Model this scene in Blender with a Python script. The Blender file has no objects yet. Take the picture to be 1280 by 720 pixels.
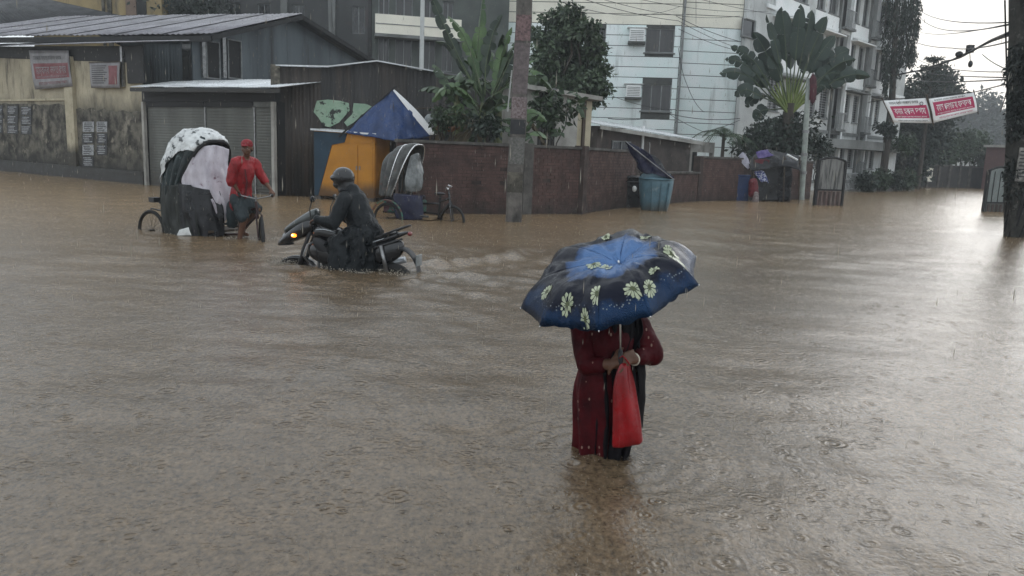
import bpy, bmesh, math, random
import numpy as np
from mathutils import Vector, Matrix, Quaternion
from mathutils import noise as mnoise

EXPO = 1.0
random.seed(7); np.random.seed(7)
SC = bpy.context.scene
COL = SC.collection

# ---------------------------------------------------------------- camera
FOC = 967.0                      # focal length in photograph pixels (1280 wide)
CAM_H = 1.55
PITCH = math.atan(168/967.0); ROLL = math.radians(2.2)
_f = Vector((0, math.cos(PITCH), -math.sin(PITCH)))
_r = Vector((1, 0, 0)); _u = Vector((0, math.sin(PITCH), math.cos(PITCH)))
CR = _r*math.cos(ROLL) + _u*math.sin(ROLL)
CU = -_r*math.sin(ROLL) + _u*math.cos(ROLL)
CF = _f
CP = Vector((0, 0, CAM_H))
cd = bpy.data.cameras.new('camera'); cam = bpy.data.objects.new('camera', cd); COL.objects.link(cam)
cd.sensor_width = 36; cd.lens = 36*FOC/1280; cd.clip_start = 0.05; cd.clip_end = 1500
m3 = Matrix((CR, CU, -CF)).transposed()
cam.matrix_world = Matrix.Translation(CP) @ m3.to_4x4()
SC.camera = cam
SC.render.resolution_x = 1024; SC.render.resolution_y = 576
SC.view_settings.view_transform = 'Standard'; SC.view_settings.look = 'None'
SC.view_settings.exposure = EXPO; SC.view_settings.gamma = 1

# ---------------------------------------------------------------- sky and light
SUN_EL, SUN_AZ = math.radians(8), math.radians(29)      # azimuth east of +Y
w = bpy.data.worlds.new('World'); SC.world = w; w.use_nodes = True
nt = w.node_tree; nt.nodes.clear()
sky = nt.nodes.new('ShaderNodeTexSky'); sky.sky_type = 'NISHITA'; sky.sun_disc = False
sky.sun_elevation = SUN_EL; sky.sun_rotation = SUN_AZ; sky.air_density = 1; sky.dust_density = 4; sky.ozone_density = 1
bg = nt.nodes.new('ShaderNodeBackground'); out = nt.nodes.new('ShaderNodeOutputWorld')
tc = nt.nodes.new('ShaderNodeTexCoord'); nz = nt.nodes.new('ShaderNodeTexNoise')
nz.inputs['Scale'].default_value = 2.2; nz.inputs['Detail'].default_value = 5; nz.inputs['Roughness'].default_value = .55
cr = nt.nodes.new('ShaderNodeValToRGB')
cr.color_ramp.elements[0].position = .3; cr.color_ramp.elements[0].color = (5.0, 5.5, 5.95, 1)
cr.color_ramp.elements[1].position = .75; cr.color_ramp.elements[1].color = (6.2, 6.6, 6.9, 1)
mx = nt.nodes.new('ShaderNodeMixRGB'); mx.inputs[0].default_value = .97        # thick monsoon cloud deck over the clear-sky model
nt.links.new(tc.outputs['Generated'], nz.inputs['Vector']); nt.links.new(nz.outputs['Fac'], cr.inputs[0])
nt.links.new(sky.outputs[0], mx.inputs[1]); nt.links.new(cr.outputs[0], mx.inputs[2])
nt.links.new(mx.outputs[0], bg.inputs[0]); bg.inputs[1].default_value = .1
nt.links.new(bg.outputs[0], out.inputs[0])
sl = bpy.data.lights.new('sun', 'SUN'); sl.energy = .5; sl.angle = math.radians(38); sl.color = (1, .985, .965)
so = bpy.data.objects.new('sun', sl); COL.objects.link(so)
sd = Vector((math.sin(SUN_AZ)*math.cos(SUN_EL), math.cos(SUN_AZ)*math.cos(SUN_EL), math.sin(SUN_EL)))
so.rotation_euler = sd.to_track_quat('Z', 'Y').to_euler()

# ---------------------------------------------------------------- helpers: surveying
def ray(px, py): return CF + CR*((px-640)/FOC) + CU*((360-py)/FOC)
def G(px, py, z=0.0):
    d = ray(px, py); k = (z-CAM_H)/d.z; return CP + d*k
def ZAT(py, P):
    k = (360-py)/FOC; A = CU - CF*k; q = Vector((P[0], P[1], 0)) - CP
    return -A.dot(q)/A.z
def DEP(px, py, dist):           # the point seen there at a given forward distance y
    d = ray(px, py); return CP + d*(dist/d.y)
class Fr:                        # a vertical plane over two ground points
    def __init__(s, A, B):
        s.o = Vector((A[0], A[1], 0)); d = Vector((B[0]-A[0], B[1]-A[1], 0)); s.L = d.length; s.u = d.normalized()
        s.n = Vector((s.u.y, -s.u.x, 0))
        if s.n.dot(CP-s.o) < 0: s.n = -s.n
    def sz(s, px, py, off=0):
        d = ray(px, py); o = s.o + s.n*off; k = s.n.dot(o-CP)/s.n.dot(d); P = CP + d*k
        return (P-o).dot(s.u), P.z
    def P(s, a, z, off=0): return s.o + s.u*a + s.n*off + Vector((0, 0, z))

# ---------------------------------------------------------------- helpers: objects
MATW = {}                        # world matrices of parents
def tagp(o, label=None, cat=None, group=None, kind=None):
    if label: o['label'] = label
    if cat: o['category'] = cat
    if group: o['group'] = group
    if kind: o['kind'] = kind
    return o
def thing(name, label, cat, loc=(0, 0, 0), rz=0, group=None):
    o = bpy.data.objects.new(name, None); COL.objects.link(o); o.empty_display_size = .2
    o.location = loc; o.rotation_euler = (0, 0, rz); tagp(o, label, cat, group)
    MATW[o.name] = Matrix.Translation(Vector(loc)) @ Matrix.Rotation(rz, 4, 'Z')
    return o
def link_mesh(name, me, parent=None):
    o = bpy.data.objects.new(name, me); COL.objects.link(o)
    if parent: o.parent = parent; MATW[o.name] = MATW[parent.name]
    else: MATW[o.name] = Matrix.Identity(4)
    return o
def rot_to(d):
    return Vector(d).to_track_quat('Z', 'Y').to_matrix()

class MB:
    def __init__(s): s.v = []; s.f = []; s.mi = []; s.uv = None
    def add(s, vs, fs, mi=0):
        k = len(s.v); s.v += [tuple(x) for x in vs]; s.f += [tuple(i+k for i in q) for q in fs]; s.mi += [mi]*len(fs); return s
    def hexa(s, c, mi=0):        # 8 corners: bottom 4, top 4
        return s.add(c, [(0, 3, 2, 1), (4, 5, 6, 7), (0, 1, 5, 4), (1, 2, 6, 5), (2, 3, 7, 6), (3, 0, 4, 7)], mi)
    def box(s, x0, x1, y0, y1, z0, z1, mi=0):
        return s.hexa([(x0, y0, z0), (x1, y0, z0), (x1, y1, z0), (x0, y1, z0), (x0, y0, z1), (x1, y0, z1), (x1, y1, z1), (x0, y1, z1)], mi)
    def fbox(s, F, a0, a1, z0, z1, d0, d1, mi=0):   # box in a frame
        return s.hexa([F.P(a0, z0, d1), F.P(a1, z0, d1), F.P(a1, z0, d0), F.P(a0, z0, d0), F.P(a0, z1, d1), F.P(a1, z1, d1), F.P(a1, z1, d0), F.P(a0, z1, d0)], mi)
    def bar(s, a, b, w, h=None, up=(0, 0, 1), mi=0):
        a = Vector(a); b = Vector(b); h = h or w; d = (b-a).normalized(); up = Vector(up)
        if abs(d.dot(up)) > .98: up = Vector((1, 0, 0))
        x = d.cross(up).normalized()*w/2; y = x.cross(d).normalized()*h/2
        return s.hexa([a-x-y, a+x-y, a+x+y, a-x+y, b-x-y, b+x-y, b+x+y, b-x+y], mi)
    def tube(s, pts, r, n=8, caps=True, mi=0, flat=1.0):
        pts = [Vector(p) for p in pts]; m = len(pts)
        rr = r if isinstance(r, (list, tuple)) else [r]*m
        vs = []; fs = []; nrm = None
        for i, p in enumerate(pts):
            d = (pts[min(i+1, m-1)]-pts[max(i-1, 0)])
            d = d.normalized() if d.length > 1e-9 else Vector((0, 0, 1))
            if nrm is None:
                a = Vector((0, 0, 1)) if abs(d.z) < .9 else Vector((1, 0, 0)); nrm = d.cross(a).normalized()
            else:
                nrm = (nrm - d*nrm.dot(d)); nrm = nrm.normalized() if nrm.length > 1e-6 else d.orthogonal().normalized()
            b = d.cross(nrm)
            for k in range(n):
                t = 2*math.pi*k/n; vs.append(p + nrm*math.cos(t)*rr[i] + b*math.sin(t)*rr[i]*flat)
        for i in range(m-1):
            for k in range(n): fs.append((i*n+k, i*n+(k+1) % n, (i+1)*n+(k+1) % n, (i+1)*n+k))
        if caps: fs.append(tuple(range(n))[::-1]); fs.append(tuple((m-1)*n+k for k in range(n)))
        return s.add(vs, fs, mi)
    def ell(s, c, rad, rot=None, nu=16, nv=10, mi=0):
        c = Vector(c); vs = []; fs = []
        for j in range(nv+1):
            ph = math.pi*j/nv
            for i in range(nu):
                th = 2*math.pi*i/nu
                q = Vector((rad[0]*math.sin(ph)*math.cos(th), rad[1]*math.sin(ph)*math.sin(th), rad[2]*math.cos(ph)))
                if rot is not None: q = rot @ q
                vs.append(c+q)
        for j in range(nv):
            for i in range(nu): fs.append((j*nu+i, (j+1)*nu+i, (j+1)*nu+(i+1) % nu, j*nu+(i+1) % nu))
        return s.add(vs, fs, mi)
    def cap(s, a, ra, b, rb, n=14, mi=0):    # tapered capsule
        a = Vector(a); b = Vector(b); d = (b-a).normalized(); pts = []; rs = []
        for k in range(4): t = math.pi/2*(k+.15)/4.15; pts.append(a-d*ra*math.cos(t)); rs.append(ra*math.sin(t))
        pts.append(a); rs.append(ra); pts.append(b); rs.append(rb)
        for k in range(3, -1, -1): t = math.pi/2*(k+.15)/4.15; pts.append(b+d*rb*math.cos(t)); rs.append(rb*math.sin(t))
        return s.tube(pts, rs, n, True, mi)
    def loft(s, rings, closed=True, caps=False, mi=0):
        n = len(rings[0]); vs = [p for r in rings for p in r]; fs = []
        for i in range(len(rings)-1):
            for k in range(n if closed else n-1): fs.append((i*n+k, i*n+(k+1) % n, (i+1)*n+(k+1) % n, (i+1)*n+k))
        if caps: fs.append(tuple(range(n))[::-1]); fs.append(tuple((len(rings)-1)*n+k for k in range(n)))
        return s.add(vs, fs, mi)
    def extrude(s, poly, vec, mi=0):         # closed polygon prism
        n = len(poly); vec = Vector(vec); vs = [Vector(p) for p in poly] + [Vector(p)+vec for p in poly]
        fs = [tuple(range(n))[::-1], tuple(range(n, 2*n))] + [(k, (k+1) % n, n+(k+1) % n, n+k) for k in range(n)]
        return s.add(vs, fs, mi)
    def ring(s, c, R, r, axis=(0, 1, 0), n=28, m=8, mi=0, sx=1, sz=1):
        q = rot_to(axis); c = Vector(c); rings = []
        for i in range(n):
            t = 2*math.pi*i/n; e = Vector((math.cos(t), math.sin(t), 0))
            rings.append([c + q @ (e*(R+r*math.cos(2*math.pi*k/m)*sx) + Vector((0, 0, 1))*r*math.sin(2*math.pi*k/m)*sz) for k in range(m)])
        rings.append(rings[0]); return s.loft(rings, True, False, mi)
    def xf(s, M):
        s.v = [tuple(M @ Vector(p)) for p in s.v]; return s
    def build(s, name, mats, parent=None, world=True, smooth=False, bevel=0, label=None, kind=None):
        vs = s.v
        if parent is not None and world:
            Mi = MATW[parent.name].inverted(); vs = [tuple(Mi @ Vector(p)) for p in vs]
        me = bpy.data.meshes.new(name); me.from_pydata(vs, [], s.f)
        mats = mats if isinstance(mats, (list, tuple)) else [mats]
        for m in mats: me.materials.append(m)
        if len(mats) > 1: me.polygons.foreach_set('material_index', s.mi)
        if smooth: me.polygons.foreach_set('use_smooth', [True]*len(me.polygons))
        me.validate(); me.update()
        o = link_mesh(name, me, parent)
        if bevel:
            b = o.modifiers.new('bevel', 'BEVEL'); b.width = bevel; b.segments = 2; b.limit_method = 'ANGLE'
        if smooth and smooth != 'all':
            try: me.set_sharp_from_angle(angle=math.radians(50))
            except Exception: pass
        tagp(o, label=label, kind=kind)
        return o

def smooth_union(mb, name, mat, parent, voxel=.012, it=6, world=True, fac=.6, wr=0.0, wrs=8, label=None):
    """join overlapping solids into ONE continuous skin (voxel remesh), then relax it"""
    o = mb.build(name, mat, None)
    r = o.modifiers.new('r', 'REMESH'); r.mode = 'VOXEL'; r.voxel_size = voxel; r.use_smooth_shade = True
    sm = o.modifiers.new('s', 'SMOOTH'); sm.iterations = it; sm.factor = fac
    dg = bpy.context.evaluated_depsgraph_get(); dg.update()
    me = bpy.data.meshes.new_from_object(o.evaluated_get(dg)); old = o.data
    bpy.data.objects.remove(o); bpy.data.meshes.remove(old)
    if wr:
        for v in me.vertices:
            c = v.co
            d = mnoise.noise(Vector((c.x*wrs, c.y*wrs, c.z*wrs*.45)))*wr + mnoise.noise(Vector((c.x*wrs*2.7, c.y*wrs*2.7, c.z*wrs*1.2+9)))*wr*.5
            v.co = c + v.normal*d
    if parent is not None and world: me.transform(MATW[parent.name].inverted())
    me.name = name; me.materials.clear(); me.materials.append(mat)
    me.polygons.foreach_set('use_smooth', [True]*len(me.polygons)); me.update()
    o = link_mesh(name, me, parent); tagp(o, label=label); return o

def copy_tree(o, parent=None):
    c = o.copy(); COL.objects.link(c)
    if parent: c.parent = parent
    for ch in list(o.children): copy_tree(ch, c)
    return c

# ---------------------------------------------------------------- helpers: materials
MATS = {}
def node(nt, t, **kw):
    n = nt.nodes.new(t)
    for k, v in kw.items():
        if k.startswith('i_'): n.inputs[k[2:].replace('_', ' ')].default_value = v
        else: setattr(n, k, v)
    return n
def mat(name, c1, c2=None, scale=6, rough=.6, bump=0, bscale=40, stretch=(1, 1, 1), metal=0, coat=0, spec=.32, mixpos=(.35, .65),
        c3=None, c3scale=2, c3pos=(.55, .7), c3stretch=(1, 1, 1), alpha=1, trans=0, emis=None, rvar=.12, generated=False, zdirt=None, detail=5, coatr=.15, sheen=0):
    if name in MATS: return MATS[name]
    m = bpy.data.materials.new(name); m.use_nodes = True; nt = m.node_tree
    b = nt.nodes['Principled BSDF']; L = nt.links.new
    tcn = nt.nodes.new('ShaderNodeTexCoord'); geo = nt.nodes.new('ShaderNodeNewGeometry')
    src = geo.outputs['Position'] if generated == 'world' else tcn.outputs['Object']
    def mapped(st, sc):
        mp = nt.nodes.new('ShaderNodeMapping'); mp.inputs['Scale'].default_value = [a*sc for a in st]; L(src, mp.inputs['Vector']); return mp.outputs[0]
    col = None
    tone = lambda c: tuple(min(.82, x*(max(sum(c)/3, .004)/.3)**.22) for x in c)
    if c2 is None: c2 = tuple(x*.75 for x in c1)
    c1 = tone(c1); c2 = tone(c2); c3 = tone(c3) if c3 is not None else None
    n1 = node(nt, 'ShaderNodeTexNoise', i_Detail=detail, i_Roughness=.6, i_Scale=1.0); L(mapped(stretch, scale), n1.inputs['Vector'])
    r1 = nt.nodes.new('ShaderNodeValToRGB'); e = r1.color_ramp.elements
    e[0].position, e[1].position = mixpos; e[0].color = (*c1, 1); e[1].color = (*c2, 1); L(n1.outputs['Fac'], r1.inputs[0]); col = r1.outputs[0]
    if c3 is not None:
        n2 = node(nt, 'ShaderNodeTexNoise', i_Detail=6, i_Roughness=.65, i_Scale=1.0); L(mapped(c3stretch, c3scale), n2.inputs['Vector'])
        mr = node(nt, 'ShaderNodeMapRange'); mr.inputs['From Min'].default_value, mr.inputs['From Max'].default_value = c3pos; L(n2.outputs['Fac'], mr.inputs['Value'])
        mxn = nt.nodes.new('ShaderNodeMixRGB'); L(mr.outputs[0], mxn.inputs[0]); L(col, mxn.inputs[1]); mxn.inputs[2].default_value = (*c3, 1); col = mxn.outputs[0]
    if zdirt is not None:      # (z_low, z_high, colour): grime that climbs up from the ground, ragged edge
        z0, z1, zc = zdirt
        sp = nt.nodes.new('ShaderNodeSeparateXYZ'); L(geo.outputs['Position'], sp.inputs[0])
        n3 = node(nt, 'ShaderNodeTexNoise', i_Detail=6, i_Roughness=.7, i_Scale=1.0); L(mapped((1, 1, .5), 1.7), n3.inputs['Vector'])
        ad = node(nt, 'ShaderNodeMath', operation='MULTIPLY_ADD'); L(n3.outputs['Fac'], ad.inputs[0]); ad.inputs[1].default_value = -(z1-z0)*1.6; L(sp.outputs['Z'], ad.inputs[2])
        mr = node(nt, 'ShaderNodeMapRange'); mr.inputs['From Min'].default_value = z0-(z1-z0)*.8; mr.inputs['From Max'].default_value = z1-(z1-z0)*.8
        mr.inputs['To Min'].default_value = 1; mr.inputs['To Max'].default_value = 0; L(ad.outputs[0], mr.inputs['Value'])
        mxn = nt.nodes.new('ShaderNodeMixRGB'); L(mr.outputs[0], mxn.inputs[0]); L(col, mxn.inputs[1]); mxn.inputs[2].default_value = (*zc, 1); col = mxn.outputs[0]
    L(col, b.inputs['Base Color'])
    b.inputs['Metallic'].default_value = metal; b.inputs['Specular IOR Level'].default_value = spec
    if rvar:
        mr = node(nt, 'ShaderNodeMapRange'); mr.inputs['To Min'].default_value = max(.02, rough-rvar); mr.inputs['To Max'].default_value = min(1, rough+rvar); mr.inputs['From Min'].default_value = .3; mr.inputs['From Max'].default_value = .7
        L(n1.outputs['Fac'], mr.inputs['Value']); L(mr.outputs[0], b.inputs['Roughness'])
    else: b.inputs['Roughness'].default_value = rough
    b.inputs['Coat Weight'].default_value = coat; b.inputs['Coat Roughness'].default_value = coatr
    if sheen: b.inputs['Sheen Weight'].default_value = sheen
    if trans: b.inputs['Transmission Weight'].default_value = trans
    if alpha < 1: b.inputs['Alpha'].default_value = alpha
    if emis: b.inputs['Emission Color'].default_value = (*emis[0], 1); b.inputs['Emission Strength'].default_value = emis[1]
    if bump:
        n4 = node(nt, 'ShaderNodeTexNoise', i_Detail=4, i_Roughness=.6, i_Scale=1.0); L(mapped(stretch, bscale), n4.inputs['Vector'])
        bp = node(nt, 'ShaderNodeBump', i_Strength=min(1, bump), i_Distance=.02); L(n4.outputs['Fac'], bp.inputs['Height']); L(bp.outputs[0], b.inputs['Normal'])
    MATS[name] = m; return m
# ================================================================ palette
M_cream = mat('cream_plaster', (.42, .37, .265), (.31, .275, .20), 1.2, .75, .3, 30, c3=(.10, .085, .06), c3scale=1.5, c3pos=(.53, .70), c3stretch=(1.8, 1.8, .40), zdirt=(2.3, 3.1, (.060, .055, .042)))
M_creamclean = mat('cream_paint', (.44, .39, .28), (.34, .30, .21), 2, .7, .3, 30, c3=(.16, .13, .09), c3scale=2.5, c3pos=(.6, .75), c3stretch=(1, 1, .5), zdirt=(.9, 1.3, (.05, .045, .035)))
M_mosscon = mat('mossy_concrete', (.16, .145, .115), (.045, .042, .034), 2.6, .8, .5, 22, mixpos=(.38, .60), c3=(.24, .215, .17), c3scale=2.0, c3pos=(.57, .66), zdirt=(.4, 1.1, (.030, .028, .024)))
M_plinth = mat('wet_plinth', (.028, .027, .024), (.045, .04, .034), 4, .5, .3, 30)
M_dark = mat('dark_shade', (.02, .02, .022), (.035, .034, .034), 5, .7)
M_roof = mat('wet_roof_tin', (.27, .26, .285), (.17, .165, .18), 1.6, .32, .15, 30, metal=.35, c3=(.12, .10, .09), c3scale=.9, c3pos=(.58, .75), c3stretch=(.4, 2, 1))
M_roofwhite = mat('pale_roof_tin', (.62, .64, .65), (.45, .46, .47), 2, .3, .1, 30, metal=.2)
M_roofdark = mat('dark_old_roof', (.05, .052, .056), (.03, .03, .034), 2, .5, .2, 20)
M_tinblue = mat('blue_grey_tin', (.125, .15, .165), (.085, .10, .112), 1.2, .4, .15, 20, metal=.25, stretch=(1, 1, .12), c3=(.05, .05, .052), c3scale=1.3, c3pos=(.56, .72), c3stretch=(1.5, 1.5, .15))
M_shutter = mat('shutter_grey', (.125, .13, .115), (.088, .09, .08), 1.1, .45, .1, 20, stretch=(1, 1, .4), zdirt=(.1, .7, (.05, .047, .04)))
M_rust = mat('weathered_tin', (.055, .052, .05), (.028, .026, .025), 2.2, .6, .3, 20, stretch=(1.4, 1.4, .12), c3=(.095, .08, .068), c3scale=2.6, c3pos=(.56, .70), c3stretch=(1.8, 1.8, .10))
M_rust2 = mat('rusty_tin', (.085, .068, .056), (.038, .033, .03), 2.2, .6, .3, 20, stretch=(1.4, 1.4, .12), c3=(.03, .028, .027), c3scale=2.0, c3pos=(.5, .66), c3stretch=(1.8, 1.8, .12))
M_greenpaint = mat('flaking_green_paint', (.22, .34, .24), (.30, .40, .30), 5, .6, .2, 30, c3=(.04, .045, .04), c3scale=3.2, c3pos=(.56, .60))
M_metal = mat('grey_metal', (.30, .30, .30), (.2, .2, .2), 8, .35, metal=.8)
M_steel = mat('bright_steel', (.62, .62, .62), (.5, .5, .5), 8, .25, metal=.9)
M_white = mat('white_paint', (.72, .75, .74), (.62, .65, .64), 1.5, .55, .1, 20, c3=(.26, .27, .26), c3scale=.9, c3pos=(.60, .82), c3stretch=(1.4, 1.4, .3))
M_whiteblue = mat('pale_blue_siding', (.64, .745, .735), (.57, .67, .66), .8, .5, .12, 14, c3=(.26, .28, .27), c3scale=1.1, c3pos=(.56, .84), c3stretch=(1.6, 1.6, .25))
M_whitecream = mat('pale_cream_siding', (.68, .655, .56), (.60, .58, .50), .8, .5, .12, 14, c3=(.32, .30, .24), c3scale=1.1, c3pos=(.64, .92), c3stretch=(1.6, 1.6, .25))
M_joint = mat('grimy_joint', (.07, .075, .07), (.11, .115, .11), 3, .8)
M_flat = mat('weathered_facade', (.50, .52, .51), (.38, .39, .385), .7, .6, .2, 10, c3=(.09, .09, .085), c3scale=.8, c3pos=(.56, .78), c3stretch=(1.5, 1.5, .25))
M_flatgrey = mat('grey_facade', (.20, .21, .205), (.13, .135, .13), .7, .6, .2, 10, c3=(.07, .07, .066), c3scale=.8, c3pos=(.55, .78), c3stretch=(1.5, 1.5, .25))
M_glass = mat('dark_window_glass', (.018, .021, .023), (.035, .038, .042), 1.5, .12, stretch=(1, 1, .3), coat=.4)
M_glass2 = mat('curtained_glass', (.075, .075, .075), (.04, .042, .045), 3, .2, stretch=(3, 3, .1), coat=.3)
M_frame = mat('window_frame_grey', (.25, .26, .26), (.17, .18, .18), 4, .5)
M_brick = mat('red_brick', (.125, .068, .056), (.070, .042, .037), 3.5, .7, .5, 60, c3=(.20, .155, .135), c3scale=1.1, c3pos=(.60, .74), c3stretch=(3, 3, .18), zdirt=(-.1, .45, (.030, .024, .021)))
M_mortar = mat('old_mortar', (.095, .064, .055), (.052, .040, .036), 3, .85, .3, 40, c3=(.03, .026, .024), c3scale=.75, c3pos=(.50, .64), c3stretch=(2.2, 2.2, .25))
M_coping = mat('coping_concrete', (.13, .12, .11), (.07, .066, .06), 3, .7, .4, 30)
M_conc = mat('pole_concrete', (.17, .155, .14), (.09, .083, .076), 3, .75, .5, 26, c3=(.05, .047, .044), c3scale=2.6, c3pos=(.54, .66), c3stretch=(1, 1, .5))
M_concpale = mat('pale_concrete', (.36, .35, .32), (.25, .24, .22), 1.6, .7, .3, 20, c3=(.12, .115, .10), c3scale=1.2, c3pos=(.55, .75), c3stretch=(1.2, 1.2, .4))
M_paper = mat('wet_paper', (.45, .46, .45), (.33, .34, .33), 9, .5)
M_posterpaper = mat('sodden_poster_paper', (.36, .37, .38), (.17, .175, .18), 14, .5)
M_ink = mat('black_print', (.025, .028, .03), (.04, .04, .045), 9, .5)
M_red = mat('red_print', (.50, .035, .12), (.44, .03, .10), 4, .4)
M_redold = mat('faded_red_print', (.22, .022, .03), (.17, .02, .025), 4, .45)
M_banner = mat('white_banner_cloth', (.80, .76, .79), (.72, .69, .72), 4, .45)
M_bannerold = mat('dull_banner_cloth', (.25, .24, .25), (.19, .185, .19), 3, .5)
M_orange = mat('orange_stall_paint', (.50, .215, .018), (.42, .175, .015), 2, .45, .1, 30, c3=(.20, .095, .02), c3scale=2.2, c3pos=(.57, .78), c3stretch=(1, 1, .5), zdirt=(.25, .6, (.12, .06, .02)))
M_stallblue = mat('dark_blue_stall_paint', (.016, .055, .095), (.012, .04, .07), 2, .45, .1, 30)
M_bluetarp = mat('blue_tarpaulin', (.035, .075, .21), (.02, .045, .13), 3, .3, .3, 25, c3=(.15, .20, .32), c3scale=2.5, c3pos=(.62, .8))
M_navytarp = mat('navy_tarpaulin', (.018, .022, .075), (.012, .014, .04), 3, .3, .3, 25)
M_blacktarp = mat('black_tarpaulin', (.012, .013, .016), (.022, .022, .026), 4, .3, .3, 25)
M_wood = mat('wet_wood', (.10, .07, .045), (.06, .042, .03), 4, .6, stretch=(1, 1, .2))
M_wire = mat('black_cable', (.012, .012, .014), None, 3, .5)
M_leaf = mat('leaf_green', (.065, .11, .045), (.026, .05, .024), 4, .42)
M_leafbright = mat('banana_leaf', (.10, .17, .055), (.04, .085, .035), 3, .38, stretch=(1, 1, .5))
M_leafdark = mat('dark_leaf', (.042, .066, .042), (.018, .034, .024), 3, .45)
M_leafgrey = mat('far_leaf', (.045, .062, .045), (.03, .045, .033), .7, .6)
M_palmleaf = mat('traveller_palm_leaf', (.025, .055, .035), (.015, .034, .024), 1.4, .4)
M_petiole = mat('yellow_green_stalk', (.20, .25, .06), (.12, .165, .045), 2, .45, stretch=(1, 1, .2))
M_bark = mat('bark', (.09, .075, .06), (.05, .042, .035), 5, .85, .6, 25, stretch=(1, 1, .3))
M_rib = mat('dull_leaf_rib', (.085, .12, .05), (.05, .075, .035), 2, .45)
M_stem = mat('banana_stem', (.14, .16, .07), (.08, .075, .04), 3, .6, .3, 20, stretch=(1, 1, .2))
M_dryleaf = mat('dry_banana_leaf', (.12, .09, .05), (.07, .055, .03), 3, .7)

# ================================================================ ground and flood water
mb = MB(); mb.add([(-400, -60, -.45), (400, -60, -.45), (400, 700, -.45), (-400, 700, -.45)], [(0, 1, 2, 3)])
o = mb.build('ground', mat('street_mud', (.10, .075, .05), (.06, .045, .03), .5, .9)); o['kind'] = 'structure'

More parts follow.
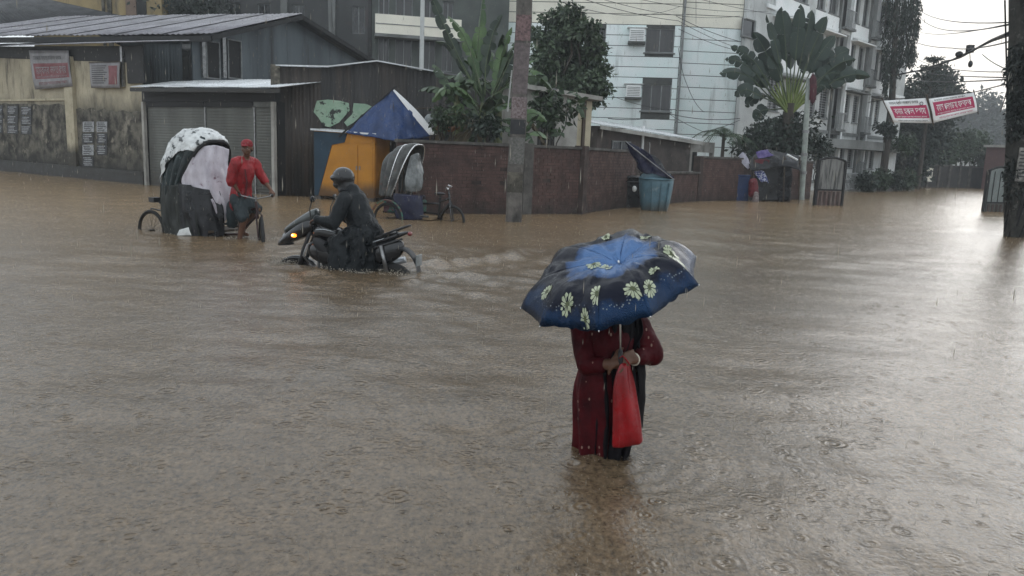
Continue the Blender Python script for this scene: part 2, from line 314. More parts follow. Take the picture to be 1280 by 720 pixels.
def water():
    ys = [-8.0]
    while ys[-1] < 1.2: ys.append(ys[-1]+.4)
    while ys[-1] < 160: ys.append(ys[-1] + max(.028, ys[-1]*.0092))
    ys += [200, 300, 450, 690]
    ys = np.array(ys)
    t = np.linspace(-1, 1, 461); xs = np.sinh(t*4.6)/np.sinh(4.6)*72.0
    xs = np.sign(xs)*np.abs(xs); xs = np.concatenate([[-390, -180], xs, [180, 390]])
    X, Y = np.meshgrid(xs, ys)
    Zv = np.zeros_like(X)
    rng = np.random.RandomState(3)
    fade = np.clip(Y/4, .25, 1)
    for lam, amp, nn in ((2.6, .0070, 7), (1.1, .0060, 9), (.45, .0034, 12), (.2, .0009, 12)):
        for _ in range(nn):
            a = rng.uniform(0, 2*math.pi); k = 2*math.pi/(lam*rng.uniform(.7, 1.4)); ph = rng.uniform(0, 6.28)
            warp = .6*np.sin(X*.9/lam*.5+ph)+.6*np.sin(Y*.8/lam*.5-ph)
            Zv += amp*fade*np.sin(k*(X*math.cos(a)+Y*math.sin(a))+ph+warp)/math.sqrt(nn)*1.6
    # patches where the surface is rougher or calmer
    patch = np.clip(.55+.5*np.sin(X*.55+1.3*np.sin(Y*.31))*np.sin(Y*.42+1.1*np.sin(X*.27)+.5), .15, 1.3)
    Zv *= patch
    def rings(cx, cy, lam, amp, dec, r0=0):
        d = np.hypot(X-cx, Y-cy)-r0; return amp*np.sin(2*math.pi*d/lam)*np.exp(-np.abs(d)/dec)
    Zv += rings(.52, 3.90, .12, .0075, .40, .15) + rings(.78, 3.9, .07, .003, .25)
    Zv += rings(-2.9, 10.2, .30, .010, 1.1) + rings(-1.9, 9.9, .34, .010, 1.3, .3) + rings(-5.4, 13.0, .35, .010, 1.2, .3) + rings(-4.3, 12.7, .22, .008, .6)
    # bow and stern wake of the motorcycle (it moves towards -x and slightly away)
    hx, hy = -.909, .416
    def wake(fx, fy, length, half, amp, w0):
        s = -((X-fx)*hx+(Y-fy)*hy); q = (X-fx)*(-hy)+(Y-fy)*hx; out = 0
        for sg in (1, -1):
            c = q*sg-(.25+s*half)
            m = np.clip(s/.4, 0, 1)*np.exp(-np.clip(s, 0, None)/length)
            out = out+amp*m*np.exp(-(c/w0)**2)*(1+.35*np.sin(9*s+3*c))
            out = out+amp*.18*m*np.sin(2*math.pi*c/.42)*np.exp(-((c+.5)/.9)**2)
        return out
    Zv += wake(-2.9, 10.25, 1.9, .36, .05, .16)
    Zv += wake(-1.4, 9.6, 1.6, .20, .045, .18)
    # the wave the motorcycle pushes off to its far side
    ax, ay = -1.25, 9.75; bx, by = .45, 13.0; ll = math.hypot(bx-ax, by-ay); ux, uy = (bx-ax)/ll, (by-ay)/ll
    al = (X-ax)*ux+(Y-ay)*uy; ac = (X-ax)*uy-(Y-ay)*ux+.10*np.sin(al*2.3)
    env = np.clip(al/.5, 0, 1)*np.exp(-(np.clip(al-ll*.7, 0, None)/.8)**2)*(al > 0)
    Zv += env*(.080*np.exp(-(ac/.22)**2)+.022*np.exp(-((ac-.62)/.2)**2)+.014*np.exp(-((ac-1.15)/.2)**2)+.010*np.sin(al*11+ac*6)*np.exp(-(ac/.5)**2))
    s = -((X+1.4)*hx+(Y-9.6)*hy); q = (X+1.4)*(-hy)+(Y-9.6)*hx
    trail = np.clip(s/.3, 0, 1)*np.exp(-np.clip(s, 0, None)/1.6)*np.exp(-(q/.55)**2)
    for _ in range(14):
        a = rng.uniform(0, 6.28); k = 2*math.pi/rng.uniform(.16, .5); Zv += trail*.0045*np.sin(k*(X*math.cos(a)+Y*math.sin(a))+rng.uniform(0, 6))
    Zv[np.abs(X) > 75] = 0; Zv[Y > 150] = 0
    n, m = X.shape
    v = np.stack([X, Y, Zv], -1).reshape(-1, 3)
    idx = np.arange(n*m).reshape(n, m)
    f = np.stack([idx[:-1, :-1], idx[:-1, 1:], idx[1:, 1:], idx[1:, :-1]], -1).reshape(-1, 4)
    me = bpy.data.meshes.new('flood_water'); me.vertices.add(len(v)); me.vertices.foreach_set('co', v.ravel())
    me.loops.add(f.size); me.loops.foreach_set('vertex_index', f.ravel()); me.polygons.add(len(f))
    me.polygons.foreach_set('loop_start', np.arange(0, f.size, 4)); me.polygons.foreach_set('use_smooth', np.ones(len(f), bool))
    me.update(calc_edges=True); me.validate()
    # material
    m = bpy.data.materials.new('muddy_flood_water'); m.use_nodes = True; nt = m.node_tree; L = nt.links.new; b = nt.nodes['Principled BSDF']
    geo = nt.nodes.new('ShaderNodeNewGeometry'); pos = geo.outputs['Position']
    def nz(scale, detail=4, rough=.55, st=(1, 1, 1)):
        mp = nt.nodes.new('ShaderNodeMapping'); mp.inputs['Scale'].default_value = st; L(pos, mp.inputs[0])
        q = node(nt, 'ShaderNodeTexNoise', i_Scale=scale, i_Detail=detail, i_Roughness=rough); L(mp.outputs[0], q.inputs['Vector']); return q.outputs['Fac']
    def mth(op, a, bb=None, c=None):
        q = node(nt, 'ShaderNodeMath', operation=op)
        for i, x in enumerate((a, bb, c)):
            if x is None: continue
            if isinstance(x, (int, float)): q.inputs[i].default_value = x
            else: L(x, q.inputs[i])
        return q.outputs[0]
    r = nt.nodes.new('ShaderNodeValToRGB'); e = r.color_ramp.elements
    e[0].position = .32; e[0].color = (.068, .048, .028, 1); e[1].position = .68; e[1].color = (.140, .100, .062, 1)
    sc = mth('MULTIPLY_ADD', nz(.28, 5, .6, (1, 1.6, 1)), .6, mth('MULTIPLY', nz(2.2, 6, .65, (1, 1.7, 1)), .4)); L(sc, r.inputs[0])
    fo = mth('MULTIPLY_ADD', nz(46, 3, .62, (1, .72, 1)), .62, mth('MULTIPLY', nz(17, 4, .65, (1, .8, 1)), .38))
    mrf = node(nt, 'ShaderNodeMapRange'); mrf.inputs['From Min'].default_value = .36; mrf.inputs['From Max'].default_value = .64; mrf.inputs['To Min'].default_value = .48; mrf.inputs['To Max'].default_value = 1.55; L(fo, mrf.inputs['Value'])
    spx = nt.nodes.new('ShaderNodeSeparateXYZ'); L(pos, spx.inputs[0])
    sh = mth('ADD', mth('MULTIPLY_ADD', spx.outputs['X'], -.45, spx.outputs['Y']), mth('MULTIPLY', nz(.35, 4, .6), 9.0))
    ms = node(nt, 'ShaderNodeMapRange'); ms.inputs['From Min'].default_value = 13; ms.inputs['From Max'].default_value = 27; L(sh, ms.inputs['Value'])      # siltier shallows along the walls
    mxs = nt.nodes.new('ShaderNodeMixRGB'); L(ms.outputs[0], mxs.inputs[0]); L(r.outputs[0], mxs.inputs[1]); mxs.inputs[2].default_value = (.235, .160, .090, 1)
    vm = node(nt, 'ShaderNodeVectorMath', operation='SCALE'); L(mxs.outputs[0], vm.inputs[0]); L(mrf.outputs[0], vm.inputs['Scale']); L(vm.outputs[0], b.inputs['Base Color'])   # tiny bubbles, plus rain splash glints and shading put into the colour as grain
    h = None
    def rings_n(scale, freq, amp, seed):
        mp = nt.nodes.new('ShaderNodeMapping'); mp.inputs['Location'].default_value = (seed, seed*1.7, 0); mp.inputs['Scale'].default_value = (1, 1, 0); L(pos, mp.inputs[0])
        vo = node(nt, 'ShaderNodeTexVoronoi', i_Scale=scale); L(mp.outputs[0], vo.inputs['Vector'])
        sp = nt.nodes.new('ShaderNodeSeparateColor'); L(vo.outputs['Color'], sp.inputs[0])
        d = vo.outputs['Distance']; ph = sp.outputs[0]
        s = mth('SINE', mth('MULTIPLY_ADD', d, freq, mth('MULTIPLY', ph, 6.28)))
        fall = mth('SUBTRACT', 1.0, mth('MULTIPLY', d, mth('MULTIPLY_ADD', ph, 2.2, 1.25))); fall = mth('MAXIMUM', fall, 0.0)
        return mth('MULTIPLY', mth('MULTIPLY', s, fall), mth('MULTIPLY', sp.outputs[1], amp))
    terms = [rings_n(6.0, 26, .0085, 0), rings_n(10.0, 22, .0060, 3.1), rings_n(17.0, 18, .0035, 7.7), rings_n(31.0, 14, .0010, 1.9),
             mth('MULTIPLY', nz(9, 5, .62, (1, 1.15, 1)), .015), mth('MULTIPLY', nz(34, 4, .7), .0062), mth('MULTIPLY', nz(90, 3, .6), .0026)]
    h = terms[0]
    for q in terms[1:]: h = mth('ADD', h, q)
    bp = node(nt, 'ShaderNodeBump', i_Strength=WBUMP, i_Distance=1.0); L(h, bp.inputs['Height']); L(bp.outputs[0], b.inputs['Normal'])
    b.inputs['Roughness'].default_value = .20; b.inputs['IOR'].default_value = 1.50
    me.materials.append(m); MATS['water'] = m
    o = bpy.data.objects.new('flood_water', me); COL.objects.link(o); o['kind'] = 'structure'
WBUMP = .5  # full-strength ripple relief
water()

# ================================================================ building blocks
def corr_sheet(p00, p10, p11, p01, pitch=.09, amp=.012, th=True, both=False):
    """corrugated sheet: ridges run p00->p01, waves across p00->p10"""
    p00, p10, p11, p01 = map(Vector, (p00, p10, p11, p01)); L = (p10-p00).length; n = max(4, int(L/pitch*4)); mb = MB()
    nr = (p10-p00).cross(p01-p00).normalized(); va = []; vb = []
    for i in range(n+1):
        t = i/n; off = nr*amp*math.sin(2*math.pi*t*L/pitch)
        va.append(p00.lerp(p10, t)+off); vb.append(p01.lerp(p11, t)+off)
    mb.loft([va, vb], False); return mb
def sheets(parent, name, p00, p10, p11, p01, width, m, pitch=.2, amp=.02, lift=.012, th=.006, jit=.03, mats=None):
    p00, p10, p11, p01 = map(Vector, (p00, p10, p11, p01)); n = max(1, round((p10-p00).length/width)); nr = (p10-p00).cross(p01-p00).normalized()
    for i in range(n):
        a, b = i/n, min(1, (i+1)/n+.012); k = nr*(lift*(i % 2)+.002); j1 = (p01-p00).normalized()*random.uniform(-jit, jit)
        q = corr_sheet(p00.lerp(p10, a)+k+j1, p00.lerp(p10, b)+k+j1, p01.lerp(p11, b)+k-j1*.5, p01.lerp(p11, a)+k-j1*.5, pitch, amp)
        o = q.build(name, random.choice(mats) if mats else m, parent, smooth='all'); so_ = o.modifiers.new('thickness', 'SOLIDIFY'); so_.thickness = th; so_.offset = 0

def wall_holes(mb, F, s0, s1, z0, z1, holes, th=.22, off=0, mi=0):
    """solid wall slab with rectangular openings, built of abutting blocks"""
    ss = sorted({s0, s1, *[h[0] for h in holes], *[h[1] for h in holes]}); zz = sorted({z0, z1, *[h[2] for h in holes], *[h[3] for h in holes]})
    ss = [s for s in ss if s0 <= s <= s1]; zz = [z for z in zz if z0 <= z <= z1]
    for i in range(len(ss)-1):
        run = None
        for j in range(len(zz)-1):
            cs, cz = (ss[i]+ss[i+1])/2, (zz[j]+zz[j+1])/2
            solid = not any(h[0] < cs < h[1] and h[2] < cz < h[3] for h in holes)
            if solid: run = (zz[j] if run is None else run[0], zz[j+1]) if run else (zz[j], zz[j+1])
            if (not solid or j == len(zz)-2) and run:
                mb.fbox(F, ss[i], ss[i+1], run[0], run[1], off-th, off, mi); run = None
def window(parent, F, s0, s1, z0, z1, off, npane=2, gm=None, fm=None, rec=.12, grill=False, sill=True, name='window'):
    gm = gm or M_glass; fm = fm or M_frame
    q = MB().fbox(F, s0, s1, z0, z1, off-rec-.04, off-rec); wdw = q.build(name, gm, parent)
    w_ = .05; q = MB()
    q.fbox(F, s0, s0+w_, z0, z1, off-rec+.002, off-rec+.05); q.fbox(F, s1-w_, s1, z0, z1, off-rec+.002, off-rec+.05)
    q.fbox(F, s0+w_, s1-w_, z0, z0+w_, off-rec+.002, off-rec+.05); q.fbox(F, s0+w_, s1-w_, z1-w_, z1, off-rec+.002, off-rec+.05)
    for k in range(1, npane):
        c = s0+(s1-s0)*k/npane; q.fbox(F, c-w_/2, c+w_/2, z0+w_, z1-w_, off-rec+.003, off-rec+.045)
    q.build('frame', fm, wdw)
    if grill:
        q = MB(); n = int((z1-z0)/.14)
        for k in range(1, n): z = z0+(z1-z0)*k/n; q.fbox(F, s0, s1, z-.008, z+.008, off-.04, off-.02)
        q.build('grille', M_metal, wdw)
    if sill: MB().fbox(F, s0-.08, s1+.08, z0-.07, z0-.002, off-rec, off+.07).build('sill', M_flatgrey, wdw)
    return wdw

# ================================================================ 1  yellow plastered building on the left
FY = Fr(G(0, 213), G(182, 231))
yb = thing('plastered_building', 'long cream plastered building with black mossy lower walls and pasted posters, at far left', 'building', FY.P(FY.L/2, 0))
sL = -9.0; sR = FY.L
zA = FY.sz(0, 57)[1]; zB = FY.sz(182, 57)[1]
def ztop(s): return zA+(zB-zA)*s/FY.L
q = MB(); q.hexa([FY.P(sL, -.45, 0), FY.P(sR, -.45, 0), FY.P(sR-5, -.45, -3), FY.P(sL, -.45, -3), FY.P(sL, ztop(sL), 0), FY.P(sR, ztop(sR), 0), FY.P(sR-5, ztop(sR)+.1, -3), FY.P(sL, ztop(sL)+.1, -3)])
q.build('wall', M_cream, yb)
s1, z1 = FY.sz(0, 129); s2, z2 = FY.sz(93, 135); s3, z3 = FY.sz(180, 140)
# mossy rendered dado, proud of the wall, with a broken upper edge
def dado(sa, sb, za, zb, name='mossy_dado'):
    n = 40; top = []; bot = []
    for i in range(n+1):
        t = i/n; s = sa+(sb-sa)*t; zz = za+(zb-za)*t + mnoise.noise(Vector((s*2.3, 1, 0)))*.12+mnoise.noise(Vector((s*8, 3, 0)))*.05
        top.append((s, zz))
    q = MB(); r1 = [FY.P(s, .42, .03) for s, z in top]; r2 = [FY.P(s, z, .03) for s, z in top]; r3 = [FY.P(s, z, .0) for s, z in top]
    q.loft([r1, r2, r3], False); q.build(name, M_mosscon, yb)
sp0 = FY.sz(87, 150)[0]; sp1 = FY.sz(97, 150)[0]
dado(sL, sp0, z1+.1, z2+.12); dado(sp1, sR-.02, z2-.02, z3)
MB().fbox(FY, sL, sR, -.45, .45, .0, .09).build('plinth', M_plinth, yb)
MB().fbox(FY, sp0, sp1, .45, ztop(sp0)-.4, -.02, .14).build('pilaster', M_creamclean, yb)
MB().fbox(FY, sL, sp0, z2+.28, z2+.36, 0, .05).build('ledge', M_creamclean, yb)
se = FY.sz(182, 60)[0]
q = MB(); q.hexa([FY.P(sL, ztop(sL)-.38, .02), FY.P(sR, ztop(sR)-.55, .02), FY.P(sR, ztop(sR)-.55, -.02), FY.P(sL, ztop(sL)-.38, -.02), FY.P(sL, ztop(sL), .06), FY.P(sR, ztop(sR), .06), FY.P(sR, ztop(sR), -.02), FY.P(sL, ztop(sL), -.02)])
q.build('eave_board', M_dark, yb)
# lower canopy of pale tin along the eave
a0 = FY.P(sL, ztop(sL)-.02, .55); a1 = FY.P(FY.sz(207, 53)[0], ZAT(52, FY.P(FY.sz(207, 53)[0], 0, .55)), .55)
a0.z = a1.z + (ZAT(56, FY.P(FY.sz(0, 55, .55)[0], 0, .55))-a1.z)*((FY.sz(207, 53)[0]-sL)/(FY.sz(207, 53)[0]-FY.sz(0, 55)[0]))
sheets(yb, 'canopy_sheet', a0, a1, a1+Vector((0, 0, .22))-FY.n*1.4, a0+Vector((0, 0, .34))-FY.n*1.4, .9, M_roof, .12, .012)
# doors of the dark opening under the eave
sa, za = FY.sz(160, 58); sb, zb_ = FY.sz(183, 104)
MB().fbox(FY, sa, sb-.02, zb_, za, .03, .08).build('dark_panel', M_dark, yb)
MB().fbox(FY, FY.sz(153, 58)[0], FY.sz(155.5, 58)[0], zb_-.1, za, .03, .1).build('downpipe', M_metal, yb)

# ================================================================ 2  gabled tin warehouse behind
wa = DEP(240, 43, 28.8); pk = DEP(367, 20, 32.7); fe = DEP(455, 77, 36.4)
wh = thing('tin_warehouse', 'gabled blue grey corrugated tin warehouse rising behind the shuttered garage', 'warehouse', (pk.x, pk.y, 0))
FGb = Fr(wa, fe); FFr = Fr(DEP(150, 50, 30.3), wa)
q = MB(); inn = -FGb.n*.12
sk = (Vector((pk.x, pk.y, 0))-FGb.o).dot(FGb.u)
poly = [FGb.P(0, -.45), FGb.P(FGb.L, -.45), FGb.P(FGb.L, fe.z-.1), FGb.P(sk, pk.z-.1), FGb.P(0, wa.z-.1)]
q.extrude(poly, -FGb.n*.15); q.fbox(FFr, 0, FFr.L, -.45, wa.z-.12, -.15, 0); q.build('wall', M_tinblue, wh)
def zroof(s): return (wa.z+(pk.z-wa.z)*s/sk if s < sk else pk.z+(fe.z-pk.z)*(s-sk)/(FGb.L-sk))-.12
sw = FGb.sz(302, 90)[0]; n = 9; ww = (FGb.L-sw)/n
for i in range(n):
    a, b = sw+ww*i, sw+ww*(i+1); k = .012*(i % 2)+.01
    qq = MB(); m_ = 14; lo = []; hi = []
    for j in range(m_*2+1):
        s = a+(b-a)*j/(2*m_); o_ = k+.012*math.sin(math.pi*j); o_ = k + (.015 if j % 2 else 0)
        lo.append(FGb.P(s, 2.6, o_)); hi.append(FGb.P(s, zroof(s), o_))
    qq.loft([lo, hi], False).build('wall_sheet', M_tinblue, wh, smooth='all')
for (xa, xb, y0_, y1_) in ((256, 275, 50, 100), (283, 302, 48, 100)):
    s_a, z_a = FGb.sz(xa, y0_); s_b, z_b = FGb.sz(xb, y1_)
    window(wh, FGb, s_a, s_b, z_b, z_a, .03, 1, gm=M_dark, rec=.02, sill=False)
for xc in (253.5, 279):
    s_, z_ = FGb.sz(xc, 97); MB().fbox(FGb, s_-.07, s_+.07, z_, zroof(s_), .01, .12).build('post', M_metal, wh)
s_a = FFr.sz(228, 60)[0]; s_b = FFr.sz(238, 60)[0]
MB().fbox(FFr, s_a, FFr.L-.05, FFr.sz(228, 100)[1], FFr.sz(228, 54)[1], .005, .03).build('window', M_glass, wh)
for i in range(3):
    a = FFr.sz(184, 60)[0]; w1 = (s_a-a)/3
    qq = corr_sheet(FFr.P(a+w1*i, 2.9, .02+.01*(i % 2)), FFr.P(a+w1*(i+1)+.01, 2.9, .02+.01*(i % 2)), FFr.P(a+w1*(i+1)+.01, wa.z-.3, .02+.01*(i % 2)), FFr.P(a+w1*i, wa.z-.3, .02+.01*(i % 2)), .14, .014); qq.build('wall_sheet', M_tinblue, wh, smooth='all')
# roof: near slope and far slope
ev = DEP(264, 42.5, 28.2); rl = DEP(75, 21, 37.0); el = DEP(-120, 46, 33.5); pkr = pk+FGb.n*.5+Vector((0, 0, .05))
sheets(wh, 'roof_sheet', el, ev, pkr, rl, 1.15, M_roof, .25, .022, .02)
sheets(wh, 'roof_sheet', rl-FGb.u*0, pkr, fe+FGb.n*.5+FGb.u*.5+Vector((0, 0, .0)), rl+FGb.u*7+Vector((0, 0, -2.2)), 1.15, M_roofdark, .25, .022, .02)
q = MB(); q.bar(ev-Vector((0, 0, .13)), pkr-Vector((0, 0, .13)), .06, .16); q.bar(pkr-Vector((0, 0, .13)), fe+FGb.n*.5+FGb.u*.5-Vector((0, 0, .13)), .06, .16); q.bar(el-Vector((0, 0, .16)), ev-Vector((0, 0, .16)), .1, .2); q.build('fascia', M_dark, wh)

# ================================================================ 3  shuttered garage
FS = Fr(G(182, 231), G(345, 245))
gz = thing('shuttered_garage', 'low garage with grey roller shutters and a pale tin roof behind the cycle rickshaw', 'garage', FS.P(FS.L/2, 0))
zf = FS.sz(260, 110)[1]
q = MB(); q.fbox(FS, .0, FS.L, zf-.42, zf-.06, -.25, .0); q.fbox(FS, 0.0, FS.L, -.45, zf-.1, -3.4, -3.2); q.fbox(FS, FS.L-.16, FS.L, -.45, zf-.42, -3.2, -.1); q.fbox(FS, 0, .16, -.45, zf-.42, -3.2, -.1); q.build('wall', M_dark, gz)
for xp in (182.5, 343):
    s_ = FS.sz(xp, 200)[0]; MB().fbox(FS, s_-.06, s_+.06, -.45, zf-.43, -.05, .06).build('post', M_concpale, gz)
ed = [FS.sz(x, 200)[0] for x in (185, 257, 318, 341)]
zs = FS.sz(260, 133)[1]
for i in range(3):
    a, b = ed[i]+.03, ed[i+1]-.03; q = MB(); z = -.4; r = []
    nsl = int((zs+.4)/.09)
    prof = []
    for k in range(nsl):
        for t in (0, .25, .5, .75): prof.append((z+(k+t)*.09, .0+.012*math.sin(math.pi*t)))
    q.loft([[FS.P(a, zz, d-.06) for zz, d in prof], [FS.P(b, zz, d-.06) for zz, d in prof]], False)
    o = q.build('roller_shutter', M_shutter, gz, smooth='all')
    MB().fbox(FS, a, b, zs-.02, zf-.43, -.1, .01).build('shutter_box', M_dark if i != 2 else M_shutter, gz)
    if i < 2: MB().fbox(FS, b+.005, b+.055, -.4, zf-.43, -.09, -.02).build('shutter_guide', M_metal, gz)
f0 = FS.P(FS.sz(163, 109, .5)[0], 0, .5); f0.z = ZAT(108.5, f0); f1 = FS.P(FS.sz(350, 109, .5)[0], 0, .5); f1.z = ZAT(109.5, f1)
b1 = f1-FS.n*3.3; b1.z = ZAT(97.5, b1); b0 = f0-FS.n*1.6; b0.z = ZAT(102, b0)
sheets(gz, 'roof_sheet', f0, f1, b1, b0, .9, M_roofwhite, .12, .012)
MB().bar(f0-Vector((0, 0, .09)), f1-Vector((0, 0, .09)), .05, .12).build('fascia', M_plinth, gz)

# ================================================================ 4  dark weathered tin wall
tA = Vector((-7.35, 24.0, 0)); tB = Vector((1.2, 26.0, 0)); FT = Fr(tA, tB)
tw = thing('tin_wall', 'tall dark rusty corrugated tin wall with a shallow peak behind the orange stall', 'tin wall', FT.P(FT.L/2, 0))
topk = [(352, 83), (410, 84), (471, 77), (554, 92), (600, 100), (680, 112)]
tops = [FT.sz(*p) for p in topk]; tops[0] = (0, tops[0][1]); tops[-1] = (FT.L, tops[-1][1])
def zt(s):
    for (a, za_), (b, zb2) in zip(tops[:-1], tops[1:]):
        if s <= b: return za_+(zb2-za_)*(s-a)/(b-a)
    return tops[-1][1]
n = 20; ww = FT.L/n
for i in range(n):
    a, b = ww*i, ww*(i+1)+.01; k = .012*(i % 2); lo = []; hi = []; m_ = 24; dz = random.uniform(-.05, .02)
    for j in range(m_+1):
        s = a+(b-a)*j/m_; o_ = k+.010*math.sin(2*math.pi*j/6); lo.append(FT.P(s, -.45, o_)); hi.append(FT.P(s, zt(s)+dz, o_))
    o = MB().loft([lo, hi], False).build('wall_sheet', M_rust if random.random() < .6 else M_rust2, tw, smooth='all'); so_ = o.modifiers.new('thickness', 'SOLIDIFY'); so_.thickness = .006
for (a, za_), (b, zb2) in zip(tops[:-1], tops[1:]):
    MB().bar(FT.P(a, za_+.02, .0), FT.P(b, zb2+.02, .0), .16, .035).build('coping_strip', M_roofwhite if a < tops[3][0]-.1 else M_roof, tw)
for zz in (.9, 2.2, 3.1):
    MB().fbox(FT, 0, FT.L, zz-.03, zz+.03, -.1, -.03).build('rail', M_wood, tw)
MB().fbox(FT, -.15, .12, -.45, tops[0][1]+.04, -.2, .05).build('corner_post', M_mosscon, tw)
# side return hiding the yard to the left
# painted green patches left on the sheets
def patch(pts, name='green_paint_patch'):
    r = [FT.P(*FT.sz(*p), .03) for p in pts]; q = MB(); q.extrude(r, FT.n*.006); q.build(name, M_greenpaint, tw)
patch([(396, 126), (410, 124.5), (425, 126), (436, 129), (437, 138), (431, 145), (424, 153), (412, 159), (404, 157), (398, 147), (392, 140)])
patch([(442, 129), (458, 130), (466, 134), (466, 142), (452, 143), (444, 152), (434, 158), (430, 153), (440, 143)])
tagp(tw)

# ================================================================ 5  brick boundary wall, joint by joint
BRICKN = [0]
def brick_wall(root, pts, h, name='brick', th=.22):
    bl, bh, jt = .24, .075, .012
    for (A, B) in zip(pts[:-1], pts[1:]):
        Fq = Fr(A, B)
        core = MB().fbox(Fq, 0, Fq.L, -.45, h, -th, -.006).build('mortar_core', M_mortar, root)
        q = MB(); rows = int((h+.2)/(bh+jt))
        for r_ in range(rows):
            z0 = -.2+r_*(bh+jt); s = -(bl/2 if r_ % 2 else 0)
            while s < Fq.L:
                a, b = max(0, s), min(Fq.L, s+bl)
                if b-a > .03 and z0+bh < h:
                    d = random.uniform(-.002, .005)
                    if random.random() > .006: q.fbox(Fq, a, b, z0, z0+bh, -.014, d)
                s += bl+jt
        o = q.build(name, M_brick, root); o['kind'] = 'stuff'
        MB().fbox(Fq, -.03, Fq.L+.03, h, h+.07, -th-.05, .05).build('coping', M_coping, root)
bA = G(541, 267); bB = G(657, 268); bD = G(727, 267); bE = G(792, 258)
bw = thing('brick_wall', 'long stained red brick boundary wall behind the concrete pole', 'brick wall', bB)
hb = ZAT(184, bB)
bA2 = bA + (bA-bB).normalized()*.9
brick_wall(bw, [bA2, bB, bD, bE], hb)
for P_, Fq in ((bD, Fr(bD, bE)), (bB, Fr(bB, bD))):
    MB().fbox(Fq, -.14, .14, -.45, hb+.1, -.24, .06).build('pier', M_coping if P_ == bB else M_mortar, bw)
bG = G(841, 254); bH = G(872, 251.5); bI = G(1012, 249)
bw2 = thing('brick_wall', 'low brick garden wall right of the blue drum', 'brick wall', bG)
e0 = bE.lerp(bG, .25)
brick_wall(bw2, [e0, bH], ZAT(217, bG))
bw3 = thing('brick_wall', 'shadowed brick wall behind the junk stall and traveller palm', 'brick wall', bH)
brick_wall(bw3, [bH, G(925, 250.5), bI], ZAT(198, G(890, 251)))
MB().fbox(Fr(bH, bI), -.12, .12, -.45, ZAT(196, bH), -.24, .06).build('pier', M_mortar, bw3)

# ================================================================ 6  small houses between wall and apartment block
FW = Fr(DEP(655, 150, 25.5), DEP(722, 150, 27.0))
wl = thing('outhouse', 'small white plastered outhouse with a slab roof behind the concrete pole', 'outhouse', FW.P(1, 0))
z_a = FW.sz(664, 112)[1]; z_b = FW.sz(720, 119)[1]
q = MB(); q.hexa([FW.P(-.6, -.45), FW.P(FW.L, -.45), FW.P(FW.L, -.45, -3), FW.P(-.6, -.45, -3), FW.P(-.6, z_a, 0), FW.P(FW.L, z_b, 0), FW.P(FW.L, z_b, -3), FW.P(-.6, z_a, -3)]); q.build('wall', M_concpale, wl)
q = MB(); q.hexa([FW.P(-.8, z_a+.01, .25), FW.P(FW.L+.9, z_b-.12, .25), FW.P(FW.L+.9, z_b-.12, -3.2), FW.P(-.8, z_a+.01, -3.2), FW.P(-.8, z_a+.16, .25), FW.P(FW.L+.9, z_b+.02, .25), FW.P(FW.L+.9, z_b+.02, -3.2), FW.P(-.8, z_a+.16, -3.2)]); q.build('roof_slab', M_concpale, wl)
MB().fbox(FW, FW.L+.002, FW.L+.75, -.45, z_b-.14, -.5, -.1).build('yellow_pier', M_creamclean, wl)
MB().fbox(FW, FW.L+.3, FW.L+.42, 1.2, z_b-.16, -.1, -.03).build('downpipe', M_wood, wl)
FC = Fr(DEP(745, 200, 31), DEP(862, 200, 34)); FC2 = Fr(DEP(862, 200, 34), DEP(892, 200, 35))
ho = thing('low_house', 'low grey brown house with sloping tin roof behind the brick wall', 'house', FC.P(2, 0))
zL = FC.sz(745, 157)[1]; zR = FC.sz(860, 176)[1]
q = MB(); q.hexa([FC.P(0, -.45), FC.P(FC.L, -.45), FC.P(FC.L, -.45, -4), FC.P(0, -.45, -4), FC.P(0, zL), FC.P(FC.L, zR), FC.P(FC.L, zR, -4), FC.P(0, zL, -4)])
q.build('wall', mat('brown_render', (.13, .105, .095), (.08, .068, .062), 2, .7, .3, 20, c3=(.05, .045, .042), c3scale=1.3, c3stretch=(1, 1, .4)), ho)
e1 = FC.P(-.3, zL+.03, .5); e2 = FC.P(FC.L+.3, zR+.0, .5)
sheets(ho, 'roof_sheet', e1, e2, e2-FC.n*3+Vector((0, 0, .5)), e1-FC.n*3+Vector((0, 0, .45)), .9, M_roofwhite, .14, .014)
MB().bar(e1-Vector((0, 0, .1)), e2-Vector((0, 0, .1)), .05, .14).build('fascia', M_concpale, ho)
s_, z_ = FC.sz(801, 182); MB().tube([FC.P(s_, z_-1, .1), FC.P(s_, z_+.8, .1)], .05).build('vent_pipe', M_white, ho)
zz = FC2.sz(870, 177)[1]
q = MB(); wall_holes(q, FC2, 0, FC2.L, -.45, zz, [(.15, FC2.L-.1, FC2.sz(870, 214)[1], FC2.sz(870, 190)[1])], .2); q.build('wall', M_concpale, ho)
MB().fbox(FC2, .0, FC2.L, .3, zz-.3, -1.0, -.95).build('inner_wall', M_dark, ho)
MB().fbox(FC2, 0.02, FC2.L-.02, FC2.sz(870, 217)[1], FC2.sz(870, 214.5)[1], .0, .12).build('ledge', M_concpale, ho)
s_, z_ = FC.sz(775, 195)
window(ho, FC, s_-.5, s_+.5, z_-.1, z_+.6, .1, 2, rec=.08)

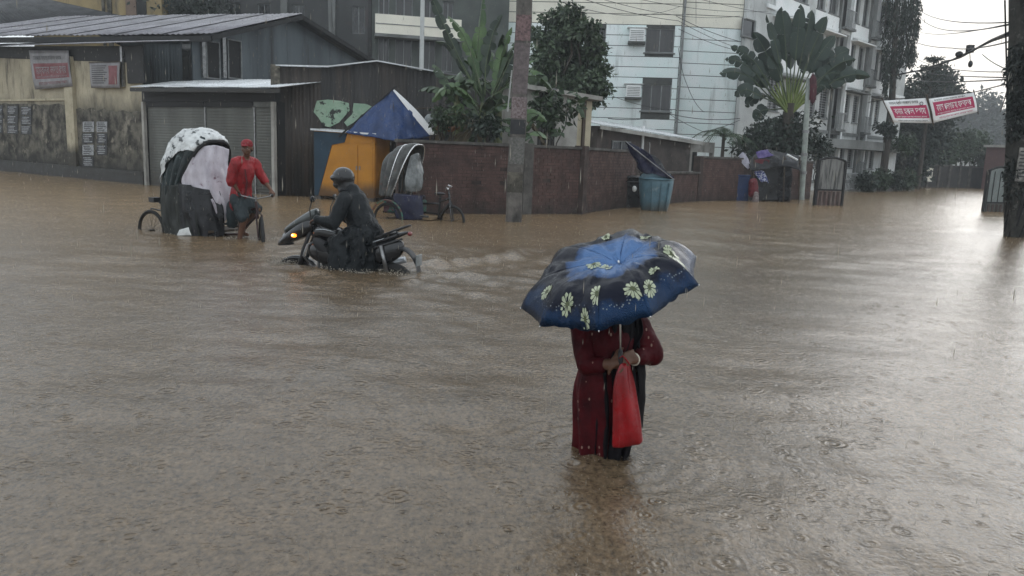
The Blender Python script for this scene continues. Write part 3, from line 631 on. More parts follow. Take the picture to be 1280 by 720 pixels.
# ================================================================ 7  apartment block
c0 = DEP(690, 100, 41.6); c1 = DEP(847, 100, 41.0); c2 = DEP(925, 100, 41.2)
FA = Fr(DEP(620, 100, 42.0), c1); FB = Fr(c1, c2)
ap = thing('apartment_block', 'tall pale blue white apartment block with horizontal siding joints and air conditioners', 'apartment block', c1.xy.to_3d())
TOP = 14.8
TOPA = 11.6
def siding(F, off, s0, s1, holes, course=.56, z0=1.0):
    q = MB(); wall_holes(q, F, s0, s1, -.45, TOPA, holes, .2, off-.03); q.build('wall', M_joint, ap)
    z = z0
    while z < TOPA-.1:
        z2_ = min(TOPA, z+course-.035); segs = [(s0, s1)]
        for h in holes:
            if h[2] < z2_ and h[3] > z:
                if h[2] <= z+.02 and h[3] >= z2_-.02 or True:
                    ns = []
                    for a, b in segs:
                        if h[0] > a: ns.append((a, min(b, h[0])))
                        if h[1] < b: ns.append((max(a, h[1]), b))
                    segs = [x for x in ns if x[1]-x[0] > .05]
        for a, b in segs: MB().fbox(F, a, b, z, z2_, off-.03+.002, off+random.uniform(-.004, .004)).build('wall_panel', M_whiteblue if z < ZC else M_whitecream, ap)
        z += course
ZC = FA.sz(780, 36)[1]
def hole(F, xa, xb, ya, yb, off=0):
    a, zt_ = F.sz(xa, ya, off); b, _ = F.sz(xb, ya, off); zb3 = F.sz((xa+xb)/2, yb, off)[1]; return (a, b, zb3, zt_)
hA = [hole(FA, 735, 758, 35, 66), hole(FA, 808, 844, 35, 66), hole(FA, 803, 840, 105, 139)]
hA += [(hA[2][0]-5.5, hA[2][0]-3.3, hA[2][2], hA[2][3])]
siding(FA, 0, 0, FA.L, hA, .52)
for i, h in enumerate(hA): window(ap, FA, h[0], h[1], h[2], h[3], 0, 2 if i != 2 else 3, gm=M_glass2 if i in (1, 2) else M_glass, rec=.14)
for i, (xa, xb, ya, yb) in enumerate(((787, 806, 37, 53), (783, 801, 107, 122))):
    h = hole(FA, xa, xb, ya, yb); q = MB().fbox(FA, h[0], h[1], h[2], h[3], .0, .42); ac = q.build('air_conditioner', M_white, ap)
    MB().fbox(FA, h[0]-.05, h[1]+.05, h[2]-.12, h[2]-.004, .0, .5).build('bracket', M_joint, ac)
    q = MB()
    for k in range(6): zz = h[2]+.06+(h[3]-h[2]-.1)*k/6; q.fbox(FA, h[0]+.05, h[1]-.05, zz, zz+.03, .42, .432)
    q.build('louvre', M_frame, ac)
    MB().fbox(FA, h[0]-.12, h[1]+.12, h[3]+.05, h[3]+.10, 0, .3).build('sunshade', M_flat, ap)
FB = Fr(c1-FA.n*.0, c2)
siding(FB, -.35, .0, FB.L, [], .60, 1.1)
MB().fbox(FA, FA.L, FA.L+.03, -.45, TOPA, -.4, .02).build('corner_strip', M_joint, ap)
# rain pipe at the corner
MB().tube([FA.P(FA.L+.12, 2, .02), FA.P(FA.L+.1, TOPA, .02)], .06).build('downpipe', M_frame, ap)
# grey canted strip then the long street facade
st0 = DEP(927, 100, 41.3); st1 = DEP(950, 100, 42.6); en = Vector((28.2, 58.6, 0))
FE = Fr(st0, st1); FF = Fr(st1, en)
q = MB(); hE = [hole(FE, 931, 946, 22, 47)]; wall_holes(q, FE, 0, FE.L, -.45, TOP, hE, .2, 0); q.build('wall', M_flat, ap); window(ap, FE, *hE[0], 0, 1)
# body behind
pA = FA.P(0, 0, -.25); q = MB()
base = [FA.P(0, 0, -.22), FA.P(FA.L-.1, 0, -.45), FE.P(0, 0, -.3), FE.P(FE.L, 0, -.35), FF.P(FF.L, 0, -2.0), FF.P(FF.L, 0, -12), FA.P(0, 0, -22)]
base = [p+Vector((.0, .7, 0)) if i in (1, 2, 3) else p for i, p in enumerate(base)]
bl_ = [base[0], base[1], base[2], base[5]+Vector((-9, 4, 0)), base[6]]
q.extrude([p+Vector((0, 0, -.44)) for p in bl_], (0, 0, TOPA+.3)); bh_ = [base[2], base[3], base[4], base[5], base[5]+Vector((-9, 4, 0))]
q.extrude([p+Vector((0, 0.01, -.44)) for p in bh_], (0, 0, TOP+.3)); q.build('core', M_dark, ap)
# street facade: bays from measured window edges, floors every 3.05 m
bays = [(962, 976, 'w'), (984, 1000, 'w'), (1012, 1022, 'w'), (1027, 1038, 'w'), (1043, 1054, 'r'), (1057, 1065.5, 'w'), (1070, 1077, 'w'), (1080, 1087, 'r'), (1090, 1095.5, 'w'), (1098, 1103.5, 'w')]
hl = []
for (xa, xb, kind) in bays:
    a = FF.sz(xa, 100)[0]; b = FF.sz(xb, 100)[0]
    for fl in range(5):
        zb3 = 1.35+3.05*fl if fl else 1.45
        if kind == 'w': hl.append((a, b, zb3, zb3+1.75, fl, kind))
        else: hl.append((a, b, zb3-.55, zb3+2.2, fl, kind))
q = MB(); wall_holes(q, FF, 0, FF.L, -.45, TOP, hl, .25, 0); q.build('wall', M_flat, ap)
for h in hl:
    if h[5] == 'w':
        window(ap, FF, h[0], h[1], h[2], h[3], 0, 2, gm=random.choice([M_glass, M_glass, M_glass2]), rec=.16, grill=h[4] < 2)
    else:
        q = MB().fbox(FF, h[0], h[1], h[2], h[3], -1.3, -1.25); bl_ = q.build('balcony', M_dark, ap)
        q = MB(); q.fbox(FF, h[0]-.1, h[1]+.1, h[2]-.15, h[2]-.01, -1.2, .45); q.build('balcony_floor', M_flatgrey, bl_)
        q = MB(); q.fbox(FF, h[0]-.08, h[1]+.08, h[2]+.95, h[2]+1.0, .38, .43)
        k = h[0]
        while k < h[1]: q.fbox(FF, k, k+.03, h[2], h[2]+.95, .39, .42); k += .16
        q.build('balcony_railing', M_frame, bl_)
for fl in range(5):
    zz = 3.05*fl+.55
    MB().fbox(FF, 0.02, FF.L, zz-.1, zz+.1, .002, .10).build('floor_band', M_white if fl > 1 else M_flatgrey, ap)
for (xa, xb) in ((960, 1002), (1010, 1040), (1056, 1079), (1089, 1104.5)):
    for fl in range(1, 5):
        a = FF.sz(xa, 100)[0]; b = FF.sz(xb, 100)[0]; zz = 1.35+3.05*fl+1.82
        MB().fbox(FF, a-.1, b+.1, zz, zz+.08, .0, .6).build('sunshade', M_white if fl > 1 else M_flatgrey, ap)
        if fl >= 2: MB().fbox(FF, a, b, zz-2.75, zz-1.92, .003, .07).build('spandrel', M_white, ap)
for xa in (1041, 1055.8, 1079, 1088):
    a = FF.sz(xa, 100)[0]; MB().fbox(FF, a-.12, a+.12, -.4, TOP, .001, .16).build('pilaster', M_white if xa in (1055.8, 1088) else M_flatgrey, ap)
# ground floor canopy bulging over the pavement
s_a = FF.sz(1022, 175)[0]; s_b = FF.L
zc = FF.sz(1060, 176)[1]
q = MB(); r1 = []; r2 = []; r3 = []; r4 = []
for i in range(17):
    t = i/16; s = s_a+(s_b-s_a)*t; d = .5+.9*math.sin(math.pi*t); zz = zc-(.0)*t
    r1.append(FF.P(s, zz, 0)); r2.append(FF.P(s, zz, d)); r3.append(FF.P(s, zz-.55, d)); r4.append(FF.P(s, zz-.55, 0))
q.loft([r1, r2, r3, r4], False).build('canopy', M_flatgrey, ap)
q = MB(); FFb = FF
k = s_a
while k < s_b: q.fbox(FF, k, k+.04, -.3, 1.15, 1.5, 1.54); k += .22
q.fbox(FF, s_a, s_b, 1.1, 1.16, 1.49, 1.55); q.fbox(FF, s_a, s_b, .15, .21, 1.49, 1.55)
fn = q.build('railing', M_frame, None); tagp(fn, 'grey vertical bar railing along the foot of the apartment block', 'railing')
# ================================================================ vegetation builders
def leaf_cloud(name, parent, mat_, clumps, n, size, world=True, droop=.3, aspect=2.0, shell=.55, seed=1):
    """thousands of small separate leaves spread through the volume of several clumps"""
    rg = np.random.RandomState(seed); wts = np.array([c[1][0]*c[1][1]*c[1][2] for c in clumps])**.75; wts = wts/wts.sum()
    pick = rg.choice(len(clumps), n, p=wts); d = rg.randn(n, 3); d /= np.linalg.norm(d, axis=1)[:, None]
    r = shell+(1-shell)*rg.rand(n); r = np.where(rg.rand(n) < .3, rg.rand(n), r)*(1+.10*rg.randn(n))
    C_ = np.array([c[0] for c in clumps])[pick]; R_ = np.array([c[1] for c in clumps])[pick]
    # ragged outline: radius varies with direction per clump
    lob = 1+.22*np.sin(d[:, 0]*5+pick*1.7)+.18*np.sin(d[:, 2]*7+pick*2.3)+.15*np.sin(d[:, 1]*9+pick)
    P = C_+d*R_*(r*lob)[:, None]
    a = rg.randn(n, 3)+d*.8; a[:, 2] -= droop*2; a /= np.linalg.norm(a, axis=1)[:, None]
    b = np.cross(a, rg.randn(n, 3)); b /= np.linalg.norm(b, axis=1)[:, None]
    s = size*(.6+.8*rg.rand(n))[:, None]
    q = np.cross(a, b)*s*.12
    v = np.stack([P, P+a*s*.5+b*s*.5/aspect+q, P+a*s, P+a*s*.5-b*s*.5/aspect+q], 1).reshape(-1, 3)
    if parent is not None and world:
        M = np.array(MATW[parent.name].inverted()); v = v@M[:3, :3].T+M[:3, 3]
    me = bpy.data.meshes.new(name); f = np.arange(n*4).reshape(n, 4)
    me.vertices.add(n*4); me.vertices.foreach_set('co', v.ravel()); me.loops.add(n*4); me.loops.foreach_set('vertex_index', f.ravel())
    me.polygons.add(n); me.polygons.foreach_set('loop_start', np.arange(0, n*4, 4)); me.update(calc_edges=True); me.materials.append(mat_)
    return link_mesh(name, me, parent)
def limb(q, a, b, r0, r1, wob=.15, n=6):
    a = Vector(a); b = Vector(b); pts = []; rs = []
    for i in range(n+1):
        t = i/n; p = a.lerp(b, t); w_ = math.sin(math.pi*t)*wob*(b-a).length*.3
        pts.append(p+Vector((random.uniform(-1, 1), random.uniform(-1, 1), 0))*w_*.5); rs.append(r0+(r1-r0)*t)
    q.tube(pts, rs, 7); return pts
def tree(name, label, cat, base, clumps, n, size, trunk_r=.15, leafm=None, group=None, seed=1, aspect=2.0, droop=.3, shell=.5):
    base = Vector(base); t = thing(name, label, cat, base, 0, group)
    q = MB(); top = sum((Vector(c[0]) for c in clumps), Vector())/len(clumps); fork = base.lerp(Vector((top.x, top.y, top.z)), .45); fork.x = base.x+(top.x-base.x)*.3; fork.y = base.y+(top.y-base.y)*.3
    limb(q, base-Vector((0, 0, .45)), fork, trunk_r, trunk_r*.7); q.build('trunk', M_bark, t, smooth=True)
    q = MB()
    for c in clumps: limb(q, fork, Vector(c[0])+Vector((0, 0, c[1][2]*.3)), trunk_r*.5, trunk_r*.12, .4)
    q.build('limbs', M_bark, t, smooth=True)
    leaf_cloud('crown', t, leafm or M_leaf, clumps, int(n*1.5), size*.85, seed=seed, aspect=aspect, droop=droop, shell=shell)
    return t
def blade(parent, pts, width, m=None, sides=(1, 1), tear=.5, fold=.5, name='leaf', upv=(0, 0, 1), power=.55, rib=.02, stalk=0.25, ribm=None):
    """one large banana-type leaf: stalk, midrib and a torn blade in strips"""
    pts = [Vector(p) for p in pts]; N = 22; cur = []
    # resample
    L = [0]
    for a, b in zip(pts[:-1], pts[1:]): L.append(L[-1]+(b-a).length)
    def at(t):
        d = t*L[-1]
        for i in range(len(pts)-1):
            if d <= L[i+1]+1e-9: return pts[i].lerp(pts[i+1], (d-L[i])/max(1e-9, L[i+1]-L[i]))
        return pts[-1]
    sp = [at(i/N) for i in range(N+1)]
    for _ in range(3): sp = [sp[0]]+[(sp[i-1]+sp[i]*2+sp[i+1])/4 for i in range(1, N)]+[sp[-1]]
    q = MB(); q.tube(sp, [rib*(1.3-1.1*i/N) for i in range(N+1)], 5, mi=1)
    for sg in (1, -1):
        i = int(N*stalk); grp = 0; ang = fold
        while i < N:
            k = random.choice((1, 2, 3, 4)) if random.random() < tear else random.choice((4, 6)); j = min(N, i+k); ang = fold+random.uniform(-.35, .45)
            in_, out_ = [], []
            for a in range(i, j+1):
                t = (a/N-stalk)/(1-stalk); wd = width*max(.02, (math.sin(math.pi*min(1, max(0, t))**.8))**power) if t < 1 else .02
                d = (sp[min(a+1, N)]-sp[max(a-1, 0)]).normalized(); side = d.cross(Vector(upv)); side = side.normalized() if side.length > .05 else d.orthogonal().normalized(); up = side.cross(d).normalized()
                shrink = .80 if (a == j and j < N) or (a == i and i > int(N*stalk)) else 1
                o_ = side*sg*math.cos(ang)*wd-up*math.sin(ang)*wd*1.0+d*wd*.22
                adj = d*(L[-1]/N*.16)*(1 if a == i else (-1 if a == j else 0)) if k < 9 else Vector()
                in_.append(sp[a]); mid = sp[a]+o_*.55+up*wd*.06+adj*.4; out_.append((mid, sp[a]+o_*shrink+adj))
            vs = []; 
            for a, (m_, o_) in zip(in_, out_): vs += [a, m_, o_]
            fs = []
            for a in range(len(in_)-1): fs += [(a*3, a*3+1, a*3+4, a*3+3), (a*3+1, a*3+2, a*3+5, a*3+4)]
            q.add(vs, fs); i = j
    o = q.build(name, [m or M_leafbright, ribm or M_rib], parent, smooth='all'); return o
def arch(base, az, length, rise, droop, n=7):
    b = Vector(base); h = Vector((math.cos(az), math.sin(az), 0)); pts = []
    for i in range(n+1):
        t = i/n; pts.append(b+h*length*(t*math.cos(rise)+.0)+Vector((0, 0, length*(math.sin(rise)*t-droop*t*t))))
    return pts
def banana(label, base, h, n, L, seed, mt=None, group='banana plants behind the brick wall', width=.23):
    random.seed(seed); base = Vector(base); t = thing('banana_plant', label, 'banana plant', base, 0, group)
    q = MB(); top = base+Vector((random.uniform(-.2, .2), 0, h)); q.tube([base-Vector((0, 0, .45)), base.lerp(top, .5), top, top+Vector((0, 0, .4))], [.15, .13, .10, .05], 10); q.build('stem', M_stem, t, smooth=True)
    for i in range(n):
        az = 2*math.pi*i/n*1.618*1.0+random.uniform(-.3, .3); rise = random.uniform(.75, 1.35); ln = L*random.uniform(.75, 1.15)
        blade(t, arch(top+Vector((0, 0, random.uniform(-.3, .2))), az, ln, rise, random.uniform(.35, .85)), width*random.uniform(.8, 1.15), mt or random.choice([M_leafbright, M_leaf, M_leaf]), tear=.95, fold=random.uniform(.2, .8))
    for i in range(3):
        az = random.uniform(0, 6.28); blade(t, arch(top-Vector((0, 0, .3)), az, L*.7, .2, 1.0), width*.6, M_dryleaf, tear=.9, fold=1.1, name='dead_leaf', ribm=M_dryleaf)
    return t

# banana grove behind the wall
spots = [((572, 22.6), 2.9, 8, 2.3, 'tallest banana plant, arching over the left end of the brick wall'), ((603, 22.0), 2.5, 8, 2.2, 'bright green banana plant just left of the concrete pole'),
         ((626, 23.4), 3.3, 9, 2.4, 'high banana plant whose crown the concrete pole crosses'), ((590, 24.3), 1.8, 7, 2.0, 'short shaded banana plant between the tin wall and brick wall'), ((640, 21.6), 1.6, 6, 1.8, 'low banana plant directly behind the concrete pole')]
for i, ((px, dy), h, n, L, lab) in enumerate(spots):
    p = DEP(px, 150, dy); banana(lab, (p.x, p.y, 0), h, n, L, 11+i)
# one long leaf reaching up-left as in the photograph
random.seed(5); bp = [o for o in bpy.data.objects if o.name == 'banana_plant'][0]
for pts, wd in (([(600, 120), (575, 75), (552, 25), (536, -12)], .20), ([(603, 118), (590, 70), (578, 40), (560, 20)], .19), ([(606, 120), (607, 80), (616, 40), (628, 18)], .24), ([(612, 125), (628, 90), (640, 60), (652, 48)], .22), ([(598, 130), (570, 108), (552, 112), (540, 128)], .22), ([(600, 150), (582, 122), (566, 112), (556, 130)], .24), ([(590, 150), (572, 130), (560, 140), (552, 165)], .2), ([(600, 120), (570, 70), (558, 52), (544, 52)], .18), ([(612, 150), (622, 125), (634, 118), (644, 140)], .24), ([(608, 140), (640, 70), (662, 40), (676, 36)], .18), ([(600, 160), (585, 140), (576, 150), (570, 172)], .2), ([(606, 150), (600, 110), (590, 80), (572, 70)], .18), ([(610, 150), (622, 100), (626, 70), (640, 34)], .2), ([(596, 150), (594, 100), (598, 50), (604, -10)], .24), ([(610, 150), (640, 150), (668, 140), (684, 152)], .22), ([(616, 120), (655, 95), (675, 95), (690, 112)], .24)):
    blade(bp, [DEP(x, y, 22.3+k*.15) for k, (x, y) in enumerate(pts)], wd, random.choice([M_leafbright, M_leaf, M_leafdark]), tear=.95, fold=random.uniform(.2, .9), upv=(random.uniform(-.5, .6), -.9, .5), stalk=.22)
def shrub_at(label, px, py, dy, r, n, size, m, seed, name='shrub', group=None, cat='shrub', flat=1.0):
    p = DEP(px, py, dy); t = thing(name, label, cat, (p.x, p.y, 0), 0, group)
    rg = random.Random(seed); cl = [((p.x+rg.uniform(-.6, .6)*r, p.y+rg.uniform(-.4, .4)*r, p.z+rg.uniform(-.4, .4)*r*flat), (r*rg.uniform(.4, .65),)*2+(r*rg.uniform(.35, .55)*flat,)) for _ in range(6)]
    q = MB()
    for k in range(5): limb(q, (p.x+rg.uniform(-.1, .1), p.y, -.4), cl[k][0], .035, .012, .5)
    q.build('stems', M_bark, t); leaf_cloud('foliage', t, m, cl, n, size, seed=seed); return t
shrub_at('tangled dark creeper over the brick wall left of the pole', 560, 152, 21.6, .5, 700, .12, M_leaf, 3, 'creeper', cat='creeper', flat=1.1)
shrub_at('leafy sapling with broad leaves against the white outhouse', 692, 142, 24.4, .85, 420, .26, M_leaf, 4, 'sapling', cat='sapling', flat=1.3)
shrub_at('thick green undergrowth below the banana plants', 604, 160, 21.2, .6, 700, .14, M_leafdark, 6, 'undergrowth', cat='undergrowth')
# broad dark tree right of the pole
p = DEP(705, 150, 29.0); cl = []
for (x, y, r) in ((698, 24, .55), (716, 18, .4), (728, 38, .6), (706, 50, .65), (688, 56, .5), (680, 76, .55), (742, 62, .45), (728, 76, .65), (706, 84, .6), (690, 98, .55), (736, 98, .6), (716, 108, .65), (750, 88, .4), (752, 112, .35), (676, 112, .45), (698, 120, .5), (738, 122, .5), (672, 44, .35)):
    c = DEP(x, y, 28.5+random.uniform(-.6, .8)); cl.append((tuple(c), (r, r*.9, r*.75)))
tree('broadleaf_tree', 'dense dark green tree in front of the pale apartment windows', 'tree', (p.x, p.y, 0), cl, 9000, .22, .16, mat('mixed_tree_leaf', (.12, .17, .095), (.028, .048, .032), 3.5, .45), seed=5)

# traveller palm, a flat fan of paddle leaves
random.seed(21); pc = DEP(987, 132, 36.6); tp = thing('traveller_palm', "big fan shaped traveller's palm with yellow green leaf bases", 'palm', (pc.x, pc.y, 0))
q = MB(); q.tube([(pc.x, pc.y, -.45), (pc.x, pc.y, pc.z*.6), (pc.x, pc.y, pc.z+.1)], [.30, .26, .24], 12); q.build('trunk', M_bark, tp, smooth=True)
tipsx = [(977, 8, .42), (1001, 5, .30), (1015, 12, .36), (1034, 20, .38), (958, 18, .22), (941, 40, .36), (913, 58, .28), (899, 92, .34), (918, 120, .30), (944, 152, .30), (962, 68, .40), (1062, 62, .42), (1080, 90, .34), (1034, 112, .26), (1044, 44, .34), (1070, 74, .4), (1056, 104, .4), (1020, 30, .36), (925, 98, .36), (906, 74, .3), (932, 134, .3), (1088, 96, .3), (928, 78, .32), (990, 30, .40), (1024, 42, .4), (1050, 92, .36)]
for i, (x, y, wd) in enumerate(tipsx):
    dy = pc.y+random.uniform(-.35, .35)+i*.01; tip = DEP(x, y, dy); b = Vector((pc.x+(x-987)*.0022, dy*.3+pc.y*.7, pc.z-.15)); v = tip-b
    horiz = abs(v.x)/v.length; mid = b+v*.55+Vector((0, 0, .18+.45*horiz)); m2 = b+v*.8+Vector((0, 0, .12+.35*horiz))
    if x in (918, 944, 1034): mid = b+v*.5+Vector((0, 0, .25)); 
    blade(tp, [b, b+v*.25+Vector((0, 0, .12*horiz+.05)), mid, m2, tip], wd*1.15, M_palmleaf, tear=.8 if horiz > .6 else .5, fold=random.uniform(.0, .6), upv=(random.uniform(-.3, .3), -1, .25), stalk=.46, rib=.035)
q = MB()
for i in range(17):
    a = math.pi*(.16+.68*i/16); e = Vector((pc.x+math.cos(a)*1.15, pc.y+.05*(i % 2)-.1, pc.z+math.sin(a)*1.25)); s0 = Vector((pc.x+math.cos(a)*.10, pc.y+.05*(i % 2)-.1, pc.z-.35))
    q.tube([s0, s0.lerp(e, .35), e], [.11, .085, .035], 7, flat=.7)
q.build('leaf_sheaths', M_petiole, tp, smooth=True)
shrub_at('mass of dark shrubs under the traveller palm', 980, 166, 37.6, 2.3, 5200, .24, M_leafdark, 8, 'shrub_mass', cat='shrubs', flat=.9)
shrub_at('round dark hanging bush beside the pale lamp post', 1028, 180, 38.2, .9, 1200, .16, M_leafdark, 9, 'bush', cat='bush')
# small feathery palm left of it
random.seed(31); p = DEP(905, 168, 34.6); t = thing('young_palm', 'small feathery green palm behind the low brick wall', 'palm', (p.x, p.y, 0))
MB().tube([(p.x, p.y, -.4), (p.x, p.y, p.z)], [.1, .07], 8).build('trunk', M_bark, t, smooth=True)
for k in range(13):
    az = k*2.4; pts = arch((p.x, p.y, p.z-.1), az, random.uniform(1.4, 2.1), random.uniform(.4, 1.1), .8); q = MB(); q.tube(pts, .015, 4)
    for a in range(18):
        s = a/18; i = min(6, int(s*7)); c = pts[i].lerp(pts[i+1], s*7-i)
        for sg in (1, -1):
            d = (pts[i+1]-pts[i]).normalized(); sd = d.cross(Vector((0, 0, 1))).normalized()*sg; ln = .38*math.sin(math.pi*(s*.8+.15)); e = c+sd*ln+d*ln*.5-Vector((0, 0, ln*.4)); q.add([c-d*.018, c+d*.018, e], [(0, 1, 2)])
    q.build('frond', M_leaf, t)

# weeping tree and the trees at the end of the street
random.seed(41); p = G(1116, 237); p = Vector((30.5, 60.0, 0)); k = DEP(1118, 100, 53.0)
t = thing('weeping_tree', 'tall dark weeping tree with drooping strands at the end of the apartment block', 'tree', (k.x, 53, 0))
tp0 = DEP(1122, -30, 53); q = MB(); q.tube([(k.x, 53, -.45), (k.x, 53, 6), tuple(tp0)], [.28, .22, .12], 8); q.build('trunk', M_bark, t, smooth=True)
strn = []
for (x, y, l) in [(1112, -20, 45), (1120, -25, 60), (1130, -15, 55), (1140, -10, 50), (1147, 0, 40), (1136, 20, 60), (1126, 25, 70), (1114, 30, 70), (1143, 25, 45), (1108, 10, 60), (1118, 60, 50), (1131, 5, 90), (1139, 60, 20), (1110, 80, 40)]:
    for j in range(4):
        a = DEP(x+random.uniform(-4, 4), y, 53+random.uniform(-1, 1)); strn.append((a, l/18*random.uniform(.8, 1.1)))
cl = []
for a, l in strn:
    for j in range(6): cl.append(((a.x+random.uniform(-.1, .1)+j*.03, a.y, a.z-l*j/6), (.11+.05*(j%2), .2, .36)))
leaf_cloud('drooping_foliage', t, M_leafdark, cl, 6500, .24, droop=1.6, aspect=4, seed=3)
q = MB()
for a, l in strn[::2]: q.tube([tuple(tp0*.3+a*.7), a, a-Vector((0, 0, l))], [.04, .03, .01], 4)
q.build('branches', M_bark, t)
def far_tree(label, pts, dy, n, size, m, seed, basepx, group='hazy trees at the end of the street', jit=1.0, name='roadside_tree'):
    rg = random.Random(seed); b = DEP(basepx, 200, dy); cl = []
    for (x, y, r) in pts: c = DEP(x, y, dy+rg.uniform(-1, 1)*jit); cl.append((tuple(c), (r, r, r*.85)))
    return tree(name, label, 'tree', (b.x, b.y, 0), cl, n, size, .2, m, group, seed=seed)
far_tree('dark rounded tree behind the left banner', [(1118, 118, 1.8), (1140, 132, 1.8), (1125, 150, 2.4), (1150, 150, 2.2), (1120, 185, 2.3), (1145, 185, 2.2), (1165, 165, 1.6), (1132, 210, 1.8)], 66, 11000, .42, M_leafdark, 1, 1135)
far_tree('grey green tree right of the araucaria', [(1172, 100, 1.6), (1182, 118, 1.8), (1170, 130, 2.0)], 76, 3000, .5, M_leafgrey, 2, 1176)
far_tree('pale misty tree behind the right banner', [(1195, 160, 5), (1225, 148, 5.5), (1250, 160, 5), (1175, 178, 4.6), (1215, 185, 5), (1245, 188, 5), (1185, 140, 4)], 175, 8000, 1.25, M_leafgrey, 3, 1215)
far_tree('misty tree glimpsed left of the vine covered pole', [(1262, 170, 5.6), (1300, 158, 6.4), (1340, 165, 6.8), (1285, 190, 6)], 160, 6000, 1.2, M_leafgrey, 4, 1290)
far_tree('green tree beyond the right edge of the street', [(1400, 120, 5), (1440, 160, 5), (1370, 170, 4), (1480, 140, 5)], 80, 6000, .7, M_leafgrey, 5, 1420)
# araucaria with tiered whorls
random.seed(51); k = DEP(1158, 150, 61.0); top = DEP(1158, 74, 61.0)
t = thing('araucaria_tree', 'tiered star topped araucaria against the white sky', 'tree', (k.x, 61, 0))
MB().tube([(k.x, 61, -.45), (k.x, 61, top.z)], [.2, .05], 8).build('trunk', M_bark, t, smooth=True)
cl = []; q = MB()
for w_ in range(8):
    zz = top.z-.2-w_*.62; rad = .55+.26*w_
    for b in range(6):
        a = b*math.pi/3+w_*.4; e = Vector((k.x+math.cos(a)*rad, 61+math.sin(a)*rad, zz+.28)); q.tube([(k.x, 61, zz), e], [.04, .015], 4)
        for s in (.35, .65, .95): c = Vector((k.x, 61, zz)).lerp(e, s); cl.append((tuple(c), (.20, .2, .10)))
q.build('branches', M_bark, t); leaf_cloud('foliage', t, M_leafdark, cl, 4500, .16, droop=0, seed=9)
# end wall, hedge, red building
eA = G(1128, 233.5); eB = G(1232, 235.5); FEnd = Fr(eA, eB)
t = thing('compound_wall', 'long dark compound wall closing the far end of the flooded street', 'wall', eA); hE_ = FEnd.sz(1180, 208)[1]
MB().fbox(FEnd, -2, FEnd.L+3, -.45, hE_, -.3, 0).build('wall', mat('far_wall', (.06, .055, .052), (.04, .038, .036), .5, .8), t)
MB().fbox(FEnd, -2, FEnd.L+3, hE_, hE_+.12, -.35, .06).build('coping', M_coping, t)
for k in range(7): MB().fbox(FEnd, k*1.6, k*1.6+.3, -.45, hE_+.2, .003, .12).build('pier', M_coping, t)
s_, z_ = FEnd.sz(1162, 219, .6); t2 = thing('gate_sign', 'small pale notice board on the far compound wall', 'notice board', FEnd.P(s_, 0, .2))
MB().fbox(FEnd, s_-.42, s_+.42, z_-.55, z_+.62, .53, .6).build('board', M_whitecream, t2)
MB().fbox(FEnd, s_-.3, s_+.3, z_+.05, z_+.4, .602, .61).build('notice_panel', M_frame, t2)
cl = []
rg = random.Random(4)
for k in range(16): x = 1135+k*6.2; c = DEP(x, 188+rg.uniform(-10, 8), FEnd.P((x-1128)/104*FEnd.L, 0).y+1.5); cl.append((tuple(c), (1.1, .9, 1.3)))
t = thing('hedge', 'tall light green hedge growing over the far compound wall', 'hedge', FEnd.P(4, 0, -1.5)); leaf_cloud('foliage', t, mat('hedge_leaf', (.075, .115, .055), (.04, .065, .035), .6, .55), cl, 9000, .34, seed=12)
q = MB()
for c in cl: q.tube([(c[0][0], c[0][1], -.4), c[0]], [.07, .03], 5)
q.build('stems', M_bark, t)
FR = Fr(G(1226, 236), G(1300, 240)); z_ = FR.sz(1240, 184)[1]
t = thing('red_brick_house', 'hazy red brown brick house at the far end right of the hedge', 'house', FR.P(2, 0))
wins = [(1.6, 2.4, 1.6, 2.7), (3.6, 4.4, 1.6, 2.7)]
q = MB(); wall_holes(q, FR, 0, FR.L+4, -.45, z_, wins, .25); q.fbox(FR, 0, FR.L+4, -.45, z_-.1, -5, -.3); q.build('wall', mat('far_red_brick', (.13, .055, .05), (.10, .045, .042), 1, .7), t)
for h in wins: window(t, FR, *h, 0, 2)
MB().fbox(FR, -.2, FR.L+4.2, z_, z_+.2, -5.1, .2).build('roof_slab', M_concpale, t)
k = DEP(1216, 178, 95); t = thing('far_cottage', 'tiny pale roofed cottage glimpsed among misty trees', 'cottage', (k.x, 95, 0))
MB().box(k.x-1.0, k.x+1.0, 95, 98, -.45, k.z-.2).build('wall', M_flat, t); MB().extrude([(k.x-1.3, 94.7, k.z-.25), (k.x+1.3, 94.7, k.z-.25), (k.x, 94.7, k.z+.6)], (0, 3.6, 0)).build('roof', M_white, t)
# slim posts by the pavement
for (x, y, yt, lab) in ((1134, 236, 196, 'slim dark post at the far end of the pavement'), (1105, 237, 170, 'slim dark post in front of the apartment railing')):
    g = G(x, y); o = MB().tube([g-Vector((0, 0, .45)), Vector((g.x, g.y, ZAT(yt, g)))], .07, 8).build('street_post', M_dark, None, smooth=True); tagp(o, lab, 'post')
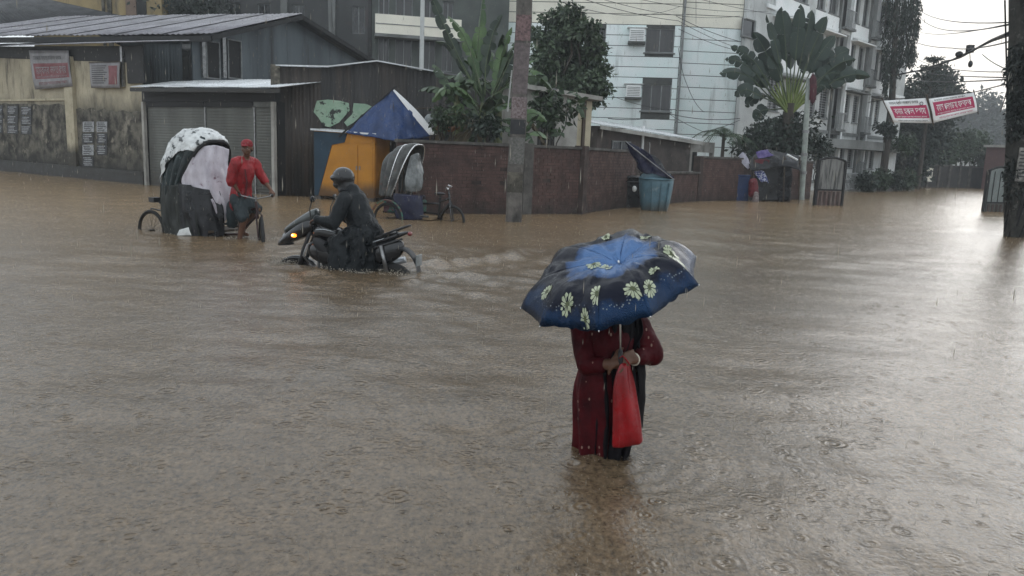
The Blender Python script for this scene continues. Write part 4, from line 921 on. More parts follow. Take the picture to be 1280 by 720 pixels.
# plants along the apartment foot
for i, (x, y, r) in enumerate(((1042, 226, .7), (1062, 222, .8), (1080, 224, .7), (1096, 222, .9), (1070, 160, .6), (1092, 178, .9))):
    g = FF.P(FF.sz(x, y)[0], 0, 1.9); c = Vector((g.x, g.y, ZAT(y, g)))
    t = thing('potted_shrub' if i > 3 else 'kerb_shrub', ['leafy shrub at the near end of the apartment railing', 'bushy shrub beside the second railing bay', 'green shrub in front of the dark ground floor window', 'tall shrub by the far end of the railing', 'small plant trailing on the first floor ledge', 'climbing greenery over the canopy near the weeping tree'][i], 'shrub', g)
    leaf_cloud('foliage', t, M_leaf if i % 2 else M_leafdark, [((c.x, c.y, c.z), (r, .5, r*.7)), ((c.x+.5, c.y+.4, c.z-.2), (r*.7, .5, r*.6))], 900, .22, seed=60+i)
    q = MB(); [q.tube([(g.x+j*.1, g.y, -.4), (c.x+j*.15, c.y, c.z)], .02, 4) for j in range(4)]; q.build('stems', M_bark, t)

# ================================================================ buildings behind the left roofs
FK = Fr(DEP(40, 10, 43), DEP(202, 10, 43.5)); t = thing('yellow_building', 'ochre plastered building rising behind the left tin roofs', 'building', FK.P(3, 0))
MB().fbox(FK, 0, FK.L, -.45, 11.5, -6, 0).build('wall', mat('ochre_plaster', (.36, .27, .13), (.27, .21, .11), 1.2, .7, .2, 10, c3=(.13, .11, .08), c3scale=1, c3stretch=(1.5, 1.5, .3)), t)
for (xa, xb, m_) in ((172, 183, M_dark), (158, 171, mat('brown_strip', (.23, .16, .12), None, 2)), (135, 140, M_mosscon), (128, 131, M_mosscon)):
    MB().fbox(FK, FK.sz(xa, 5)[0], FK.sz(xb, 5)[0], 3, 11.4, .005, .12).build('pilaster', m_, t)
MB().fbox(FK, -.3, FK.L+.2, 11.5, 11.7, -6.2, .3).build('roof_slab', M_concpale, t)
t = thing('old_shed_roof', 'dark sloping old tin roof at the top left corner', 'shed', DEP(40, 10, 39).xy.to_3d())
r0, r1, r2, r3 = DEP(-140, -12, 39.0), DEP(-140, 40, 36.5), DEP(158, 22, 38.5), DEP(40, 2, 40.0)
r3 = DEP(70, 3, 40)
sheets(t, 'roof_sheet', DEP(-160, 60, 36.0), DEP(165, 23, 38.5), DEP(58, -1, 41.0), DEP(-160, -30, 41), 1.2, M_roofdark, .2, .02)
MB().fbox(Fr(DEP(-160, 60, 36.4), DEP(150, 30, 38.7)), 0, 8, -.45, 4.8, -3, -.1).build('wall', M_rust, t)
FH = Fr(DEP(180, 10, 50), DEP(475, 10, 49)); t = thing('grey_building', 'dim grey multi storey building behind the warehouse gable', 'building', FH.P(5, 0))
mg = mat('dim_grey_wall', (.075, .078, .078), (.055, .058, .058), .6, .7, .2, 6, stretch=(1, 1, .3), c3=(.10, .075, .072), c3scale=.6, c3pos=(.6, .7))
a_ = FH.sz(262, 10)[0]
wins = [(FH.sz(x, 10)[0], FH.sz(x+16, 10)[0], z, z+1.6) for x in (285, 322, 365, 440) for z in (8.4, 5.2)]
q = MB(); wall_holes(q, FH, a_, FH.L, -.45, 11.9, wins, .25); q.fbox(FH, a_, FH.L, -.45, 11.8, -6, -.6); q.build('wall', mg, t)
for h in wins: window(t, FH, *h, 0, 2, rec=.15, sill=False)
for x in (352, 412): MB().fbox(FH, FH.sz(x, 10)[0], FH.sz(x+8, 10)[0], -.4, 11.9, .004, .2).build('pilaster', M_flatgrey, t)
g = DEP(414, 40, 40); o = MB().tube([(g.x, 40, -.45), (g.x+.05, 40, 5), (g.x-.1, 40, 10)], [.14, .12, .09], 8).build('utility_pole', M_flatgrey, None, smooth=True); tagp(o, 'pale grey utility pole standing behind the warehouse roof', 'pole')
far_tree('dim green tree between the ochre and grey buildings', [(215, 8, 1.6), (235, 12, 1.8), (222, -8, 2), (250, 4, 1.6), (210, 30, 1.5)], 46, 5000, .3, M_leafgrey, 8, 225, None)
FM = Fr(DEP(466, 30, 38.5), DEP(640, 30, 40)); t = thing('balcony_building', 'grey building with a long cream balcony parapet behind the tin wall', 'building', FM.P(4, 0))
wins = [(FM.sz(x, 10)[0], FM.sz(x+w_, 10)[0], z, z+1.7) for x, w_ in ((474, 14), (496, 22), (532, 16), (556, 14)) for z in (FM.sz(500, 12)[1]-1.0, FM.sz(500, 84)[1])]
q = MB(); wall_holes(q, FM, 0, FM.L, -.45, 10.2, wins, .25, -.8); q.build('wall', mat('greenish_wall', (.10, .115, .105), (.07, .082, .076), 1, .6, .1, 10), t)
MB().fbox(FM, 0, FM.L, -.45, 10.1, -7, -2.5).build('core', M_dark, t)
for h in wins: window(t, FM, *h, -.8, 2, gm=M_glass2, rec=.15, sill=False)
zb3 = FM.sz(500, 43)[1]; zt3 = FM.sz(500, 19)[1]
MB().fbox(FM, FM.sz(469, 30)[0], FM.sz(577, 30)[0], zb3, zt3, -.12, 0).build('parapet', M_whitecream, t); MB().fbox(FM, FM.sz(469, 30)[0], FM.sz(577, 30)[0], zb3-.15, zb3-.005, -.79, .02).build('balcony_floor', M_flatgrey, t)
MB().fbox(FM, FM.sz(469, 30)[0]+.02, FM.sz(577, 30)[0]-.02, (zb3+zt3)/2-.02, (zb3+zt3)/2+.02, .002, .02).build('groove', M_frame, t)
g = DEP(527, 75, 33); o = MB().tube([(g.x, 33, -.45), (g.x, 33, 9)], [.11, .08], 8).build('utility_pole', M_flat, None, smooth=True); tagp(o, 'white utility pole in front of the cream balcony parapet', 'pole')

# ================================================================ poles
def prism_pole(name, label, base, top, w0, w1, m, ext=3.0):
    base = Vector(base); top = Vector(top); top = base+(top-base)*((top-base).length+ext)/(top-base).length
    t = thing(name, label, 'pole', base); q = MB(); b = base-Vector((0, 0, .45)); N = 12; rings = []
    for i in range(N+1):
        s = i/N; c = b.lerp(top, s); w_ = (w0+(w1-w0)*s)/2; j = .012*math.sin(i*2.1); ch = w_*.25
        rings.append([c+Vector((x*1.0+j, y, 0)) for x, y in ((-w_, -w_+ch), (-w_+ch, -w_), (w_-ch, -w_), (w_, -w_+ch), (w_, w_-ch), (w_-ch, w_), (-w_+ch, w_), (-w_, w_-ch))])
    q.loft(rings, True, True).build('shaft', m, t); return t, b, top
pb = G(641, 277); pt = DEP(655.5, 0, pb.y); mp, pb0, pt0 = prism_pole('concrete_pole', 'leaning concrete utility pole plastered with faded posters in front of the brick wall', pb, pt, .37, .34, M_conc)
def on_pole(py): # centre at a picture row
    z = ZAT(py, pb); s = (z-pb0.z)/(pt0.z-pb0.z); return pb0.lerp(pt0, s), (.37+(.34-.37)*s)/2
for i, (ya, yb_, m_, kind) in enumerate(((20, 52, mat('pink_paper', (.24, .15, .15), (.10, .07, .07), 18, .6), 1), (55, 118, mat('brown_paper', (.17, .14, .14), (.11, .09, .09), 14, .6), 1), (122, 148, mat('pinkish_paper', (.26, .22, .22), (.12, .08, .08), 24, .6), 2), (150, 168, M_ink, 0), (172, 205, mat('grey_paper', (.17, .165, .155), (.10, .10, .09), 20, .6), 1), (215, 240, M_mosscon, 0))):
    a, wa_ = on_pole(yb_); b, wb_ = on_pole(ya); e = .006; w_ = wa_*.93
    q = MB(); q.hexa([a+Vector((-w_, -wa_-e, 0)), a+Vector((w_, -wa_-e, 0)), a+Vector((w_, -wa_+.01, 0)), a+Vector((-w_, -wa_+.01, 0)), b+Vector((-w_, -wb_-e, 0)), b+Vector((w_, -wb_-e, 0)), b+Vector((w_, -wb_+.01, 0)), b+Vector((-w_, -wb_+.01, 0))])
    o = q.build('pasted_paper', m_, mp, label=['pinkish torn paper high on the pole', 'long brown paper', 'pinkish printed paper', 'black band', 'grey torn paper', 'mossy patch'][i])
    if False:
        q = MB()
        for k in range(9):
            c = a.lerp(b, (k+.5)/9); hh = (b-a).length/9*.22; x0 = random.uniform(-.8, -.3)*w_; x1 = x0+random.uniform(.3, 1.1)*w_; q.box(c.x+x0, c.x+x1, c.y-wa_-e-.004, c.y-wa_-e+.002, c.z-hh, c.z+hh)
        q.build('print', M_red if i == 2 else M_paper, o)
q = MB(); c, w_ = on_pole(140); q.bar(c+Vector((-.25, -.02, 0)), c+Vector((-.19, -.02, .9)), .10, .03); q.build('torn_notice', M_paper, mp)
# right pole swallowed by creepers
rb = G(1272, 296); rt = DEP(1277, 0, rb.y); rp, _, _ = prism_pole('vine_covered_pole', 'thick concrete pole wrapped in black creepers and cables at the right edge', rb, rt, .42, .36, mat('black_mossy_pole', (.055, .052, .044), (.025, .025, .021), 4, .8, .5, 25, c3=(.16, .155, .14), c3scale=2.5, c3pos=(.60, .70)))
cl = []; rg = random.Random(2)
for k in range(64):
    z = rg.uniform(1.0, 8.0); s = z/(rt.z); c = rb.lerp(rt, s); 
    if not (1.2 < z < 2.6 and rg.random() < .85): cl.append(((c.x+rg.uniform(-.26, .25), c.y-.16+rg.uniform(-.1, .1), z), (.16, .15, .34)))
leaf_cloud('creeper', rp, mat('black_green_creeper', (.018, .028, .02), (.010, .016, .012), 2, .5), cl, 11000, .12, seed=5, droop=.8)
q = MB()
for k in range(9):
    pts = []; ph = rg.uniform(0, 6)
    for i in range(24): s = i/23; c = rb.lerp(rt, s*1.2); a = ph+s*5+math.sin(s*9); pts.append((c.x+math.cos(a)*.24, c.y+math.sin(a)*.24, -.4+s*8.6))
    q.tube(pts, .022, 5)
q.build('vine_stems', M_blacktarp, rp, smooth=True)
q = MB(); cz = rb.lerp(rt, .30); q.box(cz.x-.2, cz.x+.15, cz.y-.245, cz.y-.225, 1.35, 2.15); o = q.build('pasted_paper', mat('stained_paper', (.30, .29, .26), (.12, .11, .10), 9, .6), rp)
q = MB()
for k in range(8): q.box(cz.x-.17, cz.x+.1-.02*(k % 3), cz.y-.25, cz.y-.246, 1.45+k*.085, 1.48+k*.085)
q.build('print', M_ink, o)
# pale lamp post
lb = G(1002, 249.5); lt = DEP(1011, 98, lb.y); t = thing('lamp_post', 'slim pale painted steel post beside the junk stall', 'post', lb)
MB().tube([lb-Vector((0, 0, .45)), lb.lerp(lt, .5), lt], [.13, .12, .10], 10).build('shaft', mat('pale_green_post', (.33, .37, .34), (.24, .26, .24), 3, .5), t, smooth=True)
q = MB()
for z in (1.2, 2.0, 3.0): c = lb.lerp(lt, z/lt.z); q.tube([c-Vector((0, 0, .06)), c+Vector((0, 0, .06))], .15, 10)
q.build('bands', M_metal, t)
c = DEP(1016, 112, lb.y-.2)
bt = MB()
for k in range(7): bt.tube([DEP(1013+k*1.1, 91+abs(k-3)*2, lb.y-.2), DEP(1014+k*.9, 112, lb.y-.25), DEP(1012+k*1.3, 131-abs(k-3)*2, lb.y-.2)], [.03, .05, .02], 6)
o = bt.build('red_cloth', mat('dark_red_cloth', (.12, .018, .03), (.06, .012, .02), 4, .6), None, smooth=True); tagp(o, 'dark red rag hanging on the pale post in the palm leaves', 'cloth')

# ================================================================ banners, cables
mbt = {'k': 0}
LET = 'কলমদসবনরযতপহগজ'
def text_on(parent, s, origin, ux, uz, height, m, maxw):
    cu = bpy.data.curves.new('lettering', 'FONT'); cu.body = s; cu.size = 1; cu.extrude = 0.0
    o = bpy.data.objects.new('lettering_tmp', cu); COL.objects.link(o); dg = bpy.context.evaluated_depsgraph_get(); dg.update()
    me = bpy.data.meshes.new_from_object(o.evaluated_get(dg)); bpy.data.objects.remove(o); bpy.data.curves.remove(cu)
    if not len(me.vertices): return None
    v = np.array([x.co for x in me.vertices]); mn = v.min(0); mxx = v.max(0); sx = maxw/(mxx[0]-mn[0]); sy = height/(mxx[1]-mn[1])
    Mi = MATW[parent.name].inverted()
    for x in me.vertices: x.co = Mi @ (Vector(origin)+Vector(ux)*((x.co.x-mn[0])*sx)+Vector(uz)*((x.co.y-mn[1])*sy))
    me.materials.append(m); me.name = 'lettering'; return link_mesh('lettering', me, parent)
rgL = random.Random(8)
def words(n, k): return ' '.join(''.join(rgL.choice(LET) for _ in range(rgL.randint(k-1, k+1))) for _ in range(n))
def banner(label, q4, red, name='banner', cloth=None, redm=None, wind=.05, lines=True, group=None, icon=False, cat='banner'):
    """q4: corners TL TR BR BL in world; red: (u0,u1,v0,v1) of the red field, v from the top"""
    TL, TR, BR, BL = map(Vector, q4); t = thing(name, label, cat, BL.lerp(BR, .5), 0, group); nr = (TR-TL).cross(BL-TL).normalized()
    if nr.dot(CP-TL) < 0: nr = -nr
    def pt(u, v, off=0): return TL.lerp(TR, u).lerp(BL.lerp(BR, u), v)+nr*(off+wind*math.sin(u*7+v*2)*math.sin(math.pi*v*.9+.2))
    def grid(u0, u1, v0, v1, off, nm, m, nu=18, nv=8, par=t):
        mb = MB(); vs = [pt(u0+(u1-u0)*i/nu, v0+(v1-v0)*j/nv, off) for j in range(nv+1) for i in range(nu+1)]
        mb.add(vs, [(j*(nu+1)+i, j*(nu+1)+i+1, (j+1)*(nu+1)+i+1, (j+1)*(nu+1)+i) for j in range(nv) for i in range(nu)]); return mb.build(nm, m, par, smooth='all')
    cl_ = grid(0, 1, 0, 1, 0, 'cloth', cloth or M_banner); sd_ = cl_.modifiers.new('thickness', 'SOLIDIFY'); sd_.thickness = .004; sd_.offset = 0
    rf = grid(red[0], red[1], red[2], red[3], .008, 'red_field', redm or M_red)
    W = (TR-TL).length; H = (BL-TL).length
    def warp(o, off):
        a_, b_ = TR-TL, BL-TL; aa, bb, ab = a_.dot(a_), b_.dot(b_), a_.dot(b_); dt = aa*bb-ab*ab
        for v in o.data.vertices:
            p = (MATW[t.name] @ v.co)-TL; pa, pb_ = p.dot(a_), p.dot(b_); u = (pa*bb-pb_*ab)/dt; vv = (pb_*aa-pa*ab)/dt; v.co = MATW[t.name].inverted() @ pt(min(1, max(0, u)), min(1, max(0, vv)), off)
    ux = (TR-TL).normalized(); uz = -(BL-TL).normalized()
    def line(s, u0, u1, v0, v1, m):
        o = text_on(t, s, TL+(TR-TL)*u0+(BL-TL)*v1, ux, uz, (v1-v0)*H, m, (u1-u0)*W)
        if o: warp(o, .014)
    if lines:
        line(words(3, 4), red[0]+.06*(red[1]-red[0]), red[1]-.06*(red[1]-red[0]), red[2]+.18*(red[3]-red[2]), red[2]+.72*(red[3]-red[2]), cloth or M_banner)
        line(words(5, 5), red[0]+.05, red[1]-.05, red[3]-.17*(red[3]-red[2]), red[3]-.05*(red[3]-red[2]), cloth or M_banner)
        line(words(4, 5), .10, .80, max(.06, red[2]-.20), max(.14, red[2]-.08), M_ink)
        line(words(5, 5), .14, .9, red[3]+.08, min(.95, red[3]+.17), M_ink if icon else (redm or M_red))
    if icon:
        mb = MB(); c = pt(.86, red[2]-.06, .016); mb.ring(c, .06, .012, nr, 16, 5); mb.build('emblem', M_ink, t)
    return t, pt
dB = 31.0
t, ptf = banner('left of the two white banners with a red field hung over the street', [DEP(1104, 126, dB), DEP(1157, 122.5, dB), DEP(1165, 154, dB), DEP(1117, 153, dB)], (.08, .96, .27, .80), icon=True, group='banners strung over the street')
MB().tube([DEP(1102, 122, dB), DEP(1118, 156, dB)], .02, 6).build('stick', M_wood, t)
t, ptf = banner('right of the two white banners, tilted up towards the pole', [DEP(1161, 123.5, dB-.1), DEP(1217, 116, dB-.1), DEP(1222, 140, dB-.1), DEP(1167, 153.5, dB-.1)], (.06, .95, .17, .74), icon=False, group='banners strung over the street')
q = MB(); q.tube([DEP(1158, 118, dB-.05), DEP(1167, 157, dB-.05)], .03, 6); q.tube([DEP(1217, 112, dB-.1), DEP(1223, 143, dB-.1)], .02, 6); q.build('stick', M_wood, t)
def cable(label, pts, r=.012, sag=0, n=14, name='overhead_cable', group='overhead cables'):
    P = [DEP(*p) for p in pts]; out_ = []; r = r*(1.7 if pts[-1][0] > 1200 and r < .02 else 1)
    for i in range(len(P)-1):
        for k in range(n): s = k/n; q_ = P[i].lerp(P[i+1], s); q_.z -= sag*4*s*(1-s); out_.append(q_)
    out_.append(P[-1]); o = MB().tube(out_, r, 5).build(name, M_wire, None, smooth='all'); tagp(o, label, 'cable', group); return o
cable('thin cable the two banners hang from', [(1085, 128, 34), (1104, 125, 31), (1160, 121, 31), (1218, 115, 30.8), (1262, 104, 19.2)], .010)
cable('thick twisted cable rising over the street to the vine covered pole', [(1108, 96, 56), (1150, 88, 48), (1200, 72, 36), (1240, 50, 26), (1262, 41, 19.2)], .045)
cable('second strand wound along the thick cable', [(1108, 97, 56), (1170, 84, 43), (1200, 70, 36), (1240, 51.5, 26), (1262, 44, 19.2)], .03)
tagp(MB().ell(DEP(1199, 68, 35), (.16, .16, .14)).build('junction_box', M_blacktarp, None, smooth=True), 'round black junction box on the thick cable', 'junction box')
q = MB(); a = DEP(1213, 58, 33); b = DEP(1213, 80, 33); q.box(a.x-.12, a.x+.12, a.y-.1, a.y+.1, a.z-.25, a.z+.05); q.tube([a-Vector((0, 0, .2)), b], .015, 5); q.ell(b, (.09, .09, .14)); tagp(q.build('hanging_fitting', M_blacktarp, None), 'black fitting dangling below the thick cable', 'cable fitting')
CB = [([(1148, 12, 60), (1262, 28, 20)], .010, .3), ([(1148, 20, 60), (1262, 31, 20)], .010, .5), ([(1150, 40, 60), (1262, 30, 20)], .009, .2), ([(1142, 52, 58), (1190, 60, 40), (1262, 52, 20)], .012, .1), ([(1228, 68, 30), (1262, 88, 20)], .009, .05),
      ([(1140, 70, 60), (1262, 90, 21)], .008, .3), ([(1140, 88, 60), (1262, 97, 21)], .010, .1), ([(1145, 100, 60), (1262, 99, 21)], .012, .1), ([(1256, 0, 19), (1260, 150, 19.2)], .012, 0), ([(1262, 100, 19.2), (1250, 140, 24)], .008, .1),
      ([(718, -5, 24), (848, 26, 32), (930, 62, 40)], .011, .1), ([(740, -5, 25), (925, 20, 40)], .010, .3), ([(780, -5, 28), (960, 14, 41)], .010, .2), ([(860, -5, 34), (1000, 22, 40)], .010, .1), ([(845, 20, 40.6), (925, 52, 40.6)], .014, .1), ([(848, 36, 40.6), (925, 64, 40.6)], .012, .1),
      ([(848, 60, 40.6), (858, 104, 40.6), (880, 140, 38)], .014, .2), ([(700, 2, 24), (850, 8, 38)], .010, .4), ([(870, -5, 36), (870, 30, 40.8)], .010, 0), ([(760, 148, 34), (836, 142, 38), (925, 148, 38)], .016, .15), ([(840, 138, 39), (765, 120, 40.5), (758, 100, 40.8)], .012, .1),
      ([(836, 142, 38), (880, 165, 34), (925, 150, 36)], .012, .05), ([(655, -2, 17.5), (820, -20, 30)], .012, .1)]
names = ['topmost thin cable across the white sky', 'second thin cable across the white sky', 'faint cable under the two top ones', 'drooping cable meeting the thick one midway', 'short stay running down to the right pole', 'faint low cable left of the right pole', 'cable level with the vine covered pole joints', 'lowest cable above the banners', 'cable hanging down beside the vine covered pole', 'loose tail hanging off the right pole',
         'cable slanting down in front of the upper apartment windows', 'long cable across the cream upper siding', 'cable passing above the traveller palm', 'cable over the palm crown', 'cable pinned across the right siding', 'lower cable across the right siding', 'thick cable dropping down the siding corner', 'cable sagging past the top apartment window', 'short vertical drop cable at the top', 'cable looped along the low roofs', 'cable looping below the lower air conditioner', 'cable dipping over the low grey roof', 'cable leaving the concrete pole top']
for (p_, r, s), nm in zip(CB, names): cable(nm, p_, r, s)

# ================================================================ posters and banners on the yellow building
def fyq(pts, off): return [FY.P(*FY.sz(x, y, off), off) for x, y in pts]
banner('red and grey cloth banner tied high on the cream wall', fyq([(36, 63), (86, 63), (91, 108), (44, 112)], .16), (.08, .96, .34, .74), cloth=M_bannerold, redm=M_redold, wind=.03)
t, ptf = banner('smaller white banner with a red right end beside the pilaster', fyq([(112, 79), (150, 78), (150, 110), (114, 110)], .16), (.62, .92, .12, .86), cloth=M_bannerold, redm=M_redold, wind=.02, lines=False)
q = MB()
for k in range(9):
    v0 = .10+k*.085; c = [ptf(.08, v0, .012), ptf(.56-.05*(k % 3), v0, .012), ptf(.56-.05*(k % 3), v0+.035, .012), ptf(.08, v0+.035, .012)]; q.add(c, [(0, 1, 2, 3)])
q.build('printed_lines', M_ink, t); MB().bar(ptf(-.02, -.02), ptf(1.02, -.02), .03).build('batten', M_wood, t)
def poster(label, x, y, w_, h_, group):
    c = [FY.P(*FY.sz(a, b, .045), .045) for a, b in ((x, y), (x+w_, y), (x+w_, y+h_), (x, y+h_))]; t = thing('poster', label, 'poster', c[3].lerp(c[2], .5), 0, group)
    q = MB(); q.extrude([c[3], c[2], c[1], c[0]], FY.n*.006); q.build('sheet', M_posterpaper if random.random() < .35 else M_ink, t); dark = t.children[0].data.materials[0] == M_ink
    q = MB(); n = 5
    for k in range(n):
        v0 = .10+.17*k; u0 = random.uniform(.08, .2); u1 = random.uniform(.6, .92)
        f_ = lambda u, v: c[0].lerp(c[1], u).lerp(c[3].lerp(c[2], u), v)+FY.n*.010
        q.add([f_(u0, v0), f_(u1, v0), f_(u1, v0+.08), f_(u0, v0+.08)], [(0, 1, 2, 3)])
    q.build('print', M_posterpaper if dark else M_ink, t)
random.seed(9); ordw = ['top', 'second', 'third', 'bottom']
for ci, (x, w_) in enumerate(((-4, 9), (9, 15), (26, 15))):
    for r_ in range(3): poster('%s sheet in the %s column of black and white posters at far left' % (['top', 'middle', 'bottom'][r_], ['cut off', 'left', 'right'][ci]), x, 131.5+r_*12+ci*.8, w_-1.5, 11, 'posters on the mossy wall left of the pilaster')
for ci, (x, w_) in enumerate(((103, 16), (121, 15))):
    for r_ in range(4):
        if ci == 1 and r_ == 3: continue
        poster('%s sheet of the %s torn poster column right of the cream pilaster' % (ordw[r_], ['left', 'right'][ci]), x+random.uniform(-1, 1), 152+r_*14.5, w_-2, 13, 'torn posters right of the pilaster')
# ================================================================ vehicle and cloth materials
M_blackpaint = mat('black_gloss_paint', (.012, .013, .016), (.02, .021, .024), 3, .22, coat=.6, rvar=.08)
M_rubber = mat('black_rubber', (.018, .018, .018), (.03, .03, .03), 8, .7)
M_silver = mat('silver_stripe', (.42, .44, .46), (.36, .38, .4), 6, .3, metal=.5)
M_plastic = mat('grey_black_plastic', (.03, .031, .034), (.045, .046, .05), 6, .45)
M_wetblack = mat('black_raincoat', (.012, .016, .019), (.020, .025, .029), 5, .42, .9, 16, coat=.04, spec=.16)
M_plwhite = mat('crumpled_clear_plastic', (.56, .57, .56), (.40, .41, .41), 7, .25, .6, 14, coat=.5, c3=(.05, .06, .06), c3scale=7, c3pos=(.55, .60))
M_pllilac = mat('pale_lilac_plastic', (.52, .49, .53), (.33, .30, .34), 5, .28, .8, 9, coat=.4, stretch=(1, 1, .35), c3=(.22, .15, .18), c3scale=6, c3pos=(.60, .68))
M_plclear = mat('grey_clear_plastic', (.19, .205, .205), (.06, .066, .066), 4, .2, .5, 12, coat=.5)
M_hood = mat('dark_green_hood', (.018, .04, .042), (.01, .018, .02), 6, .4, .4, 20, c3=(.10, .13, .13), c3scale=9, c3pos=(.60, .66))
M_hooddark = mat('black_hood_lining', (.012, .012, .013), (.02, .019, .02), 6, .6)
M_skirt = mat('muddy_canvas_skirt', (.045, .048, .042), (.018, .022, .020), 3, .6, .4, 20, stretch=(1, 1, .3))
M_redshirt = mat('wet_red_shirt', (.38, .016, .022), (.20, .010, .014), 6, .5, .4, 25)
M_lungi = mat('dark_blue_lungi', (.018, .030, .036), (.03, .045, .05), 6, .6, .4, 20)
M_skin = mat('brown_skin', (.17, .085, .052), (.13, .062, .038), 8, .45, .1, 60)
M_rim = mat('rusty_rim', (.09, .075, .06), (.05, .04, .034), 9, .4, metal=.7)
M_framepaint = mat('dark_maroon_frame', (.055, .018, .018), (.03, .013, .013), 6, .4)

def wheel(parent, c, R, axis, spokes=18, tyre=.028, name='wheel', rimm=None, thick=1):
    w_ = MB().ring(c, R, tyre, axis, 32, 8, sz=thick).build(name, M_rubber, parent, world=False, smooth='all')
    MB().ring(c, R-tyre*1.0, tyre*.45, axis, 32, 6).build('rim', rimm or M_rim, w_, world=False, smooth='all')
    q = MB(); Q = rot_to(axis); c = Vector(c)
    for k in range(spokes):
        a = 2*math.pi*k/spokes; q.tube([c+Q @ Vector((math.cos(a+.25)*.03, math.sin(a+.25)*.03, .02*(-1)**k)), c+Q @ Vector((math.cos(a)*(R-tyre), math.sin(a)*(R-tyre), 0))], .0035, 4, False)
    q.tube([c+Q @ Vector((0, 0, -.05)), c+Q @ Vector((0, 0, .05))], .028, 8); q.build('spokes', M_rim, w_, world=False); return w_
def cloth_sheet(rows, name, m, parent, world=False, wr=.015, wrs=9, sub=6, thick=.004, label=None, pleat=0, pleats=6, ribs=0, nrib=5):
    """rows of points -> wrinkled sheet with thickness"""
    rows = [[Vector(p) for p in r] for r in rows]; n = len(rows[0])
    def interp(lst, k):
        out_ = []
        for i in range(len(lst)-1):
            p0 = lst[max(i-1, 0)]; p1 = lst[i]; p2 = lst[i+1]; p3 = lst[min(i+2, len(lst)-1)]
            for s in range(k):
                t = s/k; out_.append(.5*((2*p1)+(p2-p0)*t+(2*p0-5*p1+4*p2-p3)*t*t+(3*p1-p0-3*p2+p3)*t**3))
        out_.append(lst[-1].copy()); return out_
    rows = [interp(r, sub) for r in rows]; cols = list(zip(*rows)); cols = [interp(list(c), sub) for c in cols]; rows = list(zip(*cols))
    q = MB(); q.loft(rows, False); o = q.build(name, m, parent, world=world, smooth='all', label=label)
    me = o.data; nc = len(rows[0]); nr_ = len(rows)
    vn = [v.normal.copy() for v in me.vertices]
    if pleat or ribs:
        for idx, v in enumerate(me.vertices):
            a, b = (idx % nc)/(nc-1), (idx//nc)/(nr_-1); d = 0
            if pleat: d += pleat*(.35+.65*b)*(abs(math.sin(math.pi*(a*pleats+.25*math.sin(b*5)+.13*math.sin(a*17))))-.5)
            if ribs: d += -ribs*abs(math.sin(math.pi*b*nrib))
            v.co = v.co+vn[idx]*d
        me.update(); vn = [v.normal.copy() for v in me.vertices]
    for v, nn in zip(me.vertices, vn):
        c = v.co; v.co = c+nn*(mnoise.noise(Vector((c.x*wrs, c.y*wrs, c.z*wrs*.5)))*wr+mnoise.noise(Vector((c.x*wrs*2.6, c.y*wrs*2.6+3, c.z*wrs*1.6)))*wr*.5)
    s_ = o.modifiers.new('thickness', 'SOLIDIFY'); s_.thickness = thick; s_.offset = 0; return o

# ---------------------------------------------------------------- body building blocks
def head_solid(q, c, fwd, s=1.0, up=(0, 0, 1)):
    """skull, jaw, nose, brow, lips, ears, in one overlapping set"""
    c = Vector(c); f = Vector(fwd).normalized(); u = Vector(up); r = f.cross(u).normalized(); u = r.cross(f).normalized(); M = Matrix((r, f, u)).transposed()
    def P(x, y, z): return c+M @ (Vector((x, y, z))*s)
    def E(x, y, z, a, b, d): q.ell(P(x, y, z), (a*s, b*s, d*s), M, 14, 10)
    E(0, -.012, .03, .074, .092, .090); E(0, .022, -.03, .060, .066, .075); E(0, .045, -.075, .030, .030, .026)      # skull, face, chin
    E(0, .084, -.012, .013, .022, .028); E(0, .094, -.024, .017, .014, .011)                                         # nose
    for g in (1, -1):
        E(g*.030, .078, .026, .024, .014, .009); E(g*.042, .064, -.022, .022, .020, .020); E(g*.076, -.008, -.002, .010, .020, .030)  # brow, cheek, ear
    E(0, .082, -.050, .024, .011, .007); E(0, .080, -.061, .020, .010, .007)                                          # lips
    return P, M
def face_details(parent, P, M, s=1.0, world=False):
    for g in (1, -1):
        e = MB().ell(P(g*.029, .076, .008), (.012*s, .009*s, .007*s), M, 10, 8).build('eye', mat('eye_white', (.5, .48, .45), None, 3, .3), parent, world=world, smooth='all')
        MB().ell(P(g*.029, .0835, .008), (.0055*s, .003*s, .0055*s), M, 8, 6).build('iris', M_dark, e, world=world, smooth='all')
